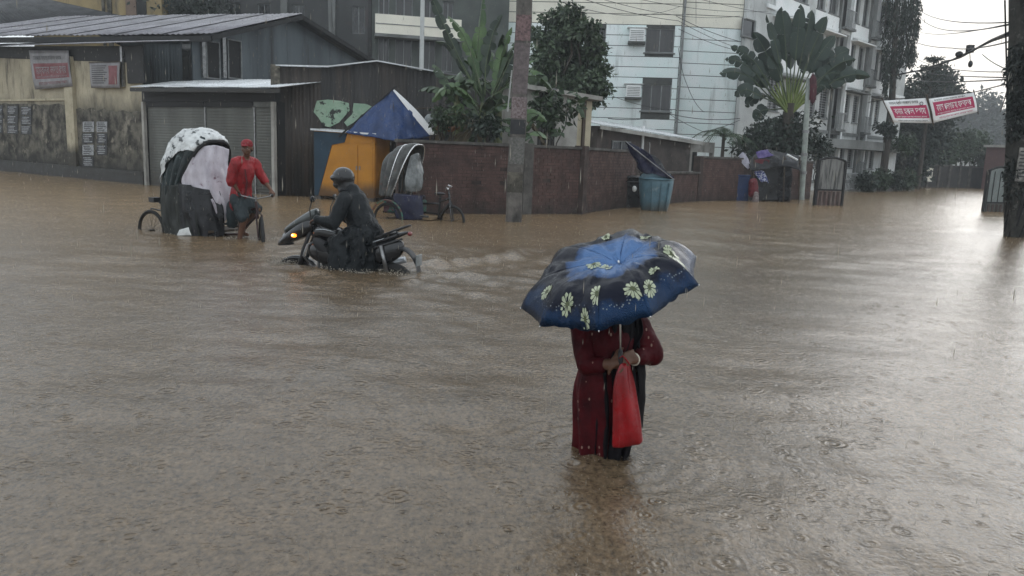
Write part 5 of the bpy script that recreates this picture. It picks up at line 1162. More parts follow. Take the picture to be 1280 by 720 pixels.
def hand_solid(q, wrist, fdir, palm_n, thumb, curl=.6, s=1.0, spread=.2):
    """palm plus four unequal bent fingers and a thumb leaving the side of the palm"""
    w_ = Vector(wrist); f = Vector(fdir).normalized(); n = Vector(palm_n); n = (n-f*n.dot(f)).normalized(); side = f.cross(n).normalized()*thumb
    q.cap(w_-f*.02*s, .026*s, w_+f*.03*s, .027*s, 10)
    for k in range(4): q.cap(w_+f*.02*s+side*(.024-.016*k)*s, .014*s, w_+f*.088*s+side*(.030-.020*k)*s, .0115*s, 8)
    for k, L_ in enumerate((.072, .080, .075, .060)):
        b = w_+f*.088*s+side*(.030-.020*k)*s; d = (f+side*spread*(.12-.08*k)); d.normalize(); r = .0098-.0006*k; cc = curl*(1+.08*k)
        for seg, fr in enumerate((.45, .32, .25)):
            d = (d*math.cos(cc*.75)+n*math.sin(cc*.75)).normalized(); e = b+d*L_*fr*s; q.cap(b, r*s, e, r*.92*s, 8); b = e
            nn = (n-d*n.dot(d))
            n_ = nn.normalized() if nn.length > .05 else n; n_keep = n_; n = n_ if False else n
            r *= .93
    b = w_+f*.028*s+side*.024*s; d = (f*.55+side*.75+n*.45*curl).normalized(); e = b+d*.042*s; q.cap(b, .0145*s, e, .0115*s, 8); d2 = (f*.85+side*.15+n*.6*curl).normalized(); q.cap(e, .0115*s, e+d2*.034*s, .0095*s, 8)

# ================================================================ orange and blue market stall
FQ = Fr(DEP(393, 248, 23.25), DEP(468, 252, 22.9)); st = thing('market_stall', 'closed orange box stall with a dark blue slanting panel on its left side', 'stall', FQ.P(.9, 0))
zTL = FQ.sz(393, 163)[1]; zTR = FQ.sz(467, 169)[1]; WS = FQ.L; D = 1.25; zb0 = FQ.sz(430, 246)[1]
q = MB(); q.hexa([FQ.P(0, zb0), FQ.P(WS, zb0), FQ.P(WS, zb0, -D), FQ.P(0, zb0, -D), FQ.P(0, zTL), FQ.P(WS, zTR), FQ.P(WS, zTR, -D), FQ.P(0, zTL, -D)]); q.build('body', M_orange, st)
def fq(px, py): return FQ.sz(px, py)
bl = [fq(393, 164), fq(434, 167), fq(431, 178), fq(415, 181), fq(398, 244), fq(393.5, 244)]; bl = [(max(.005, a), b) for a, b in bl]
q = MB(); q.extrude([FQ.P(a, b, .004) for a, b in bl], FQ.n*.022); q.build('blue_panel', M_stallblue, st)
pan = [[(434.5, 168), (466, 170), (466, 179), (431.5, 178.6)], [(416, 182), (447, 182), (447, 243), (399, 243)], [(448.5, 182), (466, 183), (466, 243), (448.5, 243)]]
for k, pn in enumerate(pan): q = MB(); q.extrude([FQ.P(*fq(x, y), .004) for x, y in pn], FQ.n*.016); q.build('shutter_board' if k else 'top_board', M_orange, st)
FQs = Fr(FQ.P(WS, 0, 0), FQ.P(WS, 0, -D)); zz = zTR-.28
q = MB(); q.extrude([FQs.P(a, b, .004) if FQs.n.dot(CP-FQs.o) > 0 else FQs.P(a, b, .004) for a, b in ((.05, zb0+.04), (D-.06, zb0+.04), (D-.06, zz), (.05, zz))], FQs.n*.014); q.build('side_board', M_orange, st)
q = MB(); q.extrude([FQs.P(a, b, .004) for a, b in ((.05, zz+.04), (D-.06, zz+.04), (D-.06, zTR-.03), (.05, zTR-.03))], FQs.n*.014); q.build('side_board', M_orange, st)
MB().hexa([FQ.P(-.06, zTL+.002, .12), FQ.P(WS+.08, zTR+.002, .12), FQ.P(WS+.08, zTR+.002, -D-.1), FQ.P(-.06, zTL+.002, -D-.1), FQ.P(-.06, zTL+.05, .12), FQ.P(WS+.08, zTR+.05, .12), FQ.P(WS+.08, zTR+.10, -D-.1), FQ.P(-.06, zTL+.10, -D-.1)]).build('roof_board', M_roofwhite, st)
for a in (.1, WS-.12):
    for d in (-.1, -D+.1): MB().fbox(FQ, a-.09, a+.09, -.45, zb0-.004, d-.09, d+.09).build('leg', M_conc, st)
for x, y in ((446, 210), (450, 210)): c = FQ.P(*fq(x, y), .03); MB().box(c.x-.015, c.x+.015, c.y-.02, c.y+.01, c.z-.06, c.z+.06).build('hasp', M_metal, st)
# blue tarpaulin shelter behind and above it
ts = thing('tarp_shelter', 'pointed blue tarpaulin shelter with a pale right edge behind the orange stall', 'shelter', DEP(490, 250, 24.0).xy.to_3d())
apx = DEP(490, 112, 23.3); lf = DEP(432, 166, 22.9); rf_ = DEP(538, 170, 23.3); mid = DEP(495, 176, 22.6); bk = DEP(500, 150, 25.2)
def rowlerp(a, b, n): return [a.lerp(b, i/(n-1)) for i in range(n)]
cloth_sheet([[apx]*4, rowlerp(apx.lerp(lf, .5), apx.lerp(mid, .55), 4), rowlerp(lf, mid, 4)], 'tarp_front', M_bluetarp, ts, world=True, wr=.07, wrs=4, sub=8)
cloth_sheet([[apx]*4, rowlerp(apx.lerp(mid, .55), apx.lerp(rf_, .5), 4), rowlerp(mid, rf_, 4)], 'tarp_side', M_bluetarp, ts, world=True, wr=.07, wrs=4, sub=8)
cloth_sheet([[apx]*3, rowlerp(apx.lerp(rf_, .5), apx.lerp(bk, .5), 3), rowlerp(rf_, bk, 3)], 'tarp_back', M_bluetarp, ts, world=True, wr=.03, wrs=3)
e1 = rf_+Vector((.18, 0, .04)); cloth_sheet([[apx+Vector((.0, -.03, .02)), apx+Vector((.06, -.01, .02))], [apx.lerp(rf_, .5)+Vector((-.05, -.04, .03)), apx.lerp(e1, .5)+Vector((.1, 0, .03))], [rf_+Vector((-.03, -.03, .03)), e1]], 'pale_edge', M_banner, ts, world=True, wr=.02)
q = MB(); q.tube([lf+Vector((-.2, 0, -.12)), apx+Vector((.12, 0, .10))], .03, 6); q.build('ridge_stick', M_dark, ts)
for p in (rf_, bk, DEP(496, 178, 23.3)): MB().tube([Vector((p.x, p.y, -.45)), p], .04, 6).build('post', M_wood, ts)
MB().tube([DEP(512, 137, 24), DEP(545, 134, 24.3), DEP(545, 180, 24.3)], .03, 6).build('brace', M_wood, ts)
q = MB(); a = DEP(497, 172, 24.2); b = DEP(540, 172, 24.2); q.hexa([Vector((a.x, a.y, -.45)), Vector((b.x, b.y, -.45)), Vector((b.x, b.y+.1, -.45)), Vector((a.x, a.y+.1, -.45)), a, b, b+Vector((0, .1, 0)), a+Vector((0, .1, 0))]); q.build('dark_back_sheet', M_navytarp, ts)  # navy sheet standing in for the dark shaded space under the tarp
c = DEP(537, 152, 24.0); q = MB(); q.ell(c, (.17, .1, .25), None, 12, 9); o = smooth_union(q, 'plastic_sack', mat('white_sack', (.40, .42, .42), (.28, .3, .3), 6, .5), None, .03, 2, wr=.03); tagp(o, 'white plastic sack stuffed beside the blue tarpaulin edge', 'sack')
c = DEP(560, 160, 22.2); q = MB()
rg = random.Random(3)
for k in range(9): q.ell(c+Vector((rg.uniform(-.35, .35), rg.uniform(-.1, .1), rg.uniform(-.05, .06))), (.11, .09, .07), None, 8, 6)
o = smooth_union(q, 'rubbish_heap', mat('orange_brown_rag', (.26, .11, .04), (.12, .07, .04), 9, .7), None, .03, 1, wr=.02); tagp(o, 'orange brown heap of rags on top of the brick wall', 'rags')

# ================================================================ cycle rickshaw with plastic covered hood
RH = math.atan2(-.50, .866)
RW = G(222, 292)
def rickshaw_frame(t, maroon=True):
    fm_ = M_framepaint if maroon else M_blackpaint
    q = MB()
    q.tube([(-.2, 0, .0), (.55, 0, -.02), (1.12, 0, .05), (1.18, 0, .52)], .02, 8); q.tube([(1.12, 0, .05), (1.55, 0, .38)], .02, 8); q.tube([(1.17, 0, .42), (1.53, 0, .50)], .018, 8); q.tube([(1.17, .0, .38), (.35, .0, .35)], .018, 8)
    q.tube([(-.22, -.47, -.02), (-.22, .47, -.02)], .022, 8); q.tube([(-.4, -.36, .18), (.75, -.36, .12)], .02, 6); q.tube([(-.4, .36, .18), (.75, .36, .12)], .02, 6); q.tube([(-.4, -.36, .18), (-.4, .36, .18)], .02, 6)
    q.tube([(-.40, -.30, .18), (-.40, -.30, -.1), (-.40, .30, -.1), (-.40, .30, .18)], .016, 6)
    q.build('frame', fm_, t, world=False, smooth=True)
    return fm_
rk = thing('cycle_rickshaw', 'cycle rickshaw whose hood is covered with crumpled white plastic', 'rickshaw', (RW.x+.12, RW.y+.42, 0), RH)
fm_ = rickshaw_frame(rk)
nb = .47
wheel(rk, (-.52, -nb, .0), .335, (0, 1, 0)); wheel(rk, (-.22, nb, .0), .335, (0, 1, 0))
fa = math.radians(-38); fx = 1.66; fd = Vector((math.cos(fa), math.sin(fa), 0)); fs = Vector((-fd.y, fd.x, 0))
wheel(rk, (fx, 0, .0), .335, tuple(fs))
q = MB()
for g in (1, -1): q.tube([Vector((fx, 0, 0))+fs*.05*g, Vector((fx-.05, 0, .40))+fs*.045*g, Vector((1.56, 0, .46))], .013, 7)
q.tube([(1.58, 0, .34), (1.54, 0, .62)], .022, 8); q.build('fork', fm_, rk, world=False, smooth=True)
q = MB(); q.ring((fx, 0, 0), .375, .012, tuple(fs), 32, 5); q.v = q.v; q.build('mudguard', M_dark, rk, world=False)
hb_ = Vector((1.55, 0, .70)); q = MB(); q.tube([(1.54, 0, .60), hb_], .016, 7); q.tube([hb_-fs*.27+fd*-.14+Vector((0, 0, .05)), hb_-fs*.22+Vector((0, 0, .01)), hb_-Vector((0, 0, .04)), hb_+fs*.22+Vector((0, 0, .01)), hb_+fs*.27+fd*-.14+Vector((0, 0, .05))], .012, 8); q.build('handlebar', M_metal, rk, world=False, smooth=True)
for g in (1, -1): MB().tube([hb_+fs*.25*g+fd*-.02+Vector((0, 0, .01)), hb_+fs*.275*g+fd*-.16+Vector((0, 0, .055))], .02, 8).build('grip', M_rubber, rk, world=False)
q = MB(); q.ell((1.20, 0, .56), (.14, .085, .035), None, 14, 8); q.ell((1.10, 0, .565), (.08, .11, .04), None, 12, 8); q.build('saddle', M_plastic, rk, world=False, smooth='all')
q = MB(); q.tube([(1.14, -.07, -.05), (1.14, .07, -.05)], .05, 10); q.bar((1.14, -.09, -.05), (1.28, -.09, -.12), .02); q.bar((1.14, .09, -.05), (1.0, .09, .02), .02); q.box(1.23, 1.33, -.19, -.09, -.14, -.12); q.box(.95, 1.05, .09, .19, .01, .03); q.build('pedals', M_metal, rk, world=False)
q = MB(); q.box(-.20, .32, -.40, .40, .20, .42); q.build('seat_box', M_hood, rk, world=False, bevel=.03); MB().box(-.19, .30, -.38, .38, .422, .53).build('seat_cushion', mat('red_vinyl', (.16, .02, .02), None, 5, .35), rk, world=False, bevel=.04)
MB().box(-.19, -.08, -.38, .38, .532, .95).build('seat_back', M_hooddark, rk, world=False, bevel=.04)
MB().box(.32, .82, -.36, .36, .06, .10).build('footboard', M_wood, rk, world=False, bevel=.01)
# hood: lofted arches, plus crumpled plastic cap
def hood_ring(xb, xt, zb_, zt_, w_, n=22, lean=0):
    out_ = []
    for i in range(n+1):
        a = math.pi*i/n; y = -w_*math.copysign(abs(math.cos(a))**.62, math.cos(a)); hgt = math.sin(a)**.75
        out_.append(Vector((xb+(xt-xb)*hgt, y, zb_+(zt_-zb_)*hgt)))
    return out_
rings = [hood_ring(-.24, -.22, .25, .95, .36), hood_ring(-.22, -.20, .32, 1.38, .42), hood_ring(-.16, -.06, .38, 1.62, .45), hood_ring(-.06, .18, .45, 1.70, .46), hood_ring(.02, .42, .50, 1.67, .46), hood_ring(.08, .62, .52, 1.56, .45)]
def hood(parent, rings, m, inner, name='hood', wr=.018):
    o = cloth_sheet(rings, name, m, parent, wr=wr*.5, wrs=7, sub=5, thick=.008, ribs=.045, nrib=len(rings)-1)
    r = rings[-1]; MB().tube(r, .034 if inner is M_hooddark else .018, 7).build('hood_rim', inner, parent, world=False, smooth=True)
    q = MB()
    for rr in rings[1:-1]: q.tube([p*1.0+Vector((0, 0, -.02)) for p in rr], .010, 5)
    q.build('hood_hoops', M_wood, parent, world=False); return o
hood(rk, rings, M_hood, M_hooddark)
q = MB(); back = [Vector((p.x+.02, p.y*.97, p.z*.98)) for p in rings[1]]; q.loft([back, [Vector((-.24, p.y*.9, .25)) for p in back]], False); q.build('hood_back', M_hooddark, rk, world=False)
def grow(r, d, a, b): 
    rr = r[a:b]; c = Vector((sum(p.x for p in r)/len(r), 0, .9)); return [p+(p-c).normalized()*d for p in rr]
capr = [grow(rings[0], .05, 5, 18), grow(rings[1], .07, 3, 20), grow(rings[2], .06, 3, 20), grow(rings[3], .05, 4, 19), grow(rings[4], .045, 5, 18), grow(rings[5], .03, 6, 17)]
def resamp(r, n):
    L_ = [0]
    for a, b in zip(r[:-1], r[1:]): L_.append(L_[-1]+(b-a).length)
    out_ = []
    for i in range(n):
        d = L_[-1]*i/(n-1)
        for j in range(len(r)-1):
            if d <= L_[j+1]+1e-9: out_.append(r[j].lerp(r[j+1], (d-L_[j])/max(1e-9, L_[j+1]-L_[j]))); break
    return out_
capr = [resamp(r, 12) for r in capr]
cloth_sheet(capr, 'plastic_cover', M_plwhite, rk, wr=.032, wrs=11, sub=6, ribs=.03, nrib=5, thick=.004)
# front sheet hanging from the hood, skirts below
cloth_sheet([[(.56, -.30, 1.46), (.66, -.05, 1.50), (.66, .22, 1.44)], [(.46, -.44, 1.15), (.70, -.14, 1.18), (.70, .16, 1.15)], [(.34, -.48, .85), (.76, -.20, .84), (.80, .20, .86)], [(.66, -.34, .60), (.84, -.14, .55), (.86, .16, .55)], [(.76, -.22, .28), (.84, -.10, .24), (.86, .12, .3)]], 'front_plastic_sheet', M_pllilac, rk, pleat=.06, pleats=4, wr=.014, wrs=14, sub=8)
cloth_sheet([[(-.22, -.46, .78), (.0, -.51, .80), (.28, -.50, .84), (.5, -.44, .84)], [(-.20, -.52, .45), (.04, -.55, .45), (.3, -.53, .45), (.62, -.44, .45)], [(-.10, -.54, .12), (.12, -.56, .10), (.36, -.56, .10), (.70, -.46, .10)], [(-.02, -.52, -.08), (.16, -.56, -.12), (.38, -.58, -.12), (.74, -.46, -.10)]], 'side_skirt', M_skirt, rk, wr=.02, wrs=10, sub=9, pleat=.07, pleats=6)
cloth_sheet([[(-.24, -.44, .95), (-.26, .0, .98), (-.24, .44, .95)], [(-.28, -.46, .5), (-.30, 0, .5), (-.28, .46, .5)], [(-.24, -.42, .1), (-.26, 0, .08), (-.24, .42, .1)]], 'rear_skirt', M_hood, rk, wr=.03, wrs=6, sub=5)
cloth_sheet([[(.30, -.52, .86), (.62, -.40, .80), (.80, -.1, .74)], [(.38, -.56, .42), (.70, -.42, .42), (.88, -.1, .40)], [(.42, -.56, .0), (.74, -.42, -.04), (.90, -.1, .0)]], 'apron', M_blacktarp, rk, wr=.02, wrs=10, sub=9, pleat=.07, pleats=4)
cloth_sheet([[(.40, -.60, .10), (.56, -.54, .15)], [(.36, -.62, .0), (.62, -.54, .02)]], 'loose_plastic', M_plwhite, rk, wr=.03, wrs=9, sub=6)
q = MB(); q.box(-.50, -.36, -.52, -.36, .50, .58); q.tube([(-.30, -.42, .36), (-.56, -.43, .38), (-.62, -.43, .30)], .014, 6); q.tube([(-.26, -.42, .45), (-.40, -.42, .52)], .014, 6); q.build('rear_bumper', M_plastic, rk, world=False)

# ---- the rickshaw puller
dr = thing('person', 'rickshaw puller in a wet red shirt and red cap leaning on the handlebar', 'person', (RW.x+.12, RW.y+.42, 0), RH)
hipc = Vector((1.20, -.02, .66)); ch = Vector((1.31, -.03, 1.12)); nk = Vector((1.38, -.04, 1.32)); hd = Vector((1.435, -.065, 1.47)); look = Vector((.45, -.88, -.10))
hL = hb_+fs*.265-fd*.11+Vector((0, 0, .07)); hR = hb_-fs*.265-fd*.11+Vector((0, 0, .07))
q = MB(); q.cap(hipc, .135, hipc+Vector((.03, 0, .18)), .125); q.cap(hipc+Vector((.03, 0, .18)), .125, ch, .14); q.cap(ch, .13, ch+Vector((.02, 0, .14)), .10); q.cap(ch+Vector((.02, 0, .12)), .06, nk+Vector((.02, 0, .06)), .052)
Ph, Mh = head_solid(q, hd, look, 1.10)
shs = {}
for g, hnd in ((1, hL), (-1, hR)):
    sh = ch+Vector((.02, g*.19, .12)); el = sh.lerp(hnd, .50)+Vector((-.05, g*.07, -.06)); shs[g] = (sh, el)
    q.cap(ch+Vector((.01, g*.08, .12)), .08, sh, .062); q.cap(sh, .055, el, .043); q.cap(el, .042, hnd+(el-hnd).normalized()*.05, .028); hand_solid(q, hnd+(el-hnd).normalized()*.05, (hnd-el), (0, 0, -1), -g, 1.0, .95)
    hp = hipc+Vector((.02, g*.09, -.02)); kn = Vector((1.42, g*.14, .34 if g < 0 else .48)); ft = Vector((1.27, g*.14, -.08)) if g < 0 else Vector((1.02, g*.14, .06))
    q.cap(hp, .095, kn, .062); q.cap(kn, .058, ft, .036); q.cap(ft, .036, ft+Vector((.14, 0, -.03)), .03)
smooth_union(q, 'body', M_skin, dr, .009, 4, world=False)
face_details(dr, Ph, Mh, 1.1)
q = MB(); q.cap(hipc+Vector((0, 0, -.10)), .175, hipc+Vector((.03, 0, .2)), .15); q.cap(hipc+Vector((.03, 0, .18)), .15, ch, .165); q.cap(ch, .155, ch+Vector((.02, 0, .12)), .115)
for g in (1, -1): sh, el = shs[g]; q.cap(ch+Vector((0, g*.06, .12)), .10, sh, .085); q.cap(sh, .088, sh.lerp(el, 1.05), .076)
smooth_union(q, 'shirt', M_redshirt, dr, .012, 3, world=False, wr=.026, wrs=10)
q = MB(); q.cap(hipc+Vector((0, 0, .0)), .165, hipc+Vector((.06, 0, -.14)), .17)
for g in (1, -1): q.cap(hipc+Vector((.02, g*.09, -.02)), .12, Vector((1.38, g*.14, .36 if g < 0 else .48)), .10)
q.cap((1.05, -.02, .52), .12, (1.0, -.04, .22), .09)
smooth_union(q, 'lungi', M_lungi, dr, .013, 3, world=False, wr=.030, wrs=8)
q = MB(); q.ell(hd+Vector((0, 0, .065)), (.095, .095, .085), None, 16, 10); q.ell(hd+look.normalized()*.11+Vector((0, 0, .05)), (.06, .06, .012), None, 12, 6); smooth_union(q, 'cap', mat('red_cap', (.30, .02, .03), (.22, .015, .02), 6, .6), dr, .01, 3, world=False, wr=.004)
q = MB(); q.ell(hd+Vector((0, 0, .0))-look.normalized()*.03, (.088, .088, .075), None, 14, 8); q.build('hair', M_dark, dr, world=False, smooth='all')
c = hipc+Vector((.14, -.06, .08)); MB().tube([ch+Vector((.14, -.1, .02)), ch+Vector((.155, -.08, -.2)), hipc+Vector((.18, -.06, .0))], [.01, .018, .012], 6).build('shirt_placket', mat('dark_red_trim', (.14, .01, .015), None, 4, .5), dr, world=False)

# ================================================================ parked rickshaw by the wall
PH = math.atan2(-.36, .93); pp = G(517, 276)
pk_ = thing('cycle_rickshaw', 'parked cycle rickshaw with an open hood and clear plastic sheet, left of the concrete pole', 'rickshaw', (pp.x-.25, pp.y+.65, 0), PH)
q = MB(); q.tube([(-.2, 0, .0), (.45, 0, -.02), (.82, 0, .05), (.86, 0, .52)], .028, 8); q.tube([(.82, 0, .05), (1.08, 0, .40)], .028, 8); q.tube([(.86, 0, .42), (1.06, 0, .50)], .024, 8); q.tube([(.86, 0, .38), (.30, 0, .35)], .024, 8); q.tube([(-.22, -.47, -.02), (-.22, .47, -.02)], .024, 8); q.tube([(-.4, -.36, .14), (.75, -.36, .10)], .024, 6); q.tube([(-.4, .36, .14), (.75, .36, .10)], .024, 6); q.build('frame', M_blackpaint, pk_, world=False, smooth=True); wheel(pk_, (-.22, -.47, .0), .335, (0, 1, 0)); wheel(pk_, (-.22, .47, .0), .335, (0, 1, 0)); wheel(pk_, (1.17, 0, .0), .335, (.25, 1, 0))
q = MB()
for g in (1, -1): q.tube([(1.17, .05*g, 0), (1.12, .045*g, .40), (1.09, 0, .46)], .016, 7)
q.tube([(1.11, 0, .34), (1.06, 0, .66)], .026, 8); q.tube([(1.06, 0, .66), (1.06, 0, .74)], .018, 6); q.build('fork', M_blackpaint, pk_, world=False, smooth=True)
MB().tube([(1.22, -.36, .74), (1.12, -.26, .74), (1.06, 0, .74), (1.0, .26, .76), (.9, .30, .78)], .02, 8).build('handlebar', M_steel, pk_, world=False, smooth=True)
q = MB(); q.ell((.84, 0, .60), (.14, .08, .035), None, 12, 8); q.tube([(.85, 0, .57), (.85, 0, .4)], .018, 6); q.build('saddle', M_plastic, pk_, world=False, smooth='all')
MB().box(-.38, .32, -.40, .40, .14, .42).build('seat_box', mat('painted_rickshaw_box', (.03, .12, .09), (.10, .035, .05), 9, .4, detail=1, mixpos=(.45, .55)), pk_, world=False, bevel=.03)
MB().box(-.36, .30, -.38, .38, .422, .53).build('seat_cushion', mat('dark_vinyl', (.03, .025, .04), None, 5, .35), pk_, world=False, bevel=.04)
MB().box(.32, .80, -.36, .36, .02, .07).build('footboard', mat('tan_board', (.25, .17, .09), (.16, .11, .06), 4, .6), pk_, world=False, bevel=.01)
rings2 = [hood_ring(-.46, -.44, .55, 1.30, .42), hood_ring(-.40, -.26, .50, 1.52, .44), hood_ring(-.28, .02, .50, 1.63, .46), hood_ring(-.14, .30, .50, 1.66, .47)]
hood(pk_, rings2, mat('grey_hood_cloth', (.11, .115, .11), (.05, .05, .05), 5, .5, .4, 18, c3=(.14, .06, .05), c3scale=4, c3pos=(.6, .68)), M_plclear, wr=.02)
q = MB(); r_ = rings2[-1]; q.tube([p+Vector((.015, 0, .01)) for p in r_], .016, 7); q.tube([p+Vector((.0, 0, .03)) for p in rings2[2]], .016, 7); q.build('steel_hoop', M_steel, pk_, world=False, smooth='all')
cloth_sheet([[(.28, -.34, 1.42), (.34, -.1, 1.48), (.30, .16, 1.30)], [(.24, -.44, 1.12), (.38, -.3, 1.1), (.42, .0, 1.05)], [(.20, -.46, .84), (.38, -.36, .80), (.46, -.08, .80)], [(.24, -.44, .64), (.36, -.38, .62), (.42, -.15, .64)]], 'clear_plastic_sheet', M_plclear, pk_, wr=.03, wrs=6, sub=6)
cloth_sheet([[(-.1, -.45, .58), (.3, -.44, .56), (.55, -.3, .55)], [(-.06, -.47, .30), (.34, -.46, .28), (.6, -.32, .3)], [(.0, -.47, .02), (.36, -.47, .0), (.62, -.34, .03)]], 'seat_skirt', M_navytarp, pk_, wr=.03, wrs=8, sub=5)
q = MB(); q.ring((-.22, -.5, .02), .40, .03, (0, 1, 0), 30, 5, sx=.5); q.build('mudguard', mat('green_mudguard', (.05, .22, .16), (.2, .05, .05), 9, .4, detail=1), pk_, world=False)

# ================================================================ motorcycle
FBk = Fr(G(512, 343), G(362, 331)); bo = FBk.P(.9, 0, -.12); BRZ = math.atan2(FBk.u.y, FBk.u.x)
mc = thing('motorcycle', 'black motorcycle with a lit orange indicator pushing through the flood', 'motorcycle', bo, BRZ)
def L3(rows, name, m, parent=None, sub=2, smooth='all', **k):
    q = MB(); q.loft(rows, True, True); o = q.build(name, m, parent or mc, world=False, smooth=smooth, **k)
    s_ = o.modifiers.new('subdivision', 'SUBSURF'); s_.levels = sub; s_.render_levels = sub; return o
def sec(x, z, w_, h_, tilt=0, n=10, p=.8):   # rounded section in the YZ plane
    return [Vector((x+math.sin(2*math.pi*k/n)*h_*tilt, math.copysign(abs(math.cos(2*math.pi*k/n))**p, math.cos(2*math.pi*k/n))*w_, z+math.copysign(abs(math.sin(2*math.pi*k/n))**p, math.sin(2*math.pi*k/n))*h_)) for k in range(n)]
wf = wheel(mc, (.72, 0, -.22), .275, (-.10, 1, 0), 10, .045, 'front_wheel', M_plastic, 1.1); wr_ = wheel(mc, (-.62, 0, -.21), .265, (0, 1, 0), 10, .06, 'rear_wheel', M_plastic, 1.1)
L3([sec(1.0, -.01, .03, .02), sec(.9, .06, .055, .03), sec(.74, .10, .07, .035), sec(.55, .07, .06, .03), sec(.45, -.02, .04, .02)], 'front_mudguard', M_blackpaint)
q = MB()
for g in (1, -1): q.tube([(.73, .075*g, -.22), (.60, .08*g, .22), (.44, .085*g, .60)], [.03, .026, .022], 10)
q.build('fork', M_plastic, mc, world=False, smooth='all')
L3([sec(1.02, .26, .02, .03, -.3), sec(.95, .31, .09, .07, -.5), sec(.82, .38, .145, .13, -.5), sec(.66, .46, .165, .16, -.4), sec(.50, .52, .15, .12), sec(.42, .54, .12, .06)], 'cowl', M_blackpaint)
L3([sec(1.03, .235, .02, .008), sec(.92, .25, .05, .014), sec(.78, .27, .06, .02)], 'beak', M_plastic)
L3([sec(.93, .42, .06, .03), sec(.80, .50, .12, .06), sec(.62, .59, .13, .09), sec(.48, .66, .11, .10), sec(.42, .68, .08, .08)], 'windscreen', mat('smoked_screen', (.05, .06, .06), (.09, .10, .10), 4, .12, coat=.6))
MB().ell((.90, .0, .36), (.04, .075, .05), None, 16, 10).build('headlight', mat('headlight_glass', (.30, .31, .32), None, 4, .12, coat=.6), mc, world=False, smooth='all')
for g in (1, -1):
    a = MB().ell((.70, .15*g, .395), (.036, .032, .026), None, 14, 10).build('indicator', mat('orange_lens', (.5, .12, .01), (.45, .1, .01), 4, .3) if g < 0 else mat('lit_orange_lens', (.9, .3, .03), (.9, .3, .03), 4, .3, emis=((1, .22, .02), 1.8)), mc, world=False, smooth='all', label='lit orange indicator' if g > 0 else None)
    if g > 0:
        MB().ell((.705, .172, .40), (.016, .016, .014), None, 10, 8).build('bulb', mat('indicator_bulb', (1, .7, .3), None, 4, .3, emis=((1, .50, .14), 7)), a, world=False, smooth='all')
    MB().tube([(.66, .08*g, .41), (.69, .13*g, .40)], .012, 6).build('indicator_stalk', M_plastic, mc, world=False)
    MB().tube([(.40, .25*g, .62), (.40, .28*g, .76), (.36, .30*g, .86)], .008, 6).build('mirror_stem', M_plastic, mc, world=False)
    q = MB(); q.ell((.35, .30*g, .89), (.015, .065, .042), None, 14, 10); mr_ = q.build('mirror', M_plastic, mc, world=False, smooth='all'); MB().ell((.338, .30*g, .89), (.006, .055, .034), None, 14, 8).build('glass', M_glass, mr_, world=False, smooth='all')
MB().tube([(.30, .36, .595), (.38, .27, .60), (.44, .1, .62), (.44, -.1, .62), (.38, -.27, .60), (.30, -.36, .595)], .014, 8).build('handlebar', M_plastic, mc, world=False, smooth='all')
for g in (1, -1): MB().tube([(.29, .38*g, .594), (.37, .28*g, .60)], .021, 10).build('grip', M_rubber, mc, world=False, smooth='all'); MB().tube([(.36, .2*g, .60), (.38, .30*g, .58), (.33, .40*g, .575)], .006, 5).build('lever', M_metal, mc, world=False)
L3([sec(.52, .42, .05, .05), sec(.46, .45, .12, .10), sec(.30, .46, .155, .12), sec(.12, .43, .14, .10), sec(.0, .39, .09, .06), sec(-.06, .37, .05, .03)], 'fuel_tank', M_blackpaint)
for g in (1, -1):
    L3([[Vector((.40, .150*g, .50)), Vector((.40, .162*g, .49)), Vector((.40, .160*g, .475))], [Vector((.26, .166*g, .53)), Vector((.26, .180*g, .515)), Vector((.26, .172*g, .49))], [Vector((.08, .135*g, .47)), Vector((.08, .146*g, .46)), Vector((.08, .142*g, .445))]], 'tank_stripe', M_silver, sub=1)
    L3([sec(.44, .34, .02, .05), sec(.34, .30, .03, .10), sec(.2, .22, .03, .12), sec(.05, .18, .02, .06)], 'radiator_shroud', M_plastic, sub=1); o = [x for x in bpy.data.objects if x.name.startswith('radiator_shroud')][-1]; o.location.y = .15*g
L3([sec(.56, .20, .06, .06), sec(.48, .22, .15, .15), sec(.30, .20, .19, .20), sec(.10, .17, .19, .20), sec(-.10, .16, .17, .16), sec(-.22, .16, .10, .08)], 'side_fairing', M_blackpaint)
L3([sec(.02, .40, .08, .02), sec(-.12, .385, .12, .035), sec(-.30, .40, .13, .04), sec(-.46, .445, .12, .035), sec(-.62, .49, .085, .03), sec(-.70, .505, .05, .015)], 'seat', mat('wet_vinyl', (.02, .02, .021), (.03, .03, .031), 8, .3, .2, 40))
L3([sec(-.15, .33, .09, .03), sec(-.34, .34, .12, .05), sec(-.55, .42, .10, .05), sec(-.74, .49, .06, .035), sec(-.84, .52, .03, .015)], 'tail_cowl', M_blackpaint)
for g in (1, -1):
    L3([[Vector((-.30, .125*g, .36)), Vector((-.30, .135*g, .35)), Vector((-.30, .13*g, .335))], [Vector((-.42, .125*g, .40)), Vector((-.42, .138*g, .385)), Vector((-.42, .13*g, .365))], [Vector((-.56, .10*g, .45)), Vector((-.56, .112*g, .44)), Vector((-.56, .10*g, .43))]], 'tail_stripe', M_silver, sub=1)
q = MB(); q.tube([(-.52, .12, .47), (-.70, .10, .55), (-.83, .05, .60), (-.84, 0, .605), (-.83, -.05, .60), (-.70, -.10, .55), (-.52, -.12, .47)], .013, 8); q.tube([(-.70, .1, .55), (-.72, .08, .48)], .01, 6); q.build('grab_rail', M_plastic, mc, world=False, smooth='all')
MB().ell((-.85, 0, .50), (.03, .06, .03), None, 12, 8).build('tail_light', mat('dull_red_lens', (.22, .01, .01), None, 4, .2, coat=.5), mc, world=False, smooth='all')
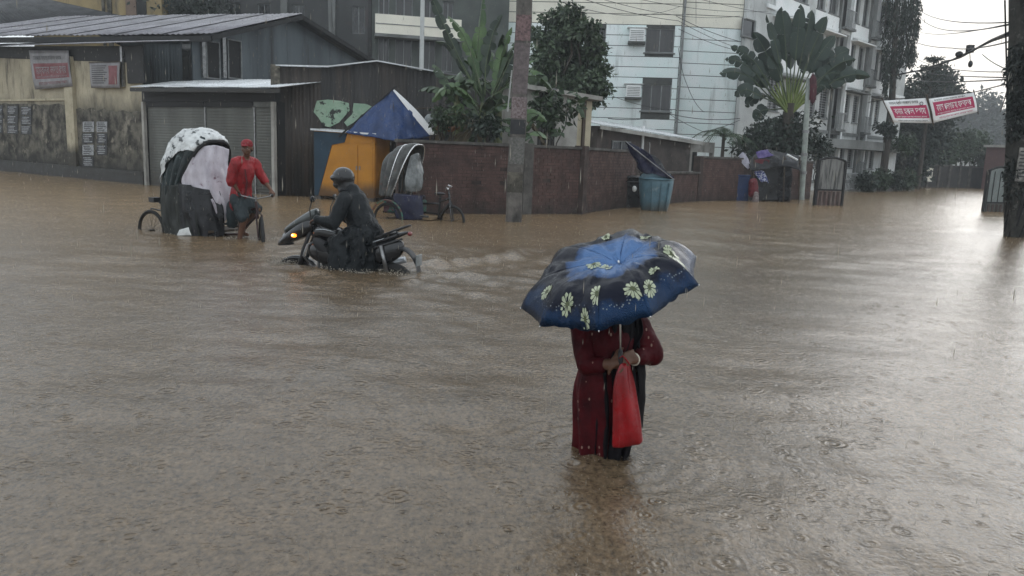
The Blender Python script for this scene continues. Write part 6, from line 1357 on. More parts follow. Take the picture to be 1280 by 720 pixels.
L3([sec(-.20, .22, .06, .06), sec(-.32, .22, .11, .15), sec(-.50, .24, .11, .17), sec(-.66, .28, .09, .15), sec(-.78, .33, .05, .08)], 'rear_side_panel', M_blackpaint)
L3([sec(-.62, .30, .07, .02), sec(-.78, .32, .085, .025), sec(-.90, .24, .085, .03), sec(-.97, .10, .08, .02), sec(-.99, -.04, .07, .015)], 'rear_mudguard', M_plastic)
MB().box(-.985, -.965, -.09, .09, .10, .24).build('number_plate', M_frame, mc, world=False, bevel=.004)
q = MB(); q.tube([(.5, 0, .45), (.30, 0, .30), (.05, 0, .15), (-.25, 0, .05)], .03, 8); q.tube([(.44, .06, .30), (.35, .12, -.02), (.0, .12, -.10), (-.3, .1, .0)], .018, 7); q.tube([(.44, -.06, .30), (.35, -.12, -.02), (.0, -.12, -.10), (-.3, -.1, .0)], .018, 7)
for g in (1, -1): q.tube([(-.1, .09*g, .34), (-.4, .12*g, .30), (-.72, .06*g, .42)], .015, 6); q.tube([(-.62, .1*g, -.08), (-.18, .09*g, .02)], .022, 6)
q.build('frame', M_blackpaint, mc, world=False, smooth='all')
q = MB(); q.ell((.18, 0, .06), (.20, .13, .14), None, 14, 10); q.cap((.22, 0, .1), .085, (.30, 0, .28), .075); q.ell((.10, .12, .0), (.11, .05, .10), None, 14, 10); q.ell((.10, -.12, .0), (.11, .05, .10), None, 14, 10); q.build('engine', M_plastic, mc, world=False, smooth='all')
q = MB(); 
for k in range(6): q.box(.17+k*.006, .37+k*.006, -.10, .10, .14+k*.025, .152+k*.025)
q.build('cooling_fins', M_metal, mc, world=False)
MB().tube([(.32, -.10, .1), (.2, -.16, -.05), (-.3, -.17, .02), (-.72, -.17, .14)], [.022, .025, .05, .045], 10).build('exhaust', M_silver, mc, world=False, smooth='all')
for g in (1, -1): MB().tube([(-.58, .10*g, .0), (-.50, .12*g, .34)], .028, 8).build('shock_absorber', M_metal, mc, world=False, smooth='all')
q = MB(); q.tube([(.46, .20, .05), (.5, .27, .16), (.46, .24, .30), (.40, .1, .34)], .012, 6); q.tube([(.46, -.20, .05), (.5, -.27, .16), (.46, -.24, .30), (.40, -.1, .34)], .012, 6); q.tube([(.46, .20, .05), (.40, .08, -.05)], .012, 6); q.build('crash_guard', M_metal, mc, world=False, smooth='all')

# ---- the rider
rd = thing('person', 'motorcycle rider in a hooded black raincoat and dark face cover', 'person', bo, BRZ)
hip = Vector((-.24, 0, .50)); chs = Vector((-.06, 0, .83)); nk = Vector((.02, 0, .985)); hd = Vector((.085, .0, 1.13)); lk = Vector((.95, .22, -.08))
q = MB(); q.cap(hip, .14, hip.lerp(chs, .5), .13); q.cap(hip.lerp(chs, .5), .13, chs, .145); q.cap(chs, .10, nk+Vector((.02, 0, .05)), .055); Ph, Mh = head_solid(q, hd, lk, 1.08)
arm = {}
for g in (1, -1):
    sh = chs+Vector((.02, g*.18, .08)); wrs = Vector((.27, .32*g, .645)); el = Vector((.06, .30*g, .60)); arm[g] = (sh, el, wrs)
    q.cap(chs+Vector((0, g*.06, .06)), .09, sh, .065); q.cap(sh, .058, el, .046); q.cap(el, .045, wrs, .029); hand_solid(q, wrs, Vector((.09, .02*g, -.03)), (0, 0, -1), -g, 1.0, .95)
    kn = Vector((.13, .20*g, .33)); ft = Vector((-.02, .22*g, -.14)); q.cap(hip+Vector((0, g*.09, -.03)), .10, kn, .068); q.cap(kn, .064, ft, .042); q.cap(ft, .042, ft+Vector((.16, .02*g, -.03)), .034)
smooth_union(q, 'body', M_skin, rd, .009, 4, world=False); face_details(rd, Ph, Mh, 1.08)
q = MB(); q.cap(hip+Vector((0, 0, 0)), .20, hip.lerp(chs, .5), .19); q.cap(hip.lerp(chs, .5), .19, chs, .195); q.cap(chs+Vector((-.02, 0, .02)), .17, nk+Vector((-.05, 0, .01)), .11)
for g in (1, -1):
    sh, el, wrs = arm[g]; q.cap(chs+Vector((0, g*.05, .05)), .12, sh, .095); q.cap(sh, .098, el, .088); q.cap(el, .086, wrs+(el-wrs)*.05, .062)
smooth_union(q, 'raincoat', M_wetblack, rd, .012, 6, world=False, wr=.030, wrs=5.5)
q = MB(); q.cap(hip+Vector((-.02, 0, -.02)), .20, hip+Vector((.08, 0, -.50)), .27)
for g in (1, -1): q.cap(hip+Vector((0, g*.10, -.02)), .15, Vector((.09, .20*g, .31)), .12); q.cap(Vector((.08, .20*g, .30)), .12, Vector((.0, .23*g, -.14)), .115); q.cap(hip+Vector((-.05, g*.14, -.05)), .13, Vector((-.22, .22*g, -.02)), .10); q.cap(Vector((.0, .20*g, .25)), .12, Vector((-.15, .24*g, -.06)), .10)
smooth_union(q, 'raincoat_skirt', M_wetblack, rd, .013, 4, world=False, wr=.045, wrs=9)
q = MB(); q.ell(hd+Vector((-.012, 0, .035)), (.148, .134, .135), None, 24, 16); q.cap(hd+Vector((-.04, 0, -.03)), .115, hd+Vector((-.055, 0, -.10)), .11)
smooth_union(q, 'helmet', mat('dark_grey_helmet', (.016, .018, .021), (.010, .011, .013), 3, .22, coat=.5), rd, .009, 5, world=False)
lkn = lk.normalized(); MB().ell(hd+lkn*.075+Vector((0, 0, .035)), (.075, .112, .052), None, 20, 12).build('visor', mat('dark_visor', (.02, .022, .026), None, 3, .08, coat=.8), rd, world=False, smooth='all')
q = MB(); q.ell(hd+Vector((.035, .008, -.055)), (.085, .085, .065), None, 14, 9); q.ell(hd+Vector((-.05, 0, -.12)), (.10, .12, .08), None, 14, 9); smooth_union(q, 'face_cover', M_blacktarp, rd, .01, 3, world=False, wr=.008)
q = MB(); q.ell(nk+Vector((-.09, 0, -.02)), (.10, .13, .06), None, 14, 8); smooth_union(q, 'hood_fold', M_wetblack, rd, .012, 3, world=False, wr=.012)

# ================================================================ blue drum, broken umbrella, junk stall, gates
db = G(821, 264.5); dm = thing('plastic_drum', 'big pale blue plastic bin standing at the end of the brick wall', 'bin', (db.x, db.y+.45, 0))
M_bin = mat('faded_blue_plastic', (.12, .22, .27), (.085, .16, .20), 3, .4, .1, 20, c3=(.22, .29, .31), c3scale=3, c3pos=(.6, .72), zdirt=(.0, .3, (.06, .06, .05)))
prof = [(-.45, .36), (.0, .40), (.25, .45), (.6, .50), (.9, .53), (1.02, .50), (1.12, .40), (1.16, .0)]
q = MB(); rings = [[Vector((math.cos(2*math.pi*k/28)*r_, math.sin(2*math.pi*k/28)*r_*.85, z)) for k in range(28)] for z, r_ in prof]; q.loft(rings, True, False); q.build('body', M_bin, dm, world=False, smooth='all')
q = MB(); q.ring((0, 0, .96), .515, .025, (0, 0, 1), 28, 6); q.build('lip', M_bin, dm, world=False, smooth='all')
for a in (-1.9, -.9, -1.4): MB().bar((math.cos(a)*.46, math.sin(a)*.40, .0), (math.cos(a)*.54, math.sin(a)*.46, .85), .05, .03).build('rib', M_bin, dm, world=False)
q = MB(); q.ell((-.18, 0, 1.17), (.28, .22, .06), None, 16, 8); smooth_union(q, 'lid', mat('pale_blue_lid', (.26, .36, .40), None, 3, .4), dm, .02, 2, world=False, wr=.02)
d2 = G(790, 260); t = thing('wheelie_bin', 'black plastic bin half hidden left of the pale blue bin', 'bin', (d2.x, d2.y+.45, 0))
q = MB(); q.loft([[Vector((x*s_, y*s_, z)) for x, y in ((-.34, -.3), (.34, -.3), (.34, .3), (-.34, .3))] for z, s_ in ((-.45, .85), (.9, 1.05))], True, True); q.build('body', M_blacktarp, t, world=False, bevel=.04)
q = MB(); q.loft([[Vector((x*s_, y*s_-.02, z)) for x, y in ((-.36, -.33), (.36, -.33), (.36, .33), (-.36, .33))] for z, s_ in ((.905, 1.06), (.96, 1.06), (1.0, .9))], True, True); q.build('lid', M_blacktarp, t, world=False, bevel=.02)
MB().tube([(-.3, -.35, .8), (-.3, -.42, .82), (.3, -.42, .82), (.3, -.35, .8)], .02, 6).build('handle', M_plastic, t, world=False)
c = DEP(793, 236, db.y+.0); tagp(MB().ell(c, (.07, .05, .09), None, 10, 8).build('plastic_cup', M_paper, None, smooth='all'), 'crumpled white cup wedged between the two bins', 'litter')
# broken dark umbrella / tarp leaning on the bins
A_ = lambda x, y, d=0: DEP(x, y, db.y-.05+d)
t = thing('folded_tarp', 'torn navy tarpaulin and umbrella remains heaped over the blue bin', 'tarpaulin', A_(815, 215))
cloth_sheet([[A_(781, 177), A_(784, 181, .1), A_(788, 186, .2)], [A_(797, 183), A_(798, 196, .05), A_(797, 208, .2)], [A_(812, 192), A_(812, 206, .05), A_(804, 216, .1)], [A_(824, 208), A_(822, 214), A_(815, 217)], [A_(843, 222), A_(838, 224), A_(832, 222)]], 'navy_sheet', M_navytarp, t, world=True, wr=.10, wrs=3.5, sub=6)
cloth_sheet([[A_(800, 190, .3), A_(815, 193, .3), A_(826, 200, .3)], [A_(803, 206, .3), A_(818, 206, .2), A_(832, 212, .2)], [A_(808, 218, .3), A_(824, 220, .1), A_(840, 224, .1)]], 'black_sheet', M_blacktarp, t, world=True, wr=.10, wrs=4, sub=6)
q = MB()
for a, b in (((781, 176), (826, 212)), ((790, 184), (843, 225)), ((812, 192), (812, 178))): q.tube([A_(*a, -.06), A_(*b, -.06)], .014, 5)
q.build('ribs', M_metal, t)
# junk stall under the palm
by = G(930, 250.5).y; B_ = lambda x, y, d=0: DEP(x, y, by-.2+d)
t = thing('junk_stall', 'ramshackle roadside stall of dark tarps on sticks under the traveller palm', 'stall', B_(965, 250).xy.to_3d())
cloth_sheet([[B_(938, 196, .4), B_(955, 188, .4), B_(975, 190, .4), B_(999, 194, .4)], [B_(936, 204), B_(955, 197), B_(978, 198), B_(1002, 203)], [B_(938, 214, -.1), B_(958, 212, -.1), B_(980, 208, -.1), B_(1000, 214, -.1)]], 'tarp_roof', M_blacktarp, t, world=True, wr=.12, wrs=3, sub=6)
cloth_sheet([[B_(940, 208, .3), B_(965, 206, .3), B_(990, 207, .3)], [B_(942, 228, .3), B_(966, 228, .3), B_(990, 230, .3)], [B_(944, 251, .3), B_(966, 252, .3), B_(988, 252, .3)]], 'dark_back_sheet', M_blacktarp, t, world=True, wr=.08, wrs=4, sub=5)
for x in (941, 979, 998): MB().tube([B_(x, 256), B_(x+2, 196)], .03, 6).build('stick', M_wood, t)
MB().tube([B_(984, 193, -.2), B_(997, 200, -.2)], .04, 6).build('white_batten', M_white, t)
def rag(label, pts, m, wr=.06, cat='cloth'):
    t = thing('hanging_cloth', label, cat, B_(*pts[-1][0]).xy.to_3d()); cloth_sheet([[B_(*p) for p in r] for r in pts], 'cloth', m, t, world=True, wr=wr, wrs=5, sub=5); return t
rag('purple and blue cloth bunched at the top of the junk stall', [[(945, 190), (952, 188), (960, 187)], [(946, 194), (954, 193), (962, 191)], [(948, 198), (956, 197), (968, 194)]], mat('purple_cloth', (.09, .07, .27), (.20, .16, .36), 6, .5), .06)
rag('white cloth loop hanging at the left of the junk stall', [[(924, 194), (928, 190), (931, 192)], [(926, 202), (932, 197), (936, 200)], [(935, 212), (937, 210), (939, 214)]], mat('white_rag', (.45, .44, .5), (.3, .3, .38), 6, .5))
rag('dark red cloth under the stall roof', [[(942, 200), (952, 199), (962, 200)], [(943, 206), (953, 206), (961, 205)], [(946, 211), (953, 212), (959, 210)]], mat('dark_red_rag', (.15, .02, .03), None, 6, .6))
rag('blue white patterned cloth drooping beside the red sack', [[(940, 212), (948, 211), (955, 214)], [(945, 219), (951, 218), (958, 220)], [(952, 228), (957, 227), (961, 229)]], mat('blue_pattern_cloth', (.04, .06, .25), (.4, .42, .5), 14, .5, mixpos=(.48, .54)))
c = B_(942, 237, -.35); q = MB(); q.cap(Vector((c.x, c.y, c.z-.15)), .20, Vector((c.x-.05, c.y, c.z+.28)), .17); o = smooth_union(q, 'red_sack', mat('red_sack_cloth', (.22, .02, .03), (.10, .015, .02), 8, .5), None, .02, 2, wr=.04); tagp(o, 'bright red sack standing in front of the blue box', 'sack')
c = B_(945, 243, -.55); q = MB(); q.cap(Vector((c.x, c.y, -.1)), .17, Vector((c.x, c.y, .30)), .10); o = smooth_union(q, 'plastic_bundle', mat('pale_striped_plastic', (.25, .23, .22), (.14, .09, .09), 12, .4), None, .02, 2, wr=.03); tagp(o, 'small pale plastic bundle in the water before the red sack', 'bundle')
bx0 = B_(915, 250, -.1); bx1 = B_(935, 250, -.1); FX = Fr(bx0, bx1); t = thing('storage_box', 'square dark blue box standing against the shadowed brick wall', 'box', bx0); zt_ = ZAT(220, bx0)
M_bx = mat('royal_blue_paint', (.018, .05, .16), (.012, .03, .10), 3, .4)
MB().fbox(FX, 0, FX.L, -.45, zt_, -.6, 0).build('body', M_bx, t, bevel=.02); MB().fbox(FX, -.03, FX.L+.03, zt_+.003, zt_+.06, -.63, .03).build('lid', M_bx, t, bevel=.01)
for k in range(3): MB().fbox(FX, .08+k*.26, .12+k*.26, -.4, zt_-.05, .002, .02).build('batten', M_bx, t)
# gate leaf at the road corner
def gate(label, xl, xr, yb, yt, ylow, yarch, m_up, m_low, fm__, seed):
    A = G(xl, yb); B = G(xr, yb+.6*(xr-xl)/30); F_ = Fr(A, B); t = thing('gate_leaf', label, 'gate', F_.P(F_.L/2, 0)); z1_ = ZAT(yt, F_.P(F_.L/2, 0)); z0_ = ZAT(ylow, A); L_ = F_.L
    for a in (0, L_): MB().fbox(F_, a-.05, a+.05, -.45, z1_+.0, -.06, .06).build('post', fm__, t)
    q = MB(); pts = [F_.P(L_*i/12, z1_+yarch*math.sin(math.pi*i/12), 0) for i in range(13)]; q.tube(pts, .045, 6); q.build('arched_rail', fm__, t)
    q = MB(); r1 = [F_.P(.05+(L_-.1)*i/12, z1_+yarch*math.sin(math.pi*i/12)-.04, .0) for i in range(13)]; r2 = [F_.P(.05+(L_-.1)*i/12, z0_, .0) for i in range(13)]; q.loft([r1, r2], False); o = q.build('upper_sheet', m_up, t); s_ = o.modifiers.new('thickness', 'SOLIDIFY'); s_.thickness = .01
    MB().fbox(F_, .05, L_-.05, z0_-.06, z0_, -.04, .04).build('mid_rail', fm__, t); MB().fbox(F_, .05, L_-.05, -.45, z0_-.062, -.02, .02).build('lower_panel', m_low, t)
    for k in (range(1, 4) if seed == 2 else ()): MB().fbox(F_, L_*k/4-.012, L_*k/4+.012, z0_, z1_-.02, .012, .03).build('bar', fm__, t)
    for k in range(1, 6): MB().fbox(F_, L_*k/6-.05, L_*k/6+.05, -.2, z0_-.1, .021, .035).build('slat', M_mortar, t)
gate('grey sheet gate leaf with an arched top beside the pale lamp post', 1018, 1051, 256.5, 201, 236, .12, mat('streaky_grey_sheet', (.20, .20, .19), (.06, .06, .058), 5, .5, stretch=(2, 2, .2), mixpos=(.45, .6)), mat('gate_red_brown', (.11, .05, .045), (.2, .17, .15), 6, .6, stretch=(2, 2, .3)), M_dark, 1)
gate('tilted dark framed gate leaf with a pale panel near the right edge', 1229, 1259, 264.5, 214, 252, .16, mat('pale_gate_sheet', (.20, .23, .22), (.13, .15, .145), 3, .3, stretch=(1, 1, .5)), mat('mossy_gate_base', (.06, .06, .052), (.10, .10, .09), 9, .6), M_dark, 2)
# ================================================================ woman with the flowered umbrella
WX, WY = .52, 3.97
M_dress = mat('dark_red_dress', (.105, .003, .008), (.045, .002, .005), 7, .65, .3, 40, spec=.15)
def dress_material():
    m = M_dress; nt = m.node_tree; L = nt.links.new; b = nt.nodes['Principled BSDF']; tcn = nt.nodes.new('ShaderNodeTexCoord')
    mp = nt.nodes.new('ShaderNodeMapping'); mp.inputs['Scale'].default_value = (1, .6, .55); L(tcn.outputs['Object'], mp.inputs[0])
    vo = node(nt, 'ShaderNodeTexVoronoi', i_Scale=36.0); L(mp.outputs[0], vo.inputs['Vector']); lt = node(nt, 'ShaderNodeMath', operation='LESS_THAN'); L(vo.outputs['Distance'], lt.inputs[0]); lt.inputs[1].default_value = .17
    sp = nt.nodes.new('ShaderNodeSeparateColor'); L(vo.outputs['Color'], sp.inputs[0]); gt = node(nt, 'ShaderNodeMath', operation='GREATER_THAN'); L(sp.outputs[0], gt.inputs[0]); gt.inputs[1].default_value = .45
    mu = node(nt, 'ShaderNodeMath', operation='MULTIPLY'); L(lt.outputs[0], mu.inputs[0]); L(gt.outputs[0], mu.inputs[1])
    src_ = b.inputs['Base Color'].links[0].from_socket; mxn = nt.nodes.new('ShaderNodeMixRGB'); L(mu.outputs[0], mxn.inputs[0]); L(src_, mxn.inputs[1]); mxn.inputs[2].default_value = (.24, .15, .12, 1); L(mxn.outputs[0], b.inputs['Base Color'])
dress_material()
M_orna = mat('black_shawl', (.008, .007, .010), (.014, .012, .016), 6, .7, .3, 30, spec=.12)
wo = thing('person', 'woman in a dark red spotted dress and black shawl wading under the flowered umbrella', 'person', (WX, WY, 0))
V = lambda x, y, z: Vector((WX+x, WY+y, z))
q = MB()
q.cap(V(0, 0, .24), .11, V(0, 0, .40), .10); q.cap(V(0, 0, .40), .105, V(0, 0, .62), .12); q.cap(V(0, .01, .62), .09, V(0, .01, .76), .05)
hdc = V(0, -.02, .885); Ph, Mh = head_solid(q, hdc, (-.05, -1, -.12), .98)
for g in (1, -1): q.cap(V(g*.055, 0, .20), .075, V(g*.06, .0, -.05), .055); q.cap(V(g*.06, 0, -.05), .052, V(g*.075, .01, -.45), .042); q.cap(V(g*.075, .0, -.44), .04, V(g*.08, -.14, -.45), .03)
shL = V(.145, .0, .68); elL = V(.225, -.03, .545); wrL = V(.095, -.175, .545); shR = V(-.15, .0, .68); elR = V(-.12, -.10, .49); wrR = V(.0, -.175, .520)
for sh, el, wr in ((shL, elL, wrL), (shR, elR, wrR)): q.cap(V(0, 0, .67), .075, sh, .052); q.cap(sh, .05, el, .040); q.cap(el, .038, wr, .025)
hand_solid(q, wrL, Vector((-.95, -.02, -.12)), (0, .35, -1), 1, .95, .92)
hand_solid(q, wrR, Vector((.65, -.25, .35)), (.3, .9, -.1), 1, 1.0, .92)
smooth_union(q, 'body', M_skin, wo, .0062, 4)
face_details(wo, Ph, Mh, .98, world=True)
# dress: fluted loft, sleeve
def body_ring(cx, cy, z, rx, ry, flute=.0, k=9, ph=0, n=64):
    return [V(cx+.010+math.cos(a)*rx*.88*(1+flute*math.sin(k*a+ph)+flute*.6*math.sin((k*2+1)*a+ph*2)), cy+math.sin(a)*ry*(1+flute*math.sin(k*a+ph)), z) for a in [2*math.pi*i/n for i in range(n)]]
prof = [(.745, .055, .05, 0, 0), (.715, .13, .075, .0, 0), (.67, .172, .125, .01, .001), (.60, .166, .138, .015, .0), (.52, .158, .130, .025, -.002), (.44, .168, .125, .03, -.006), (.35, .188, .135, .06, -.012), (.25, .182, .135, .085, -.012), (.12, .168, .13, .11, -.008), (.02, .158, .125, .13, -.012), (-.08, .16, .12, .13, -.014), (-.16, .165, .12, .13, -.014)]
q = MB(); q.loft([body_ring(cx, 0, z, rx, ry, fl, 7, z*3) for z, rx, ry, fl, cx in prof], True, False)
o = q.build('dress', M_dress, wo, smooth='all'); s_ = o.modifiers.new('subdivision', 'SUBSURF'); s_.levels = 1; s_.render_levels = 1
for v in o.data.vertices:
    c = v.co; d = mnoise.noise(Vector((c.x*11, c.y*11, c.z*5)))*.013+mnoise.noise(Vector((c.x*30, c.y*30, c.z*6)))*.010; nn = Vector((c.x, c.y, 0)); v.co = c+nn.normalized()*d
q = MB(); q.cap(V(.06, 0, .68), .08, shL, .066); q.cap(shL, .07, elL, .062); q.cap(elL, .056, elL.lerp(wrL, .62), .042)
q.cap(V(-.06, 0, .68), .08, shR, .066); q.cap(shR, .066, elR, .055); q.cap(elR, .055, elR.lerp(wrR, .5), .044); smooth_union(q, 'sleeves', M_dress, wo, .009, 3, wr=.008, wrs=16)
# shawl: covers head and falls down the front and right side
sh_rows = []
for z, x0, x1, y in ((.74, -.09, .15, -.085), (.66, -.075, .16, -.115), (.56, -.055, .12, -.135), (.44, -.05, .13, -.150), (.32, -.045, .155, -.158), (.18, -.05, .16, -.155), (.05, -.055, .14, -.148), (-.08, -.05, .12, -.15)):
    r = []
    for i in range(9): t_ = i/8; x = x0+(x1-x0)*t_; r.append(V(x, y+.035*abs(t_-.5)*2+.012*math.sin(t_*19+z*6), z))
    sh_rows.append(r)
cloth_sheet(sh_rows, 'shawl_front', M_orna, wo, world=True, wr=.010, wrs=14, sub=5, pleat=.022, pleats=5)
cloth_sheet([[V(.12, -.07, .74), V(.17, -.02, .72), V(.15, .06, .72)], [V(.14, -.10, .55), V(.18, -.03, .55), V(.16, .06, .55)], [V(.15, -.11, .35), V(.205, -.04, .35), V(.17, .07, .35)], [V(.15, -.11, .16), V(.20, -.04, .14), V(.17, .07, .16)]], 'shawl_side', M_orna, wo, world=True, wr=.012, wrs=14, sub=5)
q = MB(); q.ell(hdc+Vector((0, .025, .015)), (.10, .11, .115), None, 20, 14); q.cap(hdc+Vector((0, .03, -.06)), .095, V(0, .03, .72), .11)
o = smooth_union(q, 'headscarf', M_orna, wo, .009, 3, wr=.006, wrs=14)
c = elL.lerp(wrL, .86); MB().ring(c, .031, .0045, tuple(wrL-elL), 24, 8).build('bangle', mat('white_bangle', (.65, .60, .50), None, 4, .3), wo, smooth='all')
# ---- red carrier bag
bg_ = thing('carrier_bag', 'bright red plastic carrier bag hanging from the wading woman\'s hand', 'bag', V(.10, -.20, .1))
M_bag = mat('red_carrier_bag', (.36, .005, .010), (.22, .004, .007), 6, .3, .3, 25, coat=.3)
bp_ = [(.545, .062, .028, .018), (.50, .062, .036, .026), (.44, .064, .050, .034), (.36, .074, .060, .042), (.26, .086, .068, .048), (.17, .096, .074, .050), (.115, .103, .078, .046), (.103, .104, .076, .036)]
def bag_ring(z, cx, rx, ry, n=48): return [V(cx+math.cos(a)*rx*(1+.13*math.sin(6*a+z*9)*(z+.02)*2.2), -.205+math.sin(a)*ry*(1+.26*math.sin(5*a+z*6)*(z+.08)*1.6), z+(.020*math.cos(a) if z < .12 else 0)) for a in [2*math.pi*i/n for i in range(n)]]
q = MB(); q.loft([bag_ring(*r) for r in bp_], True, True); o = q.build('bag_body', M_bag, bg_, smooth='all')
vn = [v.normal.copy() for v in o.data.vertices]
for v, nn in zip(o.data.vertices, vn): c = v.co; v.co = c+nn*((mnoise.noise(Vector((c.x*26, c.y*26, c.z*5)))*.011+abs(mnoise.noise(Vector((c.x*40+c.z*12, c.y*40, c.z*14))))*.008))
s_ = o.modifiers.new('subdivision', 'SUBSURF'); s_.levels = 1; s_.render_levels = 1
for g in (1, -1): q = MB(); q.tube([V(.062+.02*g, -.205, .53), V(.05+.012*g, -.20-.012*g, .56), V(.045, -.198-.014*g, .575), V(.03, -.198-.01*g, .56)], [.012, .009, .008, .006], 6, flat=.5); q.build('bag_handle', M_bag, bg_, smooth='all')

# ---- umbrella: canopy over eight ribs, surveyed tips
um = thing('umbrella', 'glossy navy blue umbrella printed with pale daisies held over the wading woman', 'umbrella', (0.55, 3.80, .56))
nrm = Vector((-.3077, -.2517, .9176)).normalized(); ctr = Vector((.493, 3.80, .903))
tp_px = [(650, 387), (676, 408), (750, 413), (811, 396), (873, 357), (872, 322), (803, 298), (686, 331)]
e1 = Vector((0, 1, 0)).cross(nrm).normalized(); e2 = nrm.cross(e1)
base_t = [ctr+.4554*(math.cos(2.7297+k*math.pi/4)*e1+math.sin(2.7297+k*math.pi/4)*e2) for k in range(8)]
tips = []
for b, (x, y) in zip(base_t, tp_px):
    d = ray(x, y); k = d.dot(b-CP)/d.dot(d); tips.append(b.lerp(CP+d*k, .9))
apex = ctr+nrm*.132+Vector((.075, .02, .0))
NR, NS = 20, 14; cen = sum(tips, Vector())/8
def rib_pt(k, t):
    a = apex; b = tips[k % 8]; p = a.lerp(b, t); h = (p-cen).length; kk = min(t/.66, (1-t)/.34); return p+nrm*(.108*(kk*(2-kk))**.9)
gores = MB(); vals = []
rgu = random.Random(4)
def gore_pt(k, u, t, off=0):
    p = rib_pt(k, t).lerp(rib_pt(k+1, t), u)
    sc = 4*u*(1-u); inw = (apex-p); inw = inw-nrm*inw.dot(nrm)
    p = p+inw.normalized()*(.022*sc*t**3) - nrm*(.016*sc*t) 
    cr_ = mnoise.noise(Vector((p.x*13, p.y*13, p.z*13)))*.022+abs(mnoise.noise(Vector((p.x*21, p.y*21, p.z*21+5))))*.026
    fold = .020*math.sin(9*u+k*2)*t*(1-t)*(1 if k in (4, 5, 6) else .5)
    return p+nrm*((cr_+fold)*sc+off)
vs = []; fs_ = []; rad = []
for k in range(8):
    b0 = len(vs)
    for j in range(NR+1):
        for i in range(NS+1): vs.append(gore_pt(k, i/NS, j/NR)); rad.append(j/NR)
    for j in range(NR):
        for i in range(NS): a = b0+j*(NS+1)+i; fs_.append((a, a+1, a+NS+2, a+NS+1))
def canopy_mat():
    m = bpy.data.materials.new('umbrella_cloth'); m.use_nodes = True; nt = m.node_tree; L = nt.links.new; b = nt.nodes['Principled BSDF']
    at_ = nt.nodes.new('ShaderNodeAttribute'); at_.attribute_name = 'radius'; r = nt.nodes.new('ShaderNodeValToRGB'); r.color_ramp.elements[0].position = 0; r.color_ramp.elements[0].color = (.09, .17, .34, 1)  # radial ramp: sky sheen on the top painted blue, dark side skirt painted black
    for p_, c_ in ((.34, (.07, .14, .29)), (.50, (.025, .055, .13)), (.55, (.004, .006, .013)), (.82, (.004, .006, .015)), (.90, (.006, .022, .06))): e = r.color_ramp.elements.new(p_); e.color = (*c_, 1)
    r.color_ramp.elements[-1].position = 1; r.color_ramp.elements[-1].color = (.010, .034, .085, 1)
    tcn = nt.nodes.new('ShaderNodeTexCoord'); nz_ = node(nt, 'ShaderNodeTexNoise', i_Scale=9.0, i_Detail=5.0); L(tcn.outputs['Object'], nz_.inputs['Vector'])
    ad = node(nt, 'ShaderNodeMath', operation='MULTIPLY_ADD'); L(nz_.outputs['Fac'], ad.inputs[0]); ad.inputs[1].default_value = .46; sb = node(nt, 'ShaderNodeMath', operation='SUBTRACT'); L(at_.outputs['Fac'], sb.inputs[0]); sb.inputs[1].default_value = .23; L(sb.outputs[0], ad.inputs[2]); L(ad.outputs[0], r.inputs[0])
    # a lacy printed border of small pale dashes
    vo = node(nt, 'ShaderNodeTexVoronoi', i_Scale=60.0); L(tcn.outputs['Object'], vo.inputs['Vector']); lt = node(nt, 'ShaderNodeMath', operation='LESS_THAN'); L(vo.outputs['Distance'], lt.inputs[0]); lt.inputs[1].default_value = .23
    bd = node(nt, 'ShaderNodeMath', operation='COMPARE'); L(at_.outputs['Fac'], bd.inputs[0]); bd.inputs[1].default_value = .87; bd.inputs[2].default_value = .035
    mu = node(nt, 'ShaderNodeMath', operation='MULTIPLY'); L(lt.outputs[0], mu.inputs[0]); L(bd.outputs[0], mu.inputs[1]); mu2 = node(nt, 'ShaderNodeMath', operation='MULTIPLY'); L(mu.outputs[0], mu2.inputs[0]); mu2.inputs[1].default_value = .6
    mxn = nt.nodes.new('ShaderNodeMixRGB'); L(mu2.outputs[0], mxn.inputs[0]); L(r.outputs[0], mxn.inputs[1]); mxn.inputs[2].default_value = (.28, .30, .30, 1); L(mxn.outputs[0], b.inputs['Base Color'])
    b.inputs['Specular IOR Level'].default_value = .2; b.inputs['Roughness'].default_value = .24; b.inputs['Coat Weight'].default_value = .10; b.inputs['Coat Roughness'].default_value = .10; b.inputs['Metallic'].default_value = .6
    n4 = node(nt, 'ShaderNodeTexNoise', i_Scale=26.0, i_Detail=4.0); L(tcn.outputs['Object'], n4.inputs['Vector']); n5 = node(nt, 'ShaderNodeTexVoronoi', i_Scale=170.0); L(tcn.outputs['Object'], n5.inputs['Vector'])
    am = node(nt, 'ShaderNodeMath', operation='MULTIPLY_ADD'); L(n4.outputs['Fac'], am.inputs[0]); am.inputs[1].default_value = 1.4; L(n5.outputs['Distance'], am.inputs[2])
    bp = node(nt, 'ShaderNodeBump', i_Strength=.5, i_Distance=.006); L(am.outputs[0], bp.inputs['Height']); L(bp.outputs[0], b.inputs['Normal']); return m
Mi = MATW[um.name].inverted(); me = bpy.data.meshes.new('canopy'); me.from_pydata([tuple(Mi @ v) for v in vs], [], fs_); me.polygons.foreach_set('use_smooth', [True]*len(fs_))
at_ = me.attributes.new('radius', 'FLOAT', 'POINT'); at_.data.foreach_set('value', rad); M_canopy = canopy_mat(); me.materials.append(M_canopy); MATS['canopy'] = M_canopy
me.update(); cn = link_mesh('canopy', me, um); s_ = cn.modifiers.new('thickness', 'SOLIDIFY'); s_.thickness = .0015; s_.offset = -1
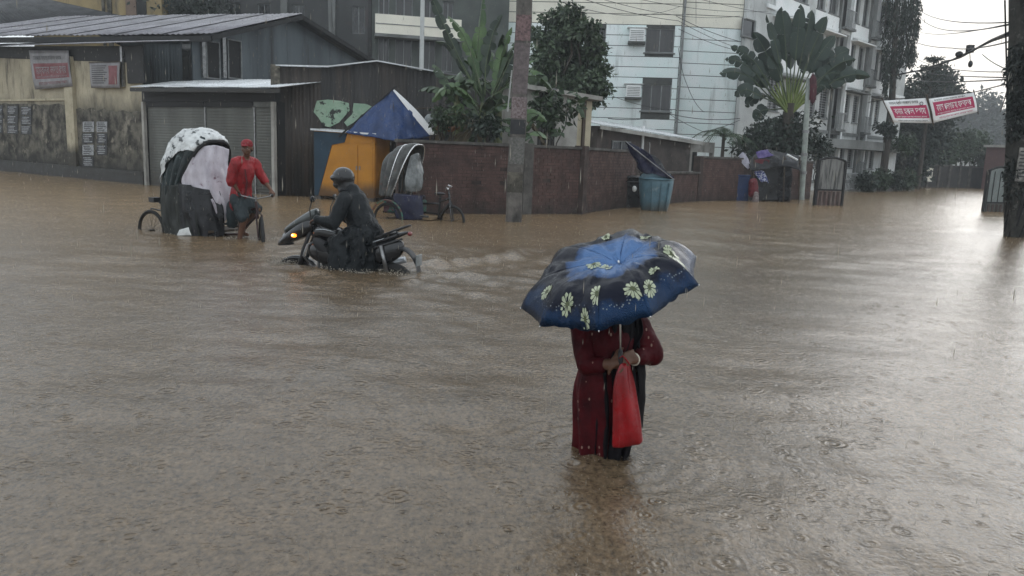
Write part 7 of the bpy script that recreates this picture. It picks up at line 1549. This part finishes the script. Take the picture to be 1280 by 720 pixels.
# printed daisies, laid on the cloth
M_petal = mat('pale_daisy_print', (.40, .43, .29), (.28, .32, .21), 40, .35, coat=.4); M_eye = mat('daisy_centre_print', (.10, .12, .05), None, 8, .4)
def daisy(k, u, t, r, n=11):
    q = MB(); qc = MB(); L_r = (tips[k % 8]-apex).length; W = lambda tt: max(.02, (rib_pt(k, tt)-rib_pt(k+1, tt)).length)
    def P_(a, rr, o_=.0048): rr = rr*(1+.16*math.sin(a*2+k*1.3+t*5)); return gore_pt(k, min(.99, max(.01, u+math.cos(a)*rr/W(t))), min(.995, t+math.sin(a)*rr/L_r), o_)
    c = P_(0, 0)
    for p in range(n):
        a = 2*math.pi*p/n+.2; w_ = math.pi/n*.95; q.add([P_(a, r*.2), P_(a-w_*.9, r*.5), P_(a, r*.5), P_(a+w_*.9, r*.5), P_(a-w_*.8, r*.85), P_(a, r*.85), P_(a+w_*.8, r*.85), P_(a, r)], [(0, 1, 2), (0, 2, 3), (1, 4, 5, 2), (2, 5, 6, 3), (4, 7, 5), (5, 7, 6)])
    q.build('printed_daisy', M_petal, um); m_ = 10
    qc.add([P_(2*math.pi*i/m_, r*.26, .0062) for i in range(m_)], [tuple(range(m_))]); qc.build('daisy_centre', M_eye, [o for o in um.children if o.name.startswith('printed_daisy')][-1])
def daisy_at(px, py, r):
    best = None
    for k in range(8):
        for a in range(1, 20):
            for b in range(3, 20):
                p = gore_pt(k, a/20, b/20)-CP; z = p.dot(CF); x = 640+FOC*p.dot(CR)/z; y = 360-FOC*p.dot(CU)/z; e = math.hypot(x-px, y-py)+p.length*30
                if best is None or e < best[0]: best = (e, k, a/20, b/20)
    daisy(best[1], best[2], best[3], r*1.25)
for px, py, r in ((681, 367, .032), (710, 381, .034), (748, 369, .038), (731, 396, .026), (741, 328, .040), (760, 334, .028), (791, 360, .036), (812, 359, .030), (842, 318, .042), (818, 338, .026), (858, 338, .024)): daisy_at(px, py, r)
for k, u, t, r in ((4, .45, .70, .032), (5, .5, .62, .032), (6, .4, .6, .030), (6, .6, .82, .030)): daisy(k, u, t, r)
for k in range(8):
    pts = [rib_pt(k, i/12)-nrm*.006 for i in range(13)]; rb_ = MB().tube(pts, .0028, 5).build('rib', M_steel, um, smooth='all'); MB().ell(tips[k], (.004, .004, .004), None, 8, 6).build('tip', M_steel, rb_, smooth='all')
hp = V(.038, -.20, .56); MB().tube([apex-nrm*.01, apex.lerp(hp, .5), hp], .0055, 8).build('shaft', M_steel, um, smooth='all')
for k in range(8): MB().tube([apex.lerp(hp, .25), rib_pt(k, .45)-nrm*.008], .002, 4).build('stretcher', M_steel, um)
MB().tube([hp+(apex-hp).normalized()*.04, hp, hp-(apex-hp).normalized()*.06], [.011, .013, .011], 10).build('handle', M_plastic, um, smooth='all')
MB().tube([apex, apex+nrm*.03], [.008, .004], 8).build('ferrule', M_steel, um, smooth='all')
# ================================================================ rain: splashes and falling drops
def rain():
    rg = np.random.RandomState(12); q = MB(); 
    # small crowns thrown up where drops hit, plus beads above the surface
    def bead(p, r, st=1.0):
        x, y, z = p; q.add([(x, y, z+r*st), (x+r, y, z), (x, y+r, z), (x-r, y, z), (x, y-r, z), (x, y, z-r*st)], [(0, 1, 2), (0, 2, 3), (0, 3, 4), (0, 4, 1), (5, 2, 1), (5, 3, 2), (5, 4, 3), (5, 1, 4)])
    for i in range(7000):
        y = 1.6+rg.rand()**1.6*17; x = (rg.rand()-.5)*1.5*y; s = .5+rg.rand(); 
        if rg.rand() < 2:
            h = .012*rg.rand()**2; bead((x, y, h+.002), .0010*s+.00022*y, 1.3)
        else:
            n = 5; r0 = (.0022+.0003*y)*s; a0 = rg.rand()*6
            k = len(q.v); ring0 = [(x+math.cos(a0+j*1.2566)*r0, y+math.sin(a0+j*1.2566)*r0, -.002) for j in range(n)]; ring1 = [(x+math.cos(a0+j*1.2566)*r0*1.5, y+math.sin(a0+j*1.2566)*r0*1.5, .003*s+.003*rg.rand()) for j in range(n)]
            q.add(ring0+ring1, [(j, (j+1) % n, n+(j+1) % n, n+j) for j in range(n)])
    o = q.build('rain_splashes', M_spray, None); o['kind'] = 'stuff'
    q = MB()
    for i in range(4200):
        y = 1.2+rg.rand()**.8*20; x = (rg.rand()-.5)*1.5*y; z = rg.rand()*(1.4+.25*y); r = .0011+.00018*y*.5
        q.add([(x, y, z+.020), (x+r, y, z), (x-r*.5, y+r*.87, z), (x-r*.5, y-r*.87, z), (x, y, z-.010)], [(0, 1, 2), (0, 2, 3), (0, 3, 1), (4, 2, 1), (4, 3, 2), (4, 1, 3)])
    o = q.build('raindrops', M_spray, None); o['kind'] = 'stuff'
    # froth where legs, wheels and hems cut the water
    q = MB()
    def froth(cx, cy, rx, ry, n, hmax, smax=.02):
        for _ in range(n):
            a = rg.rand()*6.283; d = math.sqrt(rg.rand()); bead((cx+math.cos(a)*rx*d, cy+math.sin(a)*ry*d, rg.rand()**2.5*hmax), .0016+rg.rand()**2*smax, 1)
    T = Matrix.Translation(bo) @ Matrix.Rotation(BRZ, 4, 'Z')
    for (lx, ly, rx, n, h) in ((.95, .05, .22, 420, .09), (.80, .14, .16, 260, .07), (.05, .30, .18, 260, .06), (-.25, .28, .25, 360, .05), (-.75, .18, .25, 300, .06), (-1.05, .0, .25, 260, .04)):
        p = T @ Vector((lx, ly, 0)); froth(p.x, p.y, rx, rx*.5, n, h, .009)
    froth(WX-.02, WY-.10, .19, .07, 90, .006, .0015); froth(WX+.14, WY-.12, .09, .05, 30, .006, .0015)
    for (x, y) in ((-.22, -.5), (1.66, 0), (.3, -.55), (1.2, -.15)): p = Matrix.Translation(rk.location) @ Matrix.Rotation(RH, 4, 'Z') @ Vector((x, y, 0)); froth(p.x, p.y, .2, .12, 120, .03, .008)
    o = q.build('froth', M_spray, None); o['kind'] = 'stuff'
M_spray = mat('water_spray', (.32, .29, .24), (.24, .22, .18), 9, .15, coat=.3)
rain()
HAZE_D = .0014
hz = MB().box(-150, 190, -30, 260, -1.5, 32).build('haze', mat('haze_dummy', (1, 1, 1)))
m = bpy.data.materials.new('rain_haze'); m.use_nodes = True; nt = m.node_tree
nt.nodes.remove(nt.nodes['Principled BSDF']); pv = nt.nodes.new('ShaderNodeVolumePrincipled'); nt.links.new(pv.outputs[0], nt.nodes['Material Output'].inputs['Volume'])
pv.inputs['Color'].default_value = (.93, .96, .98, 1); pv.inputs['Density'].default_value = HAZE_D; pv.inputs['Anisotropy'].default_value = .2
hz.data.materials.clear(); hz.data.materials.append(m); hz['kind'] = 'stuff'
for m in bpy.data.materials:
    pass
